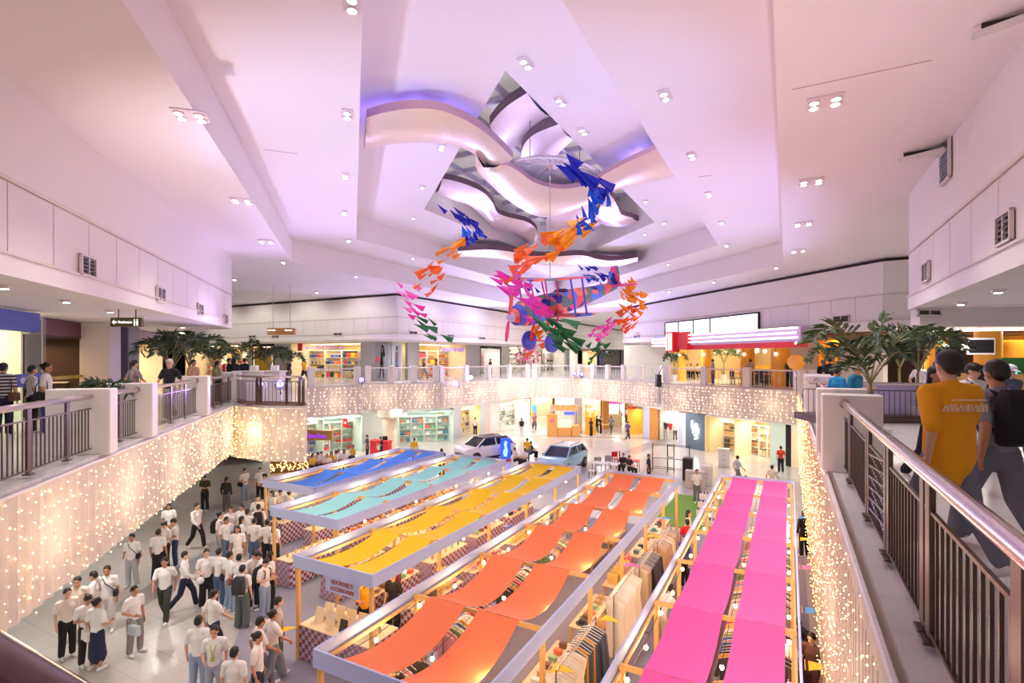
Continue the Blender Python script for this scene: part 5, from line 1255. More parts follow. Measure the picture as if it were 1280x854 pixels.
# ================================================================ SHOP FRONTS
M_warm = mat('warm_shop_wall', (250, 232, 196), .6, var=.04); M_whitew = mat('bright_shop_wall', (246, 244, 236), .6, var=.03)
M_mint = mat('pale_mint_wall', (214, 234, 222), .6, var=.04); M_orange = mat('orange_column', (250, 176, 56), .45, var=.04); M_darkw = mat('dark_interior', (66, 46, 42), .6, var=.08)
M_panel_l = mat('shop_light_panel', (255, 246, 228), .5, emit=1.8, var=0); M_red = mat('sign_red', (226, 44, 54), .5); M_purple = mat('sign_purple', (110, 74, 196), .5, emit=.8, ecol=(120, 80, 210))
M_neon = mat('white_neon', (255, 250, 240), .3, emit=1.7, var=0); M_glass = mat('shop_glass', (226, 236, 236), .05, 0, alpha=.16, var=0); M_black = mat('black_frame', (28, 26, 28), .4)
M_shelf = mat('white_shelf', (240, 238, 232), .45); M_lav = mat('plane_lavender', (200, 190, 240), .4)
SHOPL = []
WN = [0]
def shop_bay(p, q, z0, z1, depth, wall, light, lname, goods=None, shelves=2, dark=False, glass=False, col=None, gl='item'):
    """open shop between two jambs p (left) and q (right) of its front, seen from the front"""
    d = (q - p).normalized(); n = Vector((-d.y, d.x, 0))
    if n.dot(p) < 0: n = -n                                    # into the shop
    L = (q - p).length; c = (p + q) / 2; rz = head_of(p, q)
    loc = lambda x, y, z: p + d * x + n * y + Vector((0, 0, z0 + z))
    mb = MB(); H = z1 - z0
    mb.box(loc(L / 2, depth, H / 2), (L, .08, H), rz)
    mb.box(loc(-.03, depth / 2, H / 2), (.06, depth, H), rz); mb.box(loc(L + .03, depth / 2, H / 2), (.06, depth, H), rz)
    mb.box(loc(L / 2, depth / 2, H - .03), (L, depth, .06), rz)
    struct(mb.build('wall_shop', wall))
    if not dark:
        MBp = MB(); k = max(1, int(L / 2.2))
        for i in range(k): MBp.box(loc(L * (i + .5) / k, depth * .45, H - .075), (min(1.5, L / k * .7), depth * .3, .03), rz)
        o = tag(MBp.build('shop_luminaire', M_panel_l), 'light panels over the ' + lname, 'ceiling light')
    SHOPL.append((loc(L / 2, depth * .4, H - .2), L, depth, light))
    if glass:
        g = MB(); g.box(loc(L / 2, -.02, H / 2), (L, .012, H), rz); struct(g.build('window_2', M_glass))
    if shelves:
        depth = min(depth, 2.4)
        for s in range(shelves):
            w = min(2.6, L / shelves * .94); x = L * (s + .5) / shelves
            e = empty('display_shelf', loc(x, depth - .35, 0), rz if n.dot(Vector((-math.sin(rz), math.cos(rz), 0))) > 0 else rz + PI, ('shelf in the ' + lname + (', %s' % (['left', 'right'] if shelves == 2 else ['first', 'second', 'third', 'fourth'])[s] if shelves > 1 else '')), 'shelf')
            hs = H * .8
            for sx in (-1, 1): MB().box((sx * w / 2, 0, hs / 2), (.04, .36, hs)).build('side_panel', M_shelf, e)
            for k in range(5): MB().box((0, 0, .06 + k * (hs - .1) / 4), (w, .36, .03)).build('shelf_board', M_shelf, e)
            MB().box((0, .18, hs / 2), (w, .02, hs)).build('back_panel', wall, e)
            if goods:
                nx = max(2, int(w / .42))
                for k in range(4):
                    for i in range(nx):
                        kd = goods[(k + s) % len(goods)]
                        z = .076 + k * (hs - .1) / 4
                        xx = -w / 2 + w * (i + .5) / nx
                        M4 = Matrix.Rotation(e.rotation_euler.z, 3, 'Z')
                        o = good(kd, e.location + M4 @ Vector((xx, -.04, z)), e.rotation_euler.z, '%s on the shelves of the %s' % (gl, lname), gl.split()[-1], gl + 's of the ' + lname, R.choice(col) if col else None)
                        o.scale = (1.7, 1.3, 1.9 if kd in ('gift_box', 'folded_shirts') else 1.35)
def on(a, b, px): 
    p = ray_line(px, HZ, a, b); return Vector((p.x, p.y, 0))
def wall_piece(a, b, z0, z1, m, th=.3, name='wall_shopfront'):
    d = (b - a); n = Vector((-d.y, d.x, 0)).normalized()
    if n.dot(a) < 0: n = -n
    c = (a + b) / 2 + n * th / 2
    return struct(MB().box(c + Vector((0, 0, (z0 + z1) / 2)), (d.length, th, z1 - z0), head_of(a, b)).build(name, m))
def blocks_sign(a, b, z, h, m, label, n, gap=.3, cat='sign', board=None):
    """row of raised strokes standing for unreadable channel letters"""
    d = (b - a).normalized(); L = (b - a).length; nn = Vector((-d.y, d.x, 0))
    if nn.dot(a) > 0: nn = -nn
    e = empty('shop_sign', (a + b) / 2 + nn * .06 + Vector((0, 0, z)), head_of(a, b), label, cat); w = L / n
    if board: MB().box((0, 0, 0), (L + .3, .03, h * 1.7)).build('board', board, e)
    sgn = -1 if nn.dot(Vector((-math.sin(e.rotation_euler.z), math.cos(e.rotation_euler.z), 0))) < 0 else 1
    for i in range(n):
        x = -L / 2 + w * (i + .5); k = MB(); hh = h if i in (0, n // 2) or R.random() < .3 else h * .68
        pts = [(x - w * .3, .04 * sgn, -h / 2), (x - w * .25, .04 * sgn, -h / 2 + hh), (x + w * .25, .04 * sgn, -h / 2 + hh * R.uniform(.6, 1)), (x + w * .3, .04 * sgn, -h / 2)]
        k.tube(pts[:R.choice([3, 4])], h * .09, 6); k.build('letter', m, e)
    return e
# ---- back walls of the upper level (flush below the bulkheads)
BKS = BK + UU * 5 - VV * 5
ba, bb = BKS - VV * 24, BKS; W = lambda px: on(ba, bb, px)
z0, z1 = Z2, 8.42
shop_bay(W(232), W(312), z0, z1, 5, M_warm, (1, .86, .6), 'bakery on the far left upper walkway', ['basket', 'gift_box'], 3, gl='pastry tray', col=[(240, 190, 110), (250, 220, 160), (220, 60, 60)])
shop_bay(W(317), W(341), z0, z1 - .2, 2, M_white, (1, .95, .7), 'black framed doorway with the yellow poster', None, 0)
for px in (316, 342): wall_piece(W(px - .8), W(px + .8), z0, z1, M_black, .35, 'trim_5')
wall_piece(W(316), W(342), z1 - .22, z1, M_black, .35, 'trim_5')
wall_piece(W(343), W(363), z0, z1, M_grey); wall_piece(W(312), W(315.2), z0, z1, M_white)
shop_bay(W(364), W(450.5), z0, z1, 5, M_warm, (1, .9, .66), 'toy shop below the purple lettering', ['gift_box', 'tote_bag', 'bottle', 'folded_shirts'], 4, gl='bright toy', col=[(230, 60, 60), (250, 200, 40), (60, 110, 200), (250, 130, 60), (40, 46, 70)])
wall_piece(W(451), BKS, z0, z1, M_grey)
e = blocks_sign(W(383), W(431), 8.02, .3, M_purple, 'purple channel lettering over the toy shop', 13)
o = MB().box((0, 0, 0), (.5, .08, .62)).build('red_sign', M_red, None, W(377) - VV.cross(Vector((0, 0, 1))) * -.05 + Vector((0, 0, 8.08)) - UU * .1, head_of(ba, bb)); tag(o, 'red square sign left of the purple toy shop lettering', 'sign')
def poster(a, b, z0, z1, m, label, figs, th=.05):
    d = (b - a).normalized(); nn = Vector((-d.y, d.x, 0))
    if nn.dot(a) > 0: nn = -nn
    e = empty('poster', (a + b) / 2 + nn * .06 + Vector((0, 0, z0)), head_of(a, b), label, 'poster'); L = (b - a).length; H = z1 - z0
    MB().box((0, 0, H / 2), (L, th, H)).build('panel', m, e); s = 1 if nn.dot(Matrix.Rotation(e.rotation_euler.z, 3, 'Z') @ Vector((0, 1, 0))) > 0 else -1
    for nm, pts, mm in figs:
        MB().prism([(p[0] * L / 2, p[1] * H) for p in pts], 0, .012); k = MB(); k.loft([[Vector((p[0] * L / 2, s * (th / 2 + o_), p[1] * H)) for p in pts] for o_ in (.001, .012)]); k.build(nm, mm, e)
    return e
M_post = mat('poster_grey', (176, 180, 196), .4); M_ink = mat('poster_ink', (36, 30, 36), .5); M_skin2 = mat('poster_skin', (226, 176, 160), .5); M_pinkp = mat('poster_pink', (246, 120, 150), .5); M_yel = mat('poster_yellow', (248, 206, 60), .5)
FIG = [('printed_hair', [(-.18, .7), (.0, .97), (.3, .95), (.55, .7), (.35, .6), (.1, .75)], M_ink), ('printed_face', [(.02, .8), (.1, .9), (.24, .88), (.22, .78), (.1, .74)], M_skin2), ('printed_coat', [(-.25, .42), (-.1, .74), (.15, .74), (.3, .42)], M_ink), ('printed_leg', [(-.5, .04), (-.12, .42), (.05, .42), (-.25, .04)], M_ink), ('printed_leg', [(.3, .04), (.05, .42), (.2, .42), (.5, .04)], M_ink), ('printed_band', [(-.95, .5), (-.95, .66), (-.3, .62), (-.3, .5)], M_pinkp)]
FIG2 = [('printed_head', [(-.15, .84), (0, .97), (.2, .95), (.22, .82)], M_ink), ('printed_top', [(-.35, .56), (-.25, .8), (.3, .8), (.4, .56)], mat('poster_taupe', (120, 100, 104), .5)), ('printed_skirt', [(-.35, .3), (-.3, .56), (.3, .56), (.4, .3)], mat('poster_slate', (96, 100, 130), .5)), ('printed_legs', [(-.1, .04), (-.2, .3), (.25, .3), (.1, .04)], M_skin2)]
poster(on(BKS, BKS + UU * 60, 489), on(BKS, BKS + UU * 60, 500), 5.5, 8.2, M_post, 'grey fashion poster past the wall corner with a narrow figure', FIG2)
poster(W(470), W(486), 5.5, 8.25, M_post, 'tall fashion poster of a dark haired figure in black on the left back wall', FIG)
poster(W(319), W(340), 5.9, 8.1, M_yel, 'yellow poster with pink shape in the black doorway', [('printed_arc', [(-.5, .7), (-.3, .95), (.4, .95), (.6, .8), (.3, .85), (-.2, .8)], M_pinkp), ('printed_stripe', [(.6, .0), (.6, .45), (.8, .45), (.8, 0)], M_white)])
# ---- corridor wall going back from the corner
ba, bb = BKS, BKS + UU * 57
wall_piece(BKS, W(503), z0, z1, M_whitew); shop_bay(W(503), W(510), z0, z1, 3, M_warm, (1, .9, .6), 'narrow cream lit opening beside the wall corner', None, 0)
wall_piece(W(510), W(524), z0, z1, M_grey)
shop_bay(W(524), W(582), z0, z1, 5, M_warm, (1, .88, .62), 'second toy shop on the corridor wall', ['gift_box', 'tote_bag', 'basket'], 4, gl='bright parcel', col=[(250, 160, 40), (250, 210, 60), (240, 90, 60), (200, 60, 90)])
blocks_sign(W(548), W(580), 7.95, .42, M_purple, 'purple channel lettering over the second toy shop', 10)
wall_piece(W(583), W(600), z0, z1, M_grey)
shop_bay(W(601), W(625), z0, z1, 3, M_white, (1, .95, .85), 'black framed plant shop window', ['basket'], 2, gl='green planter', col=[(110, 150, 90), (240, 120, 160)])
for px in (600.4, 625.6): wall_piece(W(px - .5), W(px + .5), z0, z1 - .1, M_black, .3, 'trim_5')
wall_piece(W(600), W(626), z1 - .3, z1 - .05, M_black, .3, 'trim_5')
wall_piece(W(627), W(636), z0, z1, M_white)
shop_bay(W(637), W(676), z0, z1, 6, M_whitew, (1, .93, .8), 'white shop behind the flower display', ['bottle', 'gift_box'], 3, gl='small white box', col=[(240, 230, 220), (200, 180, 160)])
shop_bay(W(678), W(708), z0, z1, 6, M_whitew, (1, .93, .8), 'shop with black shelving along the corridor', ['gift_box', 'bottle'], 3, gl='small tan box', col=[(190, 160, 130), (90, 70, 60)])
wall_piece(W(708), W(712), z0, z1, M_grey)
shop_bay(W(712), W(722), z0, z1, 6, M_whitew, (1, .93, .85), 'far corridor shop', None, 0)
# corridor end
ba, bb = E0 - UU * .5, E1 - UU * .5
shop_bay(W(728), W(746), z0, z1, 4, M_warm, (1, .85, .8), 'shop at the corridor end, left', None, 0); shop_bay(W(748), W(775), z0, z1, 4, mat('deep_blue_wall', (66, 74, 130), .6), (.8, .9, 1), 'blue shop at the corridor end, right', None, 0)
# ---- diner along the right far wall
_d = (RN - RF).normalized(); _n = Vector((-_d.y, _d.x, 0)); _n = -_n if _n.dot(RF) > 0 else _n
ba, bb = RF - _n * 5, RN - _n * 5
wall_piece(W(780), W(803), z0, z1, M_whitew); wall_piece(W(803), W(838), z0, z1, M_whitew)
dn = (bb - ba).normalized(); dnn = Vector((-dn.y, dn.x, 0)); dnn = -dnn if dnn.dot(ba) > 0 else dnn       # towards the void
shop_bay(W(839), W(984), z0, z1, 9, mat('diner_wall', (240, 214, 160), .6, var=.06), (1, .8, .42), 'neon lit diner', None, 0)
wall_piece(W(984), W(1022), z0, z1, M_whitew); shop_bay(W(1023), W(1049), z0, z1, 3, M_orange, (1, .75, .35), 'orange lit doorway right of the diner', None, 0); wall_piece(W(1050), W(1104), z0, z1, M_whitew)
def dpt(px, py, off): 
    p = ray_line(px, py, RF + dnn * off, RN + dnn * off); return p
for i, px in enumerate((852, 883.5, 934.5, 975.5)):
    p = on(ba + dnn * 1.6, bb + dnn * 1.6, px); w = (.34, .38, .44, .52)[i]
    struct(MB().lathe((p.x, p.y, z0), [(w + .06, 0), (w + .06, .1), (w, .14), (w, 2.8), (w + .05, 2.85), (w + .05, 3.0)], 20).build('column', M_orange, smooth=True))
    q = p + dnn * (w + .05) + dn * .25
    e = empty('globe_lamp', q + Vector((0, 0, 7.4)), 0, 'pair of globe lamps on the orange diner column, %s from the left' % ['first', 'second', 'third', 'fourth'][i], 'wall lamp')
    for z in (.0, .55): MB().ell((0, 0, z), .11).build('globe', M_neon, e, smooth=True)
    MB().tube([(0, 0, -.1), (0, 0, .68)], .02, 6).build('stem', M_black, e)
e = empty('neon_marquee', dpt(926, 420, 1.0) * 1, 0, 'long diner marquee of three white neon tubes with a red block at its left', 'neon sign'); O = e.location
def dl(px, py, off=1.0): return dpt(px, py, off) - O
band_ = MB(); A_, B_ = dl(816, 428), dl(1000, 425)
def slab(p0, p1, za0, zb0, th=.6): 
    return [[Vector((p.x, p.y, 0)) + dnn * s + Vector((0, 0, z)) for p in (p0, p1)] for s in (0, -th) for z in (za0, zb0)]
zt, zb_ = dl(926, 413).z, dl(926, 429.5).z
mb = MB()
for (pa, pb, za, zc, m, nm) in ((842, 1000, zb_, zt - .02, mat('lavender_canopy', (176, 150, 196), .5), 'canopy_band'), (850, 990, zb_ - .26, zb_, M_red, 'red_fascia'), (816, 838, zb_ + .15, zt + .0, M_lav, 'canopy_end')):
    k = MB(); a2, b2 = dl(pa, 420), dl(pb, 420); k.box(Vector(((a2.x + b2.x) / 2, (a2.y + b2.y) / 2, (za + zc) / 2)) - dnn * .5, ((b2 - a2).xy.length, .9, abs(zc - za)), head_of(a2, b2)); k.build(nm, m, e)
for k in range(3):
    z = zt - .06 - k * .23; a2, b2 = dl(857, 420), dl(998 - k % 2 * 1.5, 420); MB().tube([Vector((a2.x, a2.y, z)) + dnn * .06, Vector((b2.x, b2.y, z)) + dnn * .06], .042, 8).build('neon_tube', M_neon, e, smooth=True)
    a2, b2 = dl(816, 420), dl(838, 420); MB().tube([Vector((a2.x, a2.y, z - .15)) + dnn * .06, Vector((b2.x, b2.y, z - .15)) + dnn * .06], .042, 8).build('neon_tube', M_neon, e, smooth=True)
a2, b2 = dl(838.5, 420), dl(848, 420); MB().box((a2 + b2) / 2 * Vector((1, 1, 0)).length / 1.41421356 if False else Vector(((a2.x + b2.x) / 2, (a2.y + b2.y) / 2, zt - .45)) + dnn * .15, ((b2 - a2).xy.length, .5, 1.3), head_of(a2, b2)).build('red_block', M_red, e)
for t in (.2, .5, .8):
    q = a2.lerp(b2, t); MB().tube([Vector((q.x, q.y, zt - 1.0)) + dnn * .44, Vector((q.x, q.y, zt + .1)) + dnn * .44], .04, 8).build('neon_tube', M_neon, e, smooth=True)
a2, b2 = dl(848, 420), dl(862, 420); MB().box(Vector(((a2.x + b2.x) / 2, (a2.y + b2.y) / 2, zt - .4)) + dnn * .05, ((b2 - a2).xy.length, .3, 1.1), head_of(a2, b2)).build('red_return', M_red, e)
for i in range(11):
    q = dl(866 + i * 12.5, 428); MB().ell(Vector((q.x, q.y, zb_ - .02)) - dnn * .2 + Vector((0, 0, -.05)), .075).build('bulb', M_neon, e, smooth=True)
# clerestory lights above the marquee
a2, b2 = dpt(832, 413, .05), dpt(949, 405, .05)
e = empty('lit_window', (a2 + b2) / 2, head_of(a2, b2), 'bright strip of four lit panes above the diner marquee', 'window'); L = (b2 - a2).xy.length; sgn = 1 if dnn.dot(Matrix.Rotation(head_of(a2, b2), 3, 'Z') @ Vector((0, 1, 0))) > 0 else -1
xs = [-L / 2, -L * .32, -L * .14, L * .05, L / 2]
for x in xs: MB().box((x, 0, .1), (.07, .16, .9)).build('mullion', M_black, e)
MB().box((0, 0, .55), (L, .16, .08)).build('head_frame', M_black, e); MB().box((0, 0, -.36), (L, .16, .06)).build('sill_frame', M_black, e)
M_lit = mat('lit_pane', (250, 250, 255), .3, emit=1.6, var=0)
for x, y in zip(xs[:-1], xs[1:]): MB().box(((x + y) / 2, 0, .1), (y - x - .08, .05, .84)).build('pane', M_lit, e)
# inside the diner
ia, ib = ba - dnn * 7.5, bb - dnn * 7.5
a2, b2 = on(ia, ib, 880), on(ia, ib, 960); e = empty('bar_counter', (a2 + b2) / 2 + Vector((0, 0, Z2)), head_of(a2, b2), 'long bar counter at the back of the diner', 'counter'); MB().rbox((0, 0, .55), ((b2 - a2).length, .6, 1.1), .02).build('body', M_orange, e); MB().rbox((0, 0, 1.12), ((b2 - a2).length + .1, .75, .06), .01).build('top', M_wood, e)
for i, px in enumerate((866, 893, 908, 922, 945, 956)):
    q = on(ba - dnn * 3, bb - dnn * 3, px); e = empty('pendant_lamp', q + Vector((0, 0, 7.65)), 0, 'round pendant lamp inside the diner, %s from the left' % ['first', 'second', 'third', 'fourth', 'fifth', 'sixth'][i], 'pendant lamp'); MB().ell((0, 0, 0), .14).build('globe', M_neon, e, smooth=True); MB().tube([(0, 0, .12), (0, 0, .7)], .012, 5).build('cord', M_cord, e)
a2, b2 = on(ia, ib, 931), on(ia, ib, 952); o = MB().rbox((0, 0, 0), ((b2 - a2).length, .1, .5), .01).build('menu_board', M_lit if 'M_lit' in globals() else M_white, None, (a2 + b2) / 2 + dnn * .3 + Vector((0, 0, 7.9)), head_of(a2, b2)); tag(o, 'bright menu board at the back of the diner', 'sign')
for i, px in enumerate((858, 915)):
    q = on(ia + dnn * .6, ib + dnn * .6, px); struct(MB().box((q.x, q.y, 6.9), (1.6, .2, 3.0), head_of(ba, bb)).build('wall_panel', mat('cocoa_panel', (176, 124, 84), .5, var=.1)))
# round orange sign, dining furniture
p = dpt(995, 453, .6); e = empty('round_sign', p, head_of(ba, bb), 'orange oval sign standing at the right end of the diner', 'sign'); MB().loft([[Vector((math.cos(t) * .5 * r, y * sgn, math.sin(t) * .36 * r)) for t in [2 * PI * i / 24 for i in range(24)]] for r, y in ((.9, -.05), (1, -.03), (1, .03), (.9, .05))]).build('disc', M_orange, e, smooth=True); MB().tube([(0, 0, -.45), (0, 0, z0 - p.z)], .04, 8).build('post', M_steel, e)
def table(p, rz, w, d, h, m, label, benches=False):
    e = empty('table', p, rz, label, 'table'); MB().rbox((0, 0, h - .025), (w, d, .05), .015).build('top', m, e)
    for x in (-1, 1):
        for y in (-1, 1): MB().cyl((x * (w / 2 - .06), y * (d / 2 - .06), 0), .025, h - .05, 8).build('leg', M_dark, e)
    return e
def chair(p, rz, m, label, group=None):
    e = empty('chair', p, rz, label, 'chair', group); MB().rbox((0, 0, .45), (.42, .42, .04), .01).build('seat', m, e); MB().rbox((0, .2, .72), (.42, .03, .36), .01).build('backrest', m, e)
    for x in (-1, 1):
        for y in (-1, 1): MB().cyl((x * .18, y * .18, 0), .018, .45 if y < 0 else .88, 6).build('leg', M_dark, e)
    return e
for px, Y, n in ((930, 34.3, 'left'), (951, 33, 'middle'), (966, 32, 'right')):
    q = Vector(((px - 640) / F * Y, Y, Z2)); table(q, head_of(ba, bb), 1.6, .8, .78, M_red, 'red topped diner table behind the white railing, %s one' % n)
    for s in (-1, 1): chair(q + dnn * -s * .75, head_of(ba, bb) + (0 if s * sgn > 0 else PI) + PI, M_dark, 'dark chair %s the %s red diner table' % ('behind' if s > 0 else 'in front of', n))
for i, px in enumerate((858, 868, 903, 915)):
    q = Vector(((px - 640) / F * 44, 44, Z2)); table(q, head_of(ba, bb), 1.2, .8, .76, M_wood, 'wooden table deep inside the diner, %s from the left' % ['first', 'second', 'third', 'fourth'][i])
o = MB().rbox((0, 0, .5), (2.2, .4, 1.0), .03).build('dark_bench', M_black, None, Vector(((957 - 640) / F * 36.2, 36.2, Z2)), head_of(ba, bb)); tag(o, 'long black bench back inside the diner near the right column', 'bench')
# ---- food court on the right behind the soffit
mb = MB().box((17.5, 12.9, 8.22), (15, .3, .5)); struct(mb.build('beam_fascia', [M_white]))
grille(1160, 391, V2(9, 12.7), V2(24, 12.7), .55, .14, 'small slotted grille on the low fascia at the right')
ba, bb = V2(16.5, 25), V2(33, 17)
struct(MB().box(((ba + bb) / 2 + UU * 8 + Vector((0, 0, 6.9))), (22, .3, 3.1), head_of(ba, bb)).build('wall_foodcourt', M_darkw))
struct(MB().box(((ba + bb) / 2 + UU * 4 + Vector((0, 0, 8.3))), (22, 8, .15), head_of(ba, bb)).build('ceiling_foodcourt', mat('brown_ceiling', (120, 78, 40), .5)))
SHOPL.append(((ba + bb) / 2 + UU * 3 + Vector((0, 0, 8.0)), 10, 5, (1, .7, .3)))
for i, (px, Y) in enumerate(((1235, 20), (1170, 23), (1268, 24))):
    q = Vector(((px - 640) / F * Y, Y, Z2)); struct(MB().lathe(q, [(.42, 0), (.42, 2.8)], 16).build('column', M_orange, smooth=True))
for i, (px, py, w) in enumerate(((1222, 413, 3), (1262, 411, 2.4), (1178, 413, 2))):
    q = at(px, py, 21.5); MB_ = MB().rbox((0, 0, 0), (w, .12, .07), .01); o = MB_.build('light_bar', M_neon, None, q, head_of(ba, bb)); tag(o, 'warm light bar under the brown food court ceiling, %s' % ['middle', 'right', 'left'][i], 'light')
for i, (px, py) in enumerate(((1183, 434), (1203, 434), (1227, 432), (1247, 431))):
    q = at(px, py, 20); e = empty('globe_lamp', q, 0, 'small globe lamp in the food court, %s from the left' % ['first', 'second', 'third', 'fourth'][i], 'lamp'); MB().ell((0, 0, 0), .11).build('globe', M_neon, e, smooth=True); MB().tube([(0, 0, .1), (0, 0, 8.25 - q.z)], .01, 5).build('cord', M_cord, e)
e = empty('neon_sign', at(1274, 473, 19), 0, 'green board with cyan neon lettering at the right edge of view', 'neon sign'); MB().box((0, .06, 0), (1.2, .06, 1.5)).build('board', mat('leaf_green', (60, 130, 60), .6), e)
text_mesh('lettering', 'Fr', .55, mat('cyan_neon', (40, 220, 230), .3, emit=5, var=0), e, (-.1, 0, 0), bold=.01)
o = MB().rbox((0, 0, .6), (3.4, .6, 1.2), .03).build('food_counter', M_wood, None, Vector((17.6, 19.5, Z2)), head_of(ba, bb)); tag(o, 'wooden food counter behind the palm on the right', 'counter')
for px, Y, h in ((1185, 19, 1.1), (1226, 17, .55)):
    e = empty('menu_screen', at(px, 452 if px < 1200 else 433, Y), 0, 'dark menu screen in the food court, %s' % ('low one by the palm' if px < 1200 else 'white framed upper one'), 'screen'); MB().rbox((0, 0, 0), (.9, .06, h), .01).build('frame', M_white if px > 1200 else M_dark, e); MB().box((0, -.035, 0), (.8, .01, h - .12)).build('panel', M_dark, e)
# ---- left upper shopfront
wl0, wl1 = L0 + nL * 4.5, L0 + nL * 4.5 + dL * 40
ba, bb = wl0, wl1
shop_bay(W(-40), W(27), z0, 8.4, 3, M_warm, (1, .9, .62), 'cream lit shop at the left edge', ['gift_box', 'bottle'], 2, gl='pale box', col=[(250, 236, 200), (240, 220, 180)])
g = MB(); a2, b2 = W(26), W(52); g.box((a2 + b2) / 2 + Vector((0, 0, 6.9)) - nL * .1, ((b2 - a2).length, .02, 3), head_of(a2, b2)); struct(g.build('window_3', M_glass))
wall_piece(W(26.5), W(28), z0, 8.4, M_trim)
shop_bay(W(28), W(52), z0, 8.4, 4, M_mint, (.9, 1, .9), 'pale green shop behind the glass corner', None, 0)
shop_bay(W(53), W(111), z0, 7.9, 5, M_darkw, (1, .6, .3), 'dark brown restaurant on the left', None, 0, dark=True)
wall_piece(W(52), W(111), 7.9, 8.4, mat('maroon_fascia', (110, 60, 70), .4))
for i, (px, z) in enumerate(((97, 7.25), (73, 7.2))):
    q = on(ba + nL * 1.5, bb + nL * 1.5, px); e = empty('pendant_lamp', q + Vector((0, 0, z)), 0, 'amber pendant lamp in the dark restaurant, %s' % ['right', 'left'][i], 'pendant lamp'); MB().ell((0, 0, 0), .09).build('bulb', mat('amber_bulb', (255, 170, 60), .3, emit=8, var=0), e, smooth=True); MB().tube([(0, 0, .08), (0, 0, 8.3 - z)], .008, 5).build('cord', M_cord, e)
a2, b2 = W(56), W(111); o = MB().rbox((0, 0, 0), ((b2 - a2).length, .12, .1), .01).build('yellow_ledge', mat('olive_yellow', (190, 176, 60), .5), None, (a2 + b2) / 2 + Vector((0, 0, 6.55)), head_of(a2, b2)); tag(o, 'olive yellow ledge across the dark restaurant front', 'ledge')
table(on(ba + nL * .9, bb + nL * .9, 90) + Vector((0, 0, Z2)), head_of(ba, bb), 2.2, .7, .95, M_white, 'white counter table inside the dark restaurant')
q = on(ba - nL * .4, bb - nL * .4, 126); struct(MB().rbox((q.x, q.y, 6.92), (.9, .9, 3.0), .02, head_of(ba, bb)).build('column', M_white))
q = on(ba - nL * .2, bb - nL * .2, 151); struct(MB().rbox((q.x, q.y, 6.92), (1.1, .9, 3.0), .02, head_of(ba, bb)).build('column', mat('slate_tile', (122, 124, 144), .3, var=.1)))
shop_bay(W(162), W(203), z0, 7.9, 4, M_warm, (1, .86, .6), 'bright shop behind the left palms', ['bottle', 'gift_box', 'sun_hat'], 3, gl='colourful packet', col=[(240, 180, 60), (200, 60, 60), (90, 140, 90)])
wall_piece(W(160), W(204), 7.9, 8.4, mat('taupe_fascia', (170, 150, 160), .5))
a2, b2 = on(ba - nL * .9, bb - nL * .9, -30), on(ba - nL * .9, bb - nL * .9, 43); o = MB().rbox((0, 0, 0), ((b2 - a2).length, .25, .5), .01).build('blue_fascia', mat('royal_blue', (62, 76, 170), .45), None, (a2 + b2) / 2 + Vector((0, 0, 8.12)), head_of(a2, b2)); tag(o, 'royal blue fascia board hanging at the left edge of view', 'sign')
e = empty('blue_banner', at(27, 476, 12.8), head_of(ba, bb), 'long blue banner with pale emblem across the glass front at left', 'banner'); MB().rbox((0, 0, 0), (1.9, .04, .32), .01).build('panel', mat('royal_blue', (62, 76, 170), .45), e); MB().loft([[Vector((math.cos(t) * .12 * r, y, math.sin(t) * .08 * r)) for t in [2 * PI * i / 12 for i in range(12)]] for r, y in ((1, -.035), (1, .035))]).build('emblem', M_lav, e)
# hanging signs
e = empty('wayfinding_sign', at(159, 403, 13.2), head_of(ba, bb) * 0, 'dark olive wayfinding sign with white arrow hanging from the left soffit', 'sign')
MB().rbox((0, 0, 0), (.78, .12, .23), .01).build('box', mat('olive_brown', (100, 92, 52), .45), e)
M_signw = mat('sign_white', (255, 255, 250), .4, emit=.9, var=0)
MB().loft([[Vector((x, y, z)) for x, z in ((-.34, 0), (-.28, .06), (-.28, .02), (-.22, .02), (-.22, -.02), (-.28, -.02), (-.28, -.06))] for y in (-.068, -.06)]).build('arrow', M_signw, e)
text_mesh('lettering', 'Restroom', .085, M_signw, e, (-.01, -.062, 0), bold=.003)
for x in (.23, .3): k = MB().ell((x, -.064, .06), (.018, .006, .018)); k.box((x, -.064, 0), (.035, .008, .07)); k.box((x - .009, -.064, -.06), (.012, .008, .06)); k.box((x + .009, -.064, -.06), (.012, .008, .06)); k.build('pictogram', M_signw, e)
for x in (-.22, .22): MB().tube([(x, 0, .11), (x, 0, 8.42 - e.location.z)], .012, 6).build('rod', M_dark, e)
e = empty('wayfinding_sign', at(352, 414.5, 29.3), 0, 'long wooden sign box hanging on two thin rods before the back wall', 'sign')
MB().rbox((0, 0, 0), (1.55, .3, .38), .02).build('box', mat('sign_wood', (206, 160, 90), .45), e)
for x in (-.5, .45): MB().box((x, -.155, .06), (.42, .01, .07)).build('lettering', M_signw, e)
for x in (-.48, .48): MB().tube([(x, 0, .19), (x, 0, 11.3 - e.location.z)], .014, 6).build('rod', M_steel, e)
# ================================================================ GROUND FLOOR FRONTS
GT = 3.76
z0, z1 = 0, 2.75
back = offset_line([r1, D0, C1, C0, B2, B1, B0, A1, A0], -5.0)
g_r1, g_D0, g_C1, g_C0, g_B2, g_B1, g_B0, g_A1, g_A0 = back
def bulk(a, b, th=.3, zz=None): return wall_piece(a, b, zz or z1, GT, mat('bulkhead_grey', (226, 224, 222), .5), th, 'wall_bulkhead')
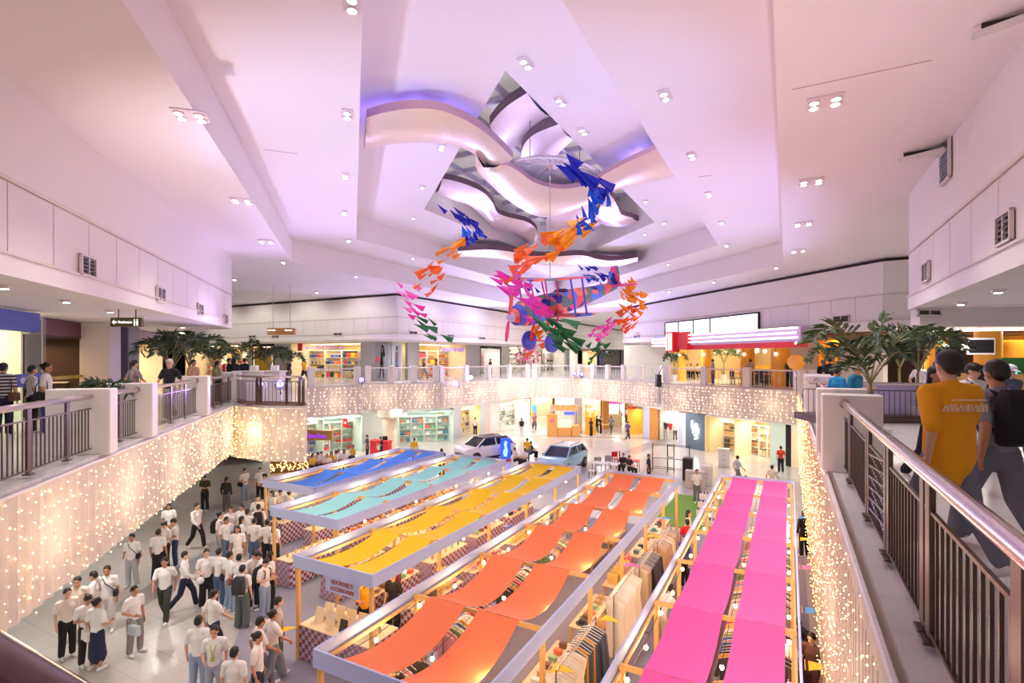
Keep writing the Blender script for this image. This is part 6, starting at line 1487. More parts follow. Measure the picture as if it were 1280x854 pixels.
# under the diner side
ba, bb = g_D0 + (g_D0 - g_r1).normalized() * 2, g_r1 + (g_r1 - g_D0).normalized() * 6
bulk(ba, bb)
wall_piece(W(848), W(853), 0, z1, mat('pale_blue_column', (206, 214, 246), .4)); wall_piece(W(853), W(857), 0, z1, M_white)
a2, b2 = W(857), W(881); wall_piece(a2, b2, 0, z1, mat('slate_blue', (100, 118, 138), .5))
e = empty('script_sign', (a2 + b2) / 2 + Vector((0, 0, 1.45)) - Vector((.2, .9, 0)).normalized() * .12, head_of(a2, b2), 'glowing white script lettering on the slate blue panel', 'sign'); sg = 1 if (b2 - a2).x > 0 else -1
M_glow = mat('script_glow', (255, 255, 255), .3, emit=5, var=0)
for k, pts in enumerate(([(-.3, .8), (-.34, .3), (-.2, .45), (-.05, .25)], [(-.05, .5), (.1, .55), (.15, .3), (0, .28), (.05, .55)], [(-.3, .1), (-.1, .2), (.1, .05), (.3, .2)], [(-.25, -.15), (0, .0), (.2, -.2), (.3, 0)], [(-.1, -.35), (.05, -.25), (.2, -.5), (-.05, -.6)])): MB().tube([(x * sg, 0, z) for x, z in pts], .055, 8).build('letter', M_glow, e, smooth=True)
wall_piece(W(881), W(884), 0, z1, mat('gold_frame', (240, 214, 150), .4))
shop_bay(W(884), W(918), 0, z1, 5, M_warm, (1, .86, .6), 'warm boutique right of the slate panel', ['tote_bag', 'folded_shirts'], 2, gl='cloth bundle', col=[(110, 90, 70), (150, 170, 90), (220, 180, 130)])
shop_bay(W(918.6), W(962), 0, z1, 3, M_warm, (1, .9, .66), 'shoe shop with a glowing shelf wall', ['gift_box', 'tote_bag', 'slipper'], 4, gl='shoe box', col=[(220, 170, 110), (160, 110, 80), (240, 220, 190)])
wall_piece(W(962), W(982), 0, z1, M_mint); wall_piece(W(982), W(989), 0, z1, M_dark); wall_piece(W(989), W(1040), 0, z1, M_warm)
for i, (px, lb) in enumerate(((873, '3AB4'), (955, '3AB1'))): pass
# under the far right side
ba, bb = g_C0, g_C1 + (g_C1 - g_C0).normalized() * 1.5
bulk(ba + (bb - ba) * .3, bb)
wall_piece(W(804), W(812), 0, z1, mat('pale_blue_column', (206, 214, 246), .4), .8); wall_piece(W(812), W(822), 0, z1, mat('wood_panel', (220, 150, 76), .5, var=.1))
shop_bay(W(822), W(848), 0, z1, 5, M_whitew, (1, .93, .86), 'white fashion shop with red tags', None, 0)
for i, px in enumerate((828, 833, 839, 845)):
    q = on(ba, bb, px) + Vector((.3, 1.2, 0)); e = empty('mannequin', q, -.4, 'mannequin in the white fashion shop, %s from the left' % ['first', 'second', 'third', 'fourth'][i], 'mannequin')
    part(pm(body_mesh, 'stand'), M_white, e); part(pm(top_mesh, 'stand', 'tee'), fab(((150, 120, 100), (60, 60, 70), (220, 60, 60), (236, 230, 224))[i]), e); part(pm(bottom_mesh, 'stand', 'straight'), fab(((60, 60, 64), (200, 190, 180), (230, 224, 220), (110, 100, 100))[i]), e); MB().cyl((0, 0, 0), .22, .02).build('base', M_steel, e)
shop_bay(W(785), W(803), 0, z1 - .2, 3, mat('amber_wall', (250, 190, 90), .5), (1, .7, .35), 'orange lit food stall', None, 0)
blocks_sign(W(786), W(796), 2.62, .3, M_red, 'small red lettering over the orange food stall', 6)
# under the far left side
ba, bb = g_B1, g_B2 + (g_B2 - g_B1).normalized() * 1.0
bulk(ba, bb)
wall_piece(W(567), W(577), 0, z1, M_grey, .9); wall_piece(W(606), W(613), 0, z1, mat('rose_panel', (232, 200, 196), .5)); wall_piece(W(613), W(624), 0, z1, M_white, .6)
shop_bay(W(577), W(606), 0, z1, 5, M_warm, (1, .88, .6), 'left shop entered by the person in white top', ['gift_box', 'bottle'], 2, gl='amber box', col=[(250, 190, 60), (120, 90, 60), (90, 80, 160)])
shop_bay(W(625), W(662), 0, z1, 5, M_whitew, (1, .97, .9), 'bright white shop near the middle', ['folded_shirts', 'bottle', 'gift_box'], 3, gl='folded grey cloth', col=[(160, 170, 150), (230, 230, 220), (110, 120, 110)])
q = W(664) + V2(.3, -.6); e = empty('banner_stand', q, 0, 'tall blue and orange banner beside the bright white shop', 'banner'); MB().rbox((0, 0, 1.1), (.5, .04, 2.2), .01).build('panel', mat('sky_blue', (90, 160, 220), .5), e); MB().box((-.12, -.025, .9), (.24, .006, 1.2)).build('orange_panel', M_orange, e); MB().rbox((0, 0, .03), (.6, .3, .06), .01).build('base', M_dark, e)
ba, bb = g_B0, g_B1
bulk(ba, bb)
shop_bay(W(500), W(566), 0, z1, 6, M_mint, (1, 1, .94), 'bright pharmacy shop with white shelves', ['gift_box', 'folded_shirts', 'bottle'], 4, gl='small bright box', col=[(236, 240, 236), (120, 190, 150), (240, 130, 100), (90, 140, 180)])
q = W(489); q = q + V2(.2, -1.2); struct(MB().lathe((q.x, q.y, 0), [(.62, 0), (.62, .12), (.56, .15), (.56, 2.6), (1.0, 2.62), (1.0, GT)], 24).build('column', mat('cream_column', (246, 238, 214), .4), smooth=True))
ba, bb = g_A0 + (g_A0 - g_A1).normalized() * 8, g_A1 + (g_A1 - g_A0).normalized() * 1.5
bulk(ba, bb)
shop_bay(W(330), W(404), 0, z1, 6, M_whitew, (1, .95, .8), 'bright store under the far left balcony, left bay', ['gift_box', 'folded_shirts'], 3, gl='small packet', col=[(230, 90, 60), (240, 230, 210), (90, 120, 170)])
shop_bay(W(405), W(452), 0, z1, 6, M_mint, (1, 1, .86), 'bright store under the far left balcony, right bay', ['gift_box', 'bottle', 'basket'], 3, gl='striped packet', col=[(230, 70, 60), (250, 200, 120), (170, 200, 160)])
q = W(438); e = empty('hanging_banner', W(438.5) + V2(-.1, -1.0) + Vector((0, 0, 2.4)), 0, 'orange red square banner hanging in the bright left store', 'banner'); MB().rbox((0, 0, 0), (.36, .02, .62), .005).build('panel', M_red, e); MB().box((0, -.015, .02), (.18, .006, .14)).build('print', M_white, e); MB().tube([(0, 0, .3), (0, 0, 1.3)], .008, 5).build('cord', M_cord, e)
# unit numbers on the grey bulkhead, gap pieces and the food hall behind the kiosks
ba, bb = g_D0, g_r1
for i, px in enumerate((886, 955)): blocks_sign(on(ba, bb, px - 5), on(ba, bb, px + 5), 3.2, .16, M_dark, 'small dark unit number on the grey bulkhead over the %s' % ('warm boutique', 'shoe shop')[i], 4)
wall_piece(V2((440 - 640) / F * 45, 45), V2((508 - 640) / F * 45, 45), 0, GT, M_whitew)
ba, bb = V2(-6, 66), V2(26, 60)
wall_piece(ba, bb, 0, GT, mat('food_hall_wall', (196, 160, 120), .6, var=.15), .3, 'wall_foodhall')
for i, (p0_, p1_, m_, c_) in enumerate(((664, 690, M_warm, (1, .85, .6)), (694, 716, M_whitew, (1, .9, .8)), (728, 750, M_warm, (1, .8, .7)), (754, 780, M_whitew, (1, .9, .8)))): shop_bay(on(ba - V2(0, .6), bb - V2(0, .6), p0_), on(ba - V2(0, .6), bb - V2(0, .6), p1_), 0, 2.6, .5, m_, c_, 'food hall counter, %s from the left' % ['first', 'second', 'third', 'fourth'][i], None, 0)
# left ground wall
ba, bb = L0 + nL * 4.2, L0 + nL * 4.2 + dL * 42
wall_piece(ba, bb, 0, GT, mat('pale_green_glass', (222, 232, 222), .25, var=.04))
a2, b2 = P(338, 592, 0), P(388, 588, 0); e = empty('lit_barrier', (a2 + b2) / 2, head_of(a2, b2), 'brown wooden barrier dressed with golden lights behind the blue stall', 'barrier')
MB().rbox((0, 0, .55), ((b2 - a2).length, .2, 1.1), .02).build('panel', mat('barrier_wood', (130, 92, 56), .6, var=.15), e); k = MB()
for i in range(160): k.ell((R.uniform(-1, 1) * (b2 - a2).length / 2, -.12, R.uniform(.1, 1.1)), .018, None, 5, 3)
tag(k.build('bulbs', M_fairy, e), kind='stuff')
o = MB().prism([UV(2.5, .5), UV(2.5, -6.0), UV(7.4, -11.4), UV(12.2, -16.4), UV(13.0, -18.6), UV(22.3, -18.6), UV(22.3, .5)][::-1], .004, .012).build('carpet', mat('grey_violet_carpet', (150, 148, 166), .95, var=.12, scale=14)); tag(o, 'grey violet carpet laid under all the market stalls', 'carpet')
# ================================================================ KIOSKS AND FURNITURE ON THE GROUND
def kio(px, py): return P(px, py, 0)
q = kio(709, 545); e = empty('food_kiosk', q, .05, 'orange wood doughnut kiosk with glass cases and a lettered board', 'kiosk')
sc_ = q.y / F
MB().rbox((-19 * sc_, 0, 1.0), (12 * sc_, .8, 2.0), .02).build('side_panel', mat('kiosk_wood', (238, 176, 96), .5, var=.06), e)
MB().loft([[Vector((-19 * sc_ + math.cos(t) * .2, y, 1.45 + math.sin(t) * .2)) for t in [2 * PI * i / 18 for i in range(18)]] for y in (-.42, -.4)]).build('pink_disc', M_pinkp, e)
MB().rbox((-4 * sc_, 0, .4), (17 * sc_, .8, .8), .02).build('counter', mat('kiosk_wood', (238, 176, 96), .5), e); MB().rbox((-4 * sc_, 0, 1.15), (17 * sc_, .7, .65), .02).build('display_case', mat('case_glow', (255, 224, 180), .2, emit=.7), e); MB().rbox((10 * sc_, -.1, .5), (10 * sc_, .8, 1.0), .02).build('till_counter', mat('kiosk_wood', (238, 176, 96), .5), e)
MB().rbox((-4 * sc_, .2, 2.55), (34 * sc_, .12, .6), .01).build('sign_board', M_white, e); text_mesh('lettering', 'DUNKIN', .62, mat('sign_orange', (255, 130, 30), .4, emit=1.2), e, (-1.5 * sc_, .13, 2.55), bold=.02)
MB().rbox((3 * sc_, .15, 2.05), (13 * sc_, .06, .3), .01).build('screen', mat('blue_screen', (70, 80, 220), .3, emit=1.5), e)
for x in (-20 * sc_, 12 * sc_): MB().cyl((x, .3, 0), .05, 2.3, 8).build('post', M_steel, e)
for px, py, w in ((722, 541, .75), (604, 546, .5)): q = kio(px, py); struct(MB().rbox((q.x, q.y, GT / 2), (w, w, GT), .02).build('column', M_grey))
q = kio(757, 536); struct(MB().rbox((q.x, q.y, GT / 2), (.6, .6, GT), .02).build('column', mat('wood_panel', (220, 150, 76), .5)))
for nm, px, py, w, h, m, lb, sgm, txt, tm in (('food_kiosk', 738, 543, .9, 1.7, M_orange, 'narrow orange kiosk right of the doughnut kiosk', M_white, 'EAT', M_orange), ('food_kiosk', 766, 533, 1.6, 1.3, M_warm, 'drinks kiosk under a magenta sign', mat('magenta_sign', (206, 50, 150), .4, emit=1), None, None)):
    q = kio(px, py); e = empty(nm, q, 0, lb, 'kiosk'); MB().rbox((0, 0, h / 2), (w, .7, h), .02).build('counter', m, e); MB().rbox((0, .1, 2.6), (w * 1.3, .12, .55), .01).build('sign_board', sgm, e)
    if txt: text_mesh('lettering', txt, .5, tm, e, (0, .03, 2.6), bold=.015)
    for x in (-w / 2 + .05, w / 2 - .05): MB().cyl((x, .2, h), .04, 2.4 - h, 8).build('post', M_steel, e)
    for x in (-w / 4, w / 4): MB().lathe((x, 0, h), [(.1, 0), (.13, .2), (.12, .35), (.03, .4)], 12).build('dispenser', M_neon if txt is None else M_yel, e)
q = kio(753, 541); table(q, 0, 1.8, .6, .8, M_wood, 'wooden counter table where the kiosk queue waits')
# red booth and purple signed kiosk on the left
q = kio(476, 568); e = empty('red_booth', q, -.3, 'red promotion counter beside the cream column', 'counter'); MB().rbox((0, 0, .5), (1.5, .6, 1.0), .02).build('body', M_red, e); MB().rbox((0, 0, 1.02), (1.6, .7, .05), .01).build('top', M_red, e); MB().loft([[Vector((math.cos(t) * .18, y, .55 + math.sin(t) * .18)) for t in [2 * PI * i / 16 for i in range(16)]] for y in (-.315, -.3)]).build('emblem', M_white, e); MB().rbox((.3, .1, 1.2), (.4, .05, .3), .01).build('monitor', M_dark, e)
q = kio(400, 588); e = empty('snack_kiosk', q, -.1, 'wooden snack kiosk with purple script over the seated visitors', 'kiosk'); MB().rbox((0, 0, 2.25), (1.7, .3, .62), .02).build('sign_board', mat('sign_wood', (206, 160, 90), .45), e)
M_pur2 = mat('violet_script', (126, 36, 220), .4, emit=1.2)
for k in range(6): MB().tube([(-.7 + k * .2, -.17, 2.1), (-.66 + k * .2, -.17, 2.38 if k in (0, 3) else 2.24), (-.58 + k * .2, -.17, 2.2), (-.52 + k * .2, -.17, 2.12)], .035, 6).build('letter', M_pur2, e)
for x in (-.8, .8): MB().cyl((x, 0, 0), .06, 1.95, 8).build('post', M_grey, e)
MB().rbox((0, 0, .5), (1.7, .5, 1.0), .02).build('counter', M_white, e)
q = kio(402, 585); table(P(412, 594, 0), -.5, 4.6, .6, .75, mat('brown_top', (150, 92, 62), .5), 'long brown table in front of the seated visitors on the left')
# blue standing sign
q = P(632, 576, 0); e = empty('standing_sign', q, -.05, 'glowing blue standing sign with a pale figure print', 'sign'); MB().rbox((0, 0, .85), (.72, .1, 1.45), .02).build('panel', mat('blue_sign', (30, 80, 235), .35, emit=1.0), e); MB().loft([[Vector((x, y, z)) for x, z in ((-.12, .3), (.1, .3), (.16, .7), (.08, 1.1), (.14, 1.3), (0, 1.42), (-.12, 1.2), (-.06, .9), (-.18, .6))] for y in (-.062, -.05)]).build('print', mat('pale_blue_print', (150, 200, 255), .4, emit=1.0), e); MB().rbox((0, 0, .06), (.8, .4, .12), .02).build('base', M_red, e)
# furniture display beyond the orange stall
def cabinet(p, rz, w, d, h, m, label, n=3):
    e = empty('drawer_cabinet', p, rz, label, 'cabinet'); MB().rbox((0, 0, h / 2), (w, d, h), .015).build('body', m, e)
    for i in range(n):
        dr = MB().rbox((0, -d / 2 - .012, h * (i + .5) / n), (w * .92, .025, h / n * .86), .006).build('drawer', m, e); MB().tube([(-.06, -d / 2 - .04, h * (i + .5) / n), (.06, -d / 2 - .04, h * (i + .5) / n)], .01, 6).build('handle', M_dark, dr)
M_cab = mat('pale_grey_wood', (206, 200, 196), .5, var=.06)
cabinet(P(869, 610, 0), -.45, 1.0, .5, .95, M_cab, 'pale grey drawer cabinet left of the green mat', 4); cabinet(P(884, 606, 0), -.45, .55, .5, 1.1, M_white, 'white drawer cabinet beside the grey one', 4); cabinet(P(860, 600, 0), -.45, .55, .6, 1.3, M_dark, 'dark cabinet behind the pale grey drawers', 2)
table(P(786, 590, 0), -.45, 1.3, .7, .76, M_red, 'red covered table beyond the orange stall'); o = table(P(757, 594, 0), -.45, 1.6, .8, .74, M_white, 'white table with chairs beyond the yellow stall')
for i, (px, py) in enumerate(((748, 590), (766, 597), (760, 586), (740, 598))): chair(P(px, py, 0), i * 1.5, M_white if i % 2 else mat('grey_mesh', (170, 168, 176), .6), 'chair around the white table beyond the yellow stall, %s' % ['left', 'front', 'rear', 'outer'][i])
for i, (px, py) in enumerate(((770, 582), (778, 581))): chair(P(px, py, 0), .3 + i, M_red, 'red chair behind the red covered table, %s' % ['left', 'right'][i])
for i, (px, py, w) in enumerate(((829, 590, 1.3), (848, 592, 1.3))):
    e = empty('rack_frame', P(px, py, 0), -.35, 'empty dark metal display rack beyond the orange stall, %s' % ['left', 'right'][i], 'rack')
    for x in (-w / 2, w / 2):
        for y in (-.25, .25): MB().tube([(x, y, 0), (x, y, 1.75)], .018, 6).build('upright', M_dark, e)
    for z in (.25, .9, 1.7): k = MB().tube([(-w / 2, -.25, z), (w / 2, -.25, z), (w / 2, .25, z), (-w / 2, .25, z)], .014, 6, closed=True); k.build('shelf_frame', M_dark, e)
    lay_m = MB().rbox((0, 0, .93), (w - .05, .48, .03), .004).build('shelf_board', M_shelf, e)
cabinet(P(905, 583, 0), -.4, .7, .4, 1.2, M_shelf, 'narrow white rack of red packets left of the pink stall end', 4)
# ================================================================ CARS
def car(p, heading, paint, label, roofm):
    e = empty('car', p, heading, label, 'car')
    def sec(x, zb, zt, w, tuck=.9): return [Vector((x, y, z)) for y, z in ((-w * tuck, zb), (w * tuck, zb), (w, zb + (zt - zb) * .25), (w, zb + (zt - zb) * .7), (w * .93, zt), (-w * .93, zt), (-w, zb + (zt - zb) * .7), (-w, zb + (zt - zb) * .25))]
    b = MB().loft([sec(-2.15, .45, .85, .7), sec(-2.1, .32, 1.0, .82), sec(-1.5, .24, 1.05, .9), sec(0, .22, 1.03, .92), sec(1.0, .24, 1.02, .91), sec(1.75, .26, .96, .88), sec(2.05, .3, .84, .8), sec(2.18, .42, .72, .7)]); b.build('body', paint, e, smooth=True)
    def gh(x, z, w): return [Vector((x, -w, z)), Vector((x, w, z))]
    g = MB(); L = [(1.25, 1.0, .82), (.55, 1.5, .68), (-1.35, 1.54, .66), (-2.02, 1.02, .8)]
    g.loft([[Vector((x, -w, z)), Vector((x, w, z)), Vector((x * .98, w * 1.02, min(z, 1.0))), Vector((x * .98, -w * 1.02, min(z, 1.0)))] for x, z, w in L]); g.build('glazing', mat('car_glass', (40, 44, 54), .08, .2, var=0), e)
    MB().loft([[Vector((x, y, z)) for y, z in ((-.69, 1.49), (.69, 1.49), (.62, 1.57), (-.62, 1.57))] for x in (.55, .1, -.9, -1.4)]).build('roof', roofm, e, smooth=True)
    for s in (-1, 1):
        for pts in (((1.3, .83, 1.0), (.56, .69, 1.52)), ((-.35, .9, 1.0), (-.35, .69, 1.52)), ((-1.95, .83, 1.0), (-1.4, .68, 1.53))): MB().tube([(x, s * y, z) for x, y, z in pts], .045, 6).build('pillar', paint, e)
        MB().ell((.95, s * 1.0, 1.05), (.1, .1, .07)).build('mirror', paint, e, smooth=True)
        MB().loft([[Vector((x, s * y, z)) for y, z in ((.46, .68), (.8, .72), (.8, .82), (.46, .78))] for x in (2.0, 2.14)]).build('headlight', mat('headlight', (240, 244, 255), .1), e)
        MB().box((-2.12, s * .66, .9), (.1, .26, .12)).build('tail_light', M_red, e); MB().tube([(-1.2, s * .55, 1.6), (.3, s * .55, 1.6)], .02, 6).build('roof_rail', M_steel, e)
        for x in (1.35, -1.35):
            w = MB(); w.loft([[Vector((x + math.cos(t) * r, s * y, .34 + math.sin(t) * r)) for t in [2 * PI * i / 20 for i in range(20)]] for r, y in ((.2, .74), (.33, .74), (.345, .78), (.345, .92), (.33, .95), (.22, .95))]).build('wheel', mat('tyre_rubber', (32, 32, 34), .8), e, smooth=True)
            r_ = MB(); r_.cur = 0
            for k in range(5): a_ = 2 * PI * k / 5; r_.tube([(x, s * .955, .34), (x + math.cos(a_) * .21, s * .955, .34 + math.sin(a_) * .21)], .03, 6)
            r_.build('rim', M_steel, e)
    MB().box((2.16, 0, .5), (.08, 1.1, .2)).build('grille', M_dark, e); MB().box((2.19, 0, .66), (.03, .2, .06)).build('badge', M_steel, e); MB().box((0, 0, .24), (3.6, 1.78, .1)).build('sill', M_dark, e)
    return e
M_carw = mat('white_car_paint', (236, 236, 244), .2, 0, coat=.6, var=0); M_carb = mat('pale_blue_car_paint', (150, 200, 226), .2, 0, coat=.6, var=0)
car(V2(3.35, 33.6) , math.atan2(-.86, -.5), M_carb, 'pale blue car parked beyond the yellow stall', M_carb); car(V2(-1.9, 37.2), math.atan2(-.62, -.8), M_carw, 'white car parked beyond the mint stall', mat('black_roof', (60, 56, 62), .2))
# ================================================================ PLANTS
M_leaf = mat('palm_leaf', (70, 96, 48), .5, var=.25, scale=9); M_leafd = mat('dark_palm_leaf', (48, 72, 44), .5, var=.25, scale=9); M_stem = mat('palm_stem', (140, 130, 80), .6, var=.15)
def frond(pts, ll, m, parent, n=26, droop=.15, wid=.13):
    ll *= .8; n = int(n * 1.15)
    """pinnate frond along a curved stalk; ragged wedge leaflets"""
    C_ = [Vector(p) for p in pts]; out = []
    for i in range(len(C_) - 1):
        p0 = C_[max(i - 1, 0)]; p1, p2 = C_[i], C_[i + 1]; p3 = C_[min(i + 2, len(C_) - 1)]
        for k in range(8): t = k / 8; out.append(.5 * (2 * p1 + (p2 - p0) * t + (2 * p0 - 5 * p1 + 4 * p2 - p3) * t * t + (3 * p1 - p0 - 3 * p2 + p3) * t ** 3))
    out.append(C_[-1]); N = len(out)
    f = MB().tube(out, [.018 * (1 - .7 * i / N) for i in range(N)], 6); f.cur = 1
    for i in range(n):
        t = .22 + .78 * (i + .5) / n; k = min(int(t * (N - 1)), N - 2); p = out[k].lerp(out[k + 1], t * (N - 1) - k); d = (out[k + 1] - out[k]).normalized()
        sd = d.cross(Vector((0, 0, 1)));
        if sd.length < .1: sd = Vector((1, 0, 0))
        sd.normalize(); up_ = sd.cross(d)
        for s in (-1, 1):
            L = ll * (1.1 - .55 * abs(t - .5)) * R.uniform(.8, 1.15); a = (d * R.uniform(.5, .9) + sd * s * R.uniform(.5, 1) + up_ * R.uniform(-.1, .9)).normalized(); w = a.cross(up_).normalized() * L * wid
            q0 = p; q1 = p + a * L * .55 + w * .55 + up_ * .02; q2 = p + a * L - up_ * L * droop * R.uniform(.4, 1) + w * R.uniform(.3, .7); q3 = p + a * L * .95 - up_ * L * droop * .6 - w * .45; q4 = p + a * L * .5 - w * .5 + up_ * .02
            th = up_ * .006; f.add([q0, q1, q2, q3, q4, q0 - th, q1 - th, q2 - th, q3 - th, q4 - th], [(0, 1, 2, 3, 4), (9, 8, 7, 6, 5), (0, 5, 6, 1), (1, 6, 7, 2), (2, 7, 8, 3), (3, 8, 9, 4), (4, 9, 5, 0)])
    return f.build('frond', [M_stem, m], parent)
def pot(parent, r=.24, h=.5, m=None):
    MB().lathe((0, 0, 0), [(r * .75, 0), (r, h * .9), (r * 1.06, h * .92), (r * 1.06, h), (r * .9, h), (r * .88, h * .9), (.01, h * .9)], 18).build('pot', m or mat('white_pot', (226, 222, 220), .4), parent, smooth=True)
# big palm behind the right pier
Yp = 9.6; base = Vector(((1093 - 640) / F * Yp, Yp, Z2)); e = empty('potted_palm', base, 0, 'large palm with ragged fronds behind the white pier on the right', 'plant'); pot(e, .26, .5)
rel = lambda px, py, Y=Yp: at(px, py, Y) - base
MB().tube([(0, 0, .4), rel(1091, 540), rel(1088, 478)], [.035, .03, .026], 8).build('stem', M_stem, e)
frond([rel(1088, 480), rel(1072, 442, 9.4), rel(1050, 412, 9.2), rel(1028, 414, 9.0), rel(1016, 428, 8.9)], .42, M_leaf, e, 22, .25); frond([rel(1088, 478), rel(1080, 455, 9.2), rel(1062, 435, 8.8), rel(1046, 436, 8.6)], .4, M_leafd, e, 18)
frond([rel(1088, 480), rel(1094, 445), rel(1100, 412), rel(1108, 396)], .3, M_leaf, e, 8, .1, .4); frond([rel(1088, 480), rel(1104, 448, 9.9), rel(1130, 420, 10.2), rel(1160, 414, 10.4), rel(1186, 432, 10.5)], .42, M_leaf, e, 24, .3)
frond([rel(1089, 478), rel(1108, 452, 9.2), rel(1122, 440, 8.9), rel(1130, 446, 8.8)], .34, M_leafd, e, 16); frond([rel(1088, 482), rel(1076, 462, 9.3), rel(1066, 456, 9.0), rel(1056, 462, 8.9)], .34, M_leaf, e, 14)
def palm(p, h, n, spread, m, label, ll=.42, seed=1, stem=True):
    rr = random.Random(seed); e = empty('potted_palm', p, 0, label, 'plant'); pot(e, .25, .45)
    MB().tube([(0, 0, .4), (rr.uniform(-.05, .05), 0, h * .55)], .035, 8).build('stem', M_stem, e)
    for k in range(n):
        a = 2 * PI * k / n + rr.uniform(-.3, .3); s = spread * rr.uniform(.8, 1.1); c, s_2 = math.cos(a) * s, math.sin(a) * s; top = h * rr.uniform(.92, 1.05)
        frond([(0, 0, h * .55), (c * .35, s_2 * .35, top * .92), (c * .75, s_2 * .75, top), (c, s_2, top * .86)], ll, m, e, 16)
    return e
for i, (px, Y, h, n, sp, lb) in enumerate(((1148, 14.5, 2.5, 8, 1.1, 'dark palm behind the big palm, left of the brown haired walker'), (1125, 17.5, 2.6, 7, 1.2, 'palm farther behind the big palm on the right walkway'), (213, 18.2, 2.35, 8, 1.2, 'palm behind the man in black on the left walkway'), (237, 19.8, 2.6, 8, 1.2, 'tallest palm of the left group'), (268, 24.0, 2.2, 7, 1.1, 'palm right of the tallest one on the left walkway'), (296, 26.5, 2.5, 7, 1.3, 'palm before the bakery on the far left walkway'), (337, 27.5, 2.15, 7, 1.0, 'palm standing before the black framed doorway'), (357, 30.5, 2.0, 6, 1.1, 'palm before the grey pillar left of the toy shop'), (843, 40.5, 2.0, 6, .8, 'palm in the corner left of the diner columns'), (905, 41, 2.4, 8, 1.3, 'palm in the middle of the diner'), (757, 62, 2.4, 6, 1.2, 'palm far down the corridor'), (1042, 20.5, 2.1, 6, .9, 'palm beside the orange doorway right of the diner'))):
    palm(Vector(((px - 640) / F * Y, Y, Z2)), h, n, sp, M_leafd if i % 2 == 0 else M_leaf, lb, .45 if Y < 30 else .5, i + 3)
palm(on(L0 + nL * .75, L0 + nL * .75 + dL * 9, 137) + Vector((0, 0, Z2)), 1.15, 7, .55, M_leafd, 'low leafy plant behind the gap between the two near left piers', .3, 31)
# pink flower display at the far balcony
q = Vector(((655 - 640) / F * 50, 50, Z2)); e = empty('flower_display', q, 0, 'pink blossom tree display at the far balcony', 'flowers'); pot(e, .4, .6); MB().tube([(0, 0, .4), (.1, 0, 1.4), (.5, 0, 2.1)], .06, 8).build('trunk', M_stem, e)
fl = MB(); fl2 = MB()
for i in range(170):
    k = fl if i % 4 else fl2; k.ell((R.gauss(.2, .75), R.gauss(0, .5), R.gauss(1.9, .5)), R.uniform(.05, .12), None, 6, 4)
tag(fl.build('blossoms', mat('blossom_pink', (246, 150, 170), .7, var=.2, scale=5), e), kind='stuff'); tag(fl2.build('leaves', M_leaf, e), kind='stuff')
# planter bench of the rounded bay and its screens
for i, (px, Y, lb) in enumerate(((312, 21.6, 'white display counter inside the rounded bay, left'), (338, 21.9, 'white display counter inside the rounded bay, right'))):
    q = Vector(((px - 640) / F * Y, Y, Z2)); e = empty('display_counter', q, -.1, lb, 'counter'); MB().rbox((0, 0, .6), (1.1, .5, 1.2), .02).build('body', M_white, e); MB().rbox((0, 0, 1.22), (1.2, .6, .05), .01).build('top', M_white, e); MB().rbox((.2, 0, 1.36), (.3, .2, .22), .01).build('till', M_shelf, e)
q = Vector(((1118 - 640) / F * 14.2, 14.2, Z2)); e = empty('bay_railing', q, -.25, 'curved brown railing of the purple lit planter on the right', 'railing'); MB().tube([(-2.2, .2, 1.08), (-1, -.1, 1.08), (1, -.1, 1.08), (2.0, .3, 1.08)], .045, 8).build('handrail', M_steel, e, smooth=True); MB().tube([(-2.2, .2, .12), (-1, -.1, .12), (1, -.1, .12), (2.0, .3, .12)], .02, 6).build('bottom_bar', M_brown, e); MB().tube([(-2.2, .2, .9), (-1, -.1, .9), (1, -.1, .9), (2.0, .3, .9)], .016, 6).build('top_bar', M_brown, e)
for i in range(34): x = -2.2 + i * 4.2 / 33; y = -.1 + (.25 * (abs(x) - 1) if abs(x) > 1 else 0); link('baluster', GR['bal'], e, (x, y, .02))
for x in (-1.2, -1.0, 1.1): link('post', GR[('post', False)], e, (x, -.1, 0))
struct(MB().rbox((q.x + .1, q.y + .6, Z2 + .1), (4.4, 1.2, .2), .02).build('trim_6', M_brown)); o = MB().rbox((0, 0, .5), (2.6, .8, .9), .03).build('planter_box', mat('planter_violet', (206, 196, 236), .4), None, q + Vector((0, .9, .1)), -.1); tag(o, 'pale planter box inside the purple lit railing on the right', 'planter')
# balcony loudspeaker
q = at(823, 476, 37.2); e = empty('loudspeaker', q, .2, 'black loudspeaker on the corner of the far right balcony', 'loudspeaker'); MB().rbox((0, 0, 0), (.34, .34, .9), .03).build('cabinet', M_black, e); MB().lathe((0, -.18, -.15), [(.12, 0)] * 1 + [(.13, .01), (.02, .02)], 12).build('cone', M_dark, e); MB().tube([(0, 0, .4), (.3, 0, 1.0)], .03, 6).build('arm', M_dark, e)
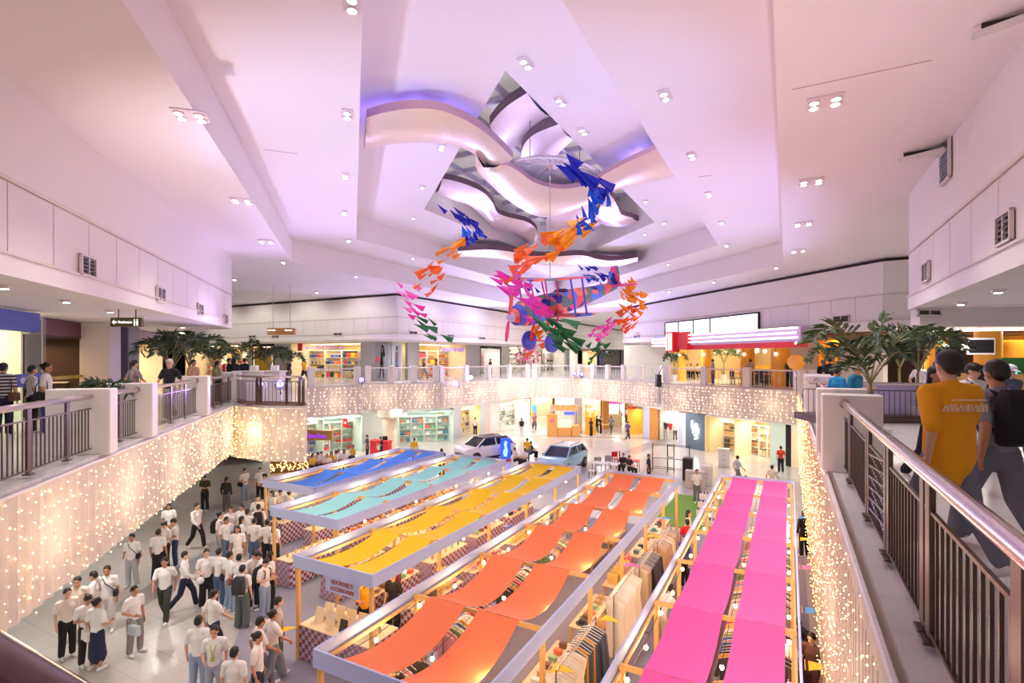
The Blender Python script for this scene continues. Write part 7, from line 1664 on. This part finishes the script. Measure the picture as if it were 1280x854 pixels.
# ================================================================ LIGHT
w = bpy.data.worlds.new('world'); sc.world = w; w.use_nodes = True
bg = w.node_tree.nodes['Background']; bg.inputs[0].default_value = (1, .86, .86, 1); bg.inputs[1].default_value = .42
def area(loc, size, power, col=(1, 1, 1), direction=(0, 0, -1), sy=None, spread=PI):
    l = bpy.data.lights.new('lamp', 'AREA'); l.shape = 'RECTANGLE'; l.size = size; l.size_y = sy or size; l.energy = power; l.color = col; l.spread = spread
    o = bpy.data.objects.new('lamp', l); COL.objects.link(o); o.location = loc
    o.rotation_euler = Vector(direction).to_track_quat('-Z', 'Y').to_euler(); return o
def point(loc, power, col, r=.1):
    l = bpy.data.lights.new('lamp', 'POINT'); l.energy = power; l.color = col; l.shadow_soft_size = r
    o = bpy.data.objects.new('lamp', l); COL.objects.link(o); o.location = loc; return o
def spot(loc, power, col, direction=(0, 0, -1), ang=120, r=.08, blend=.6):
    l = bpy.data.lights.new('lamp', 'SPOT'); l.energy = power; l.color = col; l.shadow_soft_size = r; l.spot_size = math.radians(ang); l.spot_blend = blend
    o = bpy.data.objects.new('lamp', l); COL.objects.link(o); o.location = loc
    o.rotation_euler = Vector(direction).to_track_quat('-Z', 'Y').to_euler(); return o
WARM = (1, .84, .66); SOFT = (1, .93, .86); PUR = (.56, .36, 1)
for p, n in LAMPS: spot(p - Vector((0, 0, .15)), 60 * n * (.6 if p.z < 9 else 1), SOFT, ang=104)
for p, d in PARS: spot(p + d * .15, 420, PUR, d + Vector((0, 0, .7)), 130, .1)
# wash lights added along the balustrade, without fixtures, to tint the ceiling
VIO = (.42, .42, 1)
for a, b, k, pw, c, tilt, an in ((r0 + UU * 10, r1 - UU * 6, 2, 680, VIO, 1.1, 120), (L0 + dL * 7, L1, 2, 640, VIO, 1.25, 92), (B1, B2, 1, 2700, VIO, 1.3, 120), (C0, C1, 1, 2700, VIO, 1.3, 120), (r0 + UU * 3, r0 + UU * 7, 1, 300, (1, .76, .86), .5, 110), (L0 + dL * 2, L0 + dL * 5, 1, 620, (1, .78, .8), 1.0, 92)):
    for i in range(k):
        q = a.lerp(b, (i + .5) / k); n = (V2(1, 20) - q).normalized()
        spot(q + n * .35 + Vector((0, 0, 6.3)), pw, c, n * tilt + Vector((0, 0, 1)), an, .25, 1)
for q in (r0 + UU * 8, L0 + dL * 5):              # violet beams added without fixtures, to tint the middle of the ceiling
    q = q + Vector((0, 0, 6.4)); spot(q, 760, (.2, .42, 1), Vector((-.5, 12.5, 13)) - q, 80, .2, 1)
for ci, (pts, zb) in enumerate(CURT):
    for a, b in zip(pts[:-1], pts[1:]):
        k = max(1, round((b - a).length / 3)); d = (b - a).normalized(); n = Vector((-d.y, d.x, 0))
        for i in range(k): point(a.lerp(b, (i + .5) / k) + n * .7 + Vector((0, 0, (zb + 5.3) / 2)), 15 * (1 if (b - a).length > 3.2 else .4) * (2 if ci == 0 else 1), (1, .8, .56), .3)
for p, L, d, c in SHOPL: area(p, max(1, L * .7), 22 * L, c, sy=d * .5)
for col, (u0, u1, v0, v1, nb) in dict(blue=(13.2, 21.2, -17.9, -15.1, 3), mint=(10.9, 21, -14.4, -11.5, 4), yellow=(8.5, 21.2, -10.4, -7.93, 5), orange=(5.9, 21, -6.75, -3.78, 6), pink=(5.6, 22.4, -2.38, .17, 7)).items():
    for i in range(nb):
        for f in (.15, .85): point(UV(u0 + (u1 - u0) * (i + .5) / nb, v0 + (v1 - v0) * f, 2.1), 28, (1, .69, .36), .05)
path = [r1, D0, C1, C0, B2, B1, B0, A1, A0]
op = offset_line(path, -2.6)
for a, b in zip(op[:-1], op[1:]):
    k = round((b - a).length / 4)
    for i in range(k): area(a.lerp(b, (i + .5) / k) + Vector((0, 0, 3.68)), .5, 80, (1, .95, .88))
for s in (4, 10, 16): area(L0 + dL * s + nL * 2 + Vector((0, 0, 3.68)), .5, 60, SOFT)
# walkway soffit lamps farther along
for q in ((-8, 38), (2, 44), (13, 38), (18, 24), (14, 16), (20, 20)): area((q[0], q[1], 8.36), .6, 110, SOFT)
for q in ((2, 54, 3.6), (8, 56, 3.6), (14, 54, 3.6), (20, 52, 3.6), (2, 60, 3.6), (12, 60, 3.6)): area(q, .8, 120, (1, .88, .7))  # unseen lamps added to brighten the dark food hall
for q in (8, 20, 32, 44): area(BK + UU * (q + 6) + VV * 5 + Vector((0, 0, 11.2)), 1.5, 260, SOFT)  # unseen lamps added to lift the dark upper corridor
for t_ in (3, 8, 13, 18): spot(BK - VV * t_ - UU * 3.2 + Vector((0, 0, 11.15)), 230, (1, .92, .84), UU * .7 - Vector((0, 0, 1)), 130)  # extra spots with no fixture, added to brighten the back wall
for t_ in (3, 9): spot(BK + UU * t_ + VV * 3 + Vector((0, 0, 11.15)), 150, (1, .92, .84), -VV * .6 - Vector((0, 0, 1)), 130)  # more added spots, brightening the corridor side of that wall
area((((470 - 640) / F * 42), 42, 3.6), .8, 120, SOFT)  # added fill lamp for the dim wall piece under the far balcony
# upward lamps added inside the roof opening to brighten its panes
for q in K3: area((cc + (q - cc) * .6) + Vector((0, 0, 13.5)), 2.2, 16, (.84, .76, 1), (0, 0, 1))
for px, py in ((480, 150), (520, 145), (560, 150), (800, 200)): point(P(px, py, 13.12), 14, (.25, .16, 1), .06)
sc.view_settings.exposure = .33
cy = sc.cycles
cy.use_denoising = True
try: cy.denoiser = 'OPENIMAGEDENOISE'
except Exception: pass
cy.max_bounces = 6; cy.diffuse_bounces = 4; cy.glossy_bounces = 3; cy.transmission_bounces = 4; cy.transparent_max_bounces = 8
cy.sample_clamp_indirect = 4; cy.caustics_reflective = False; cy.caustics_refractive = False
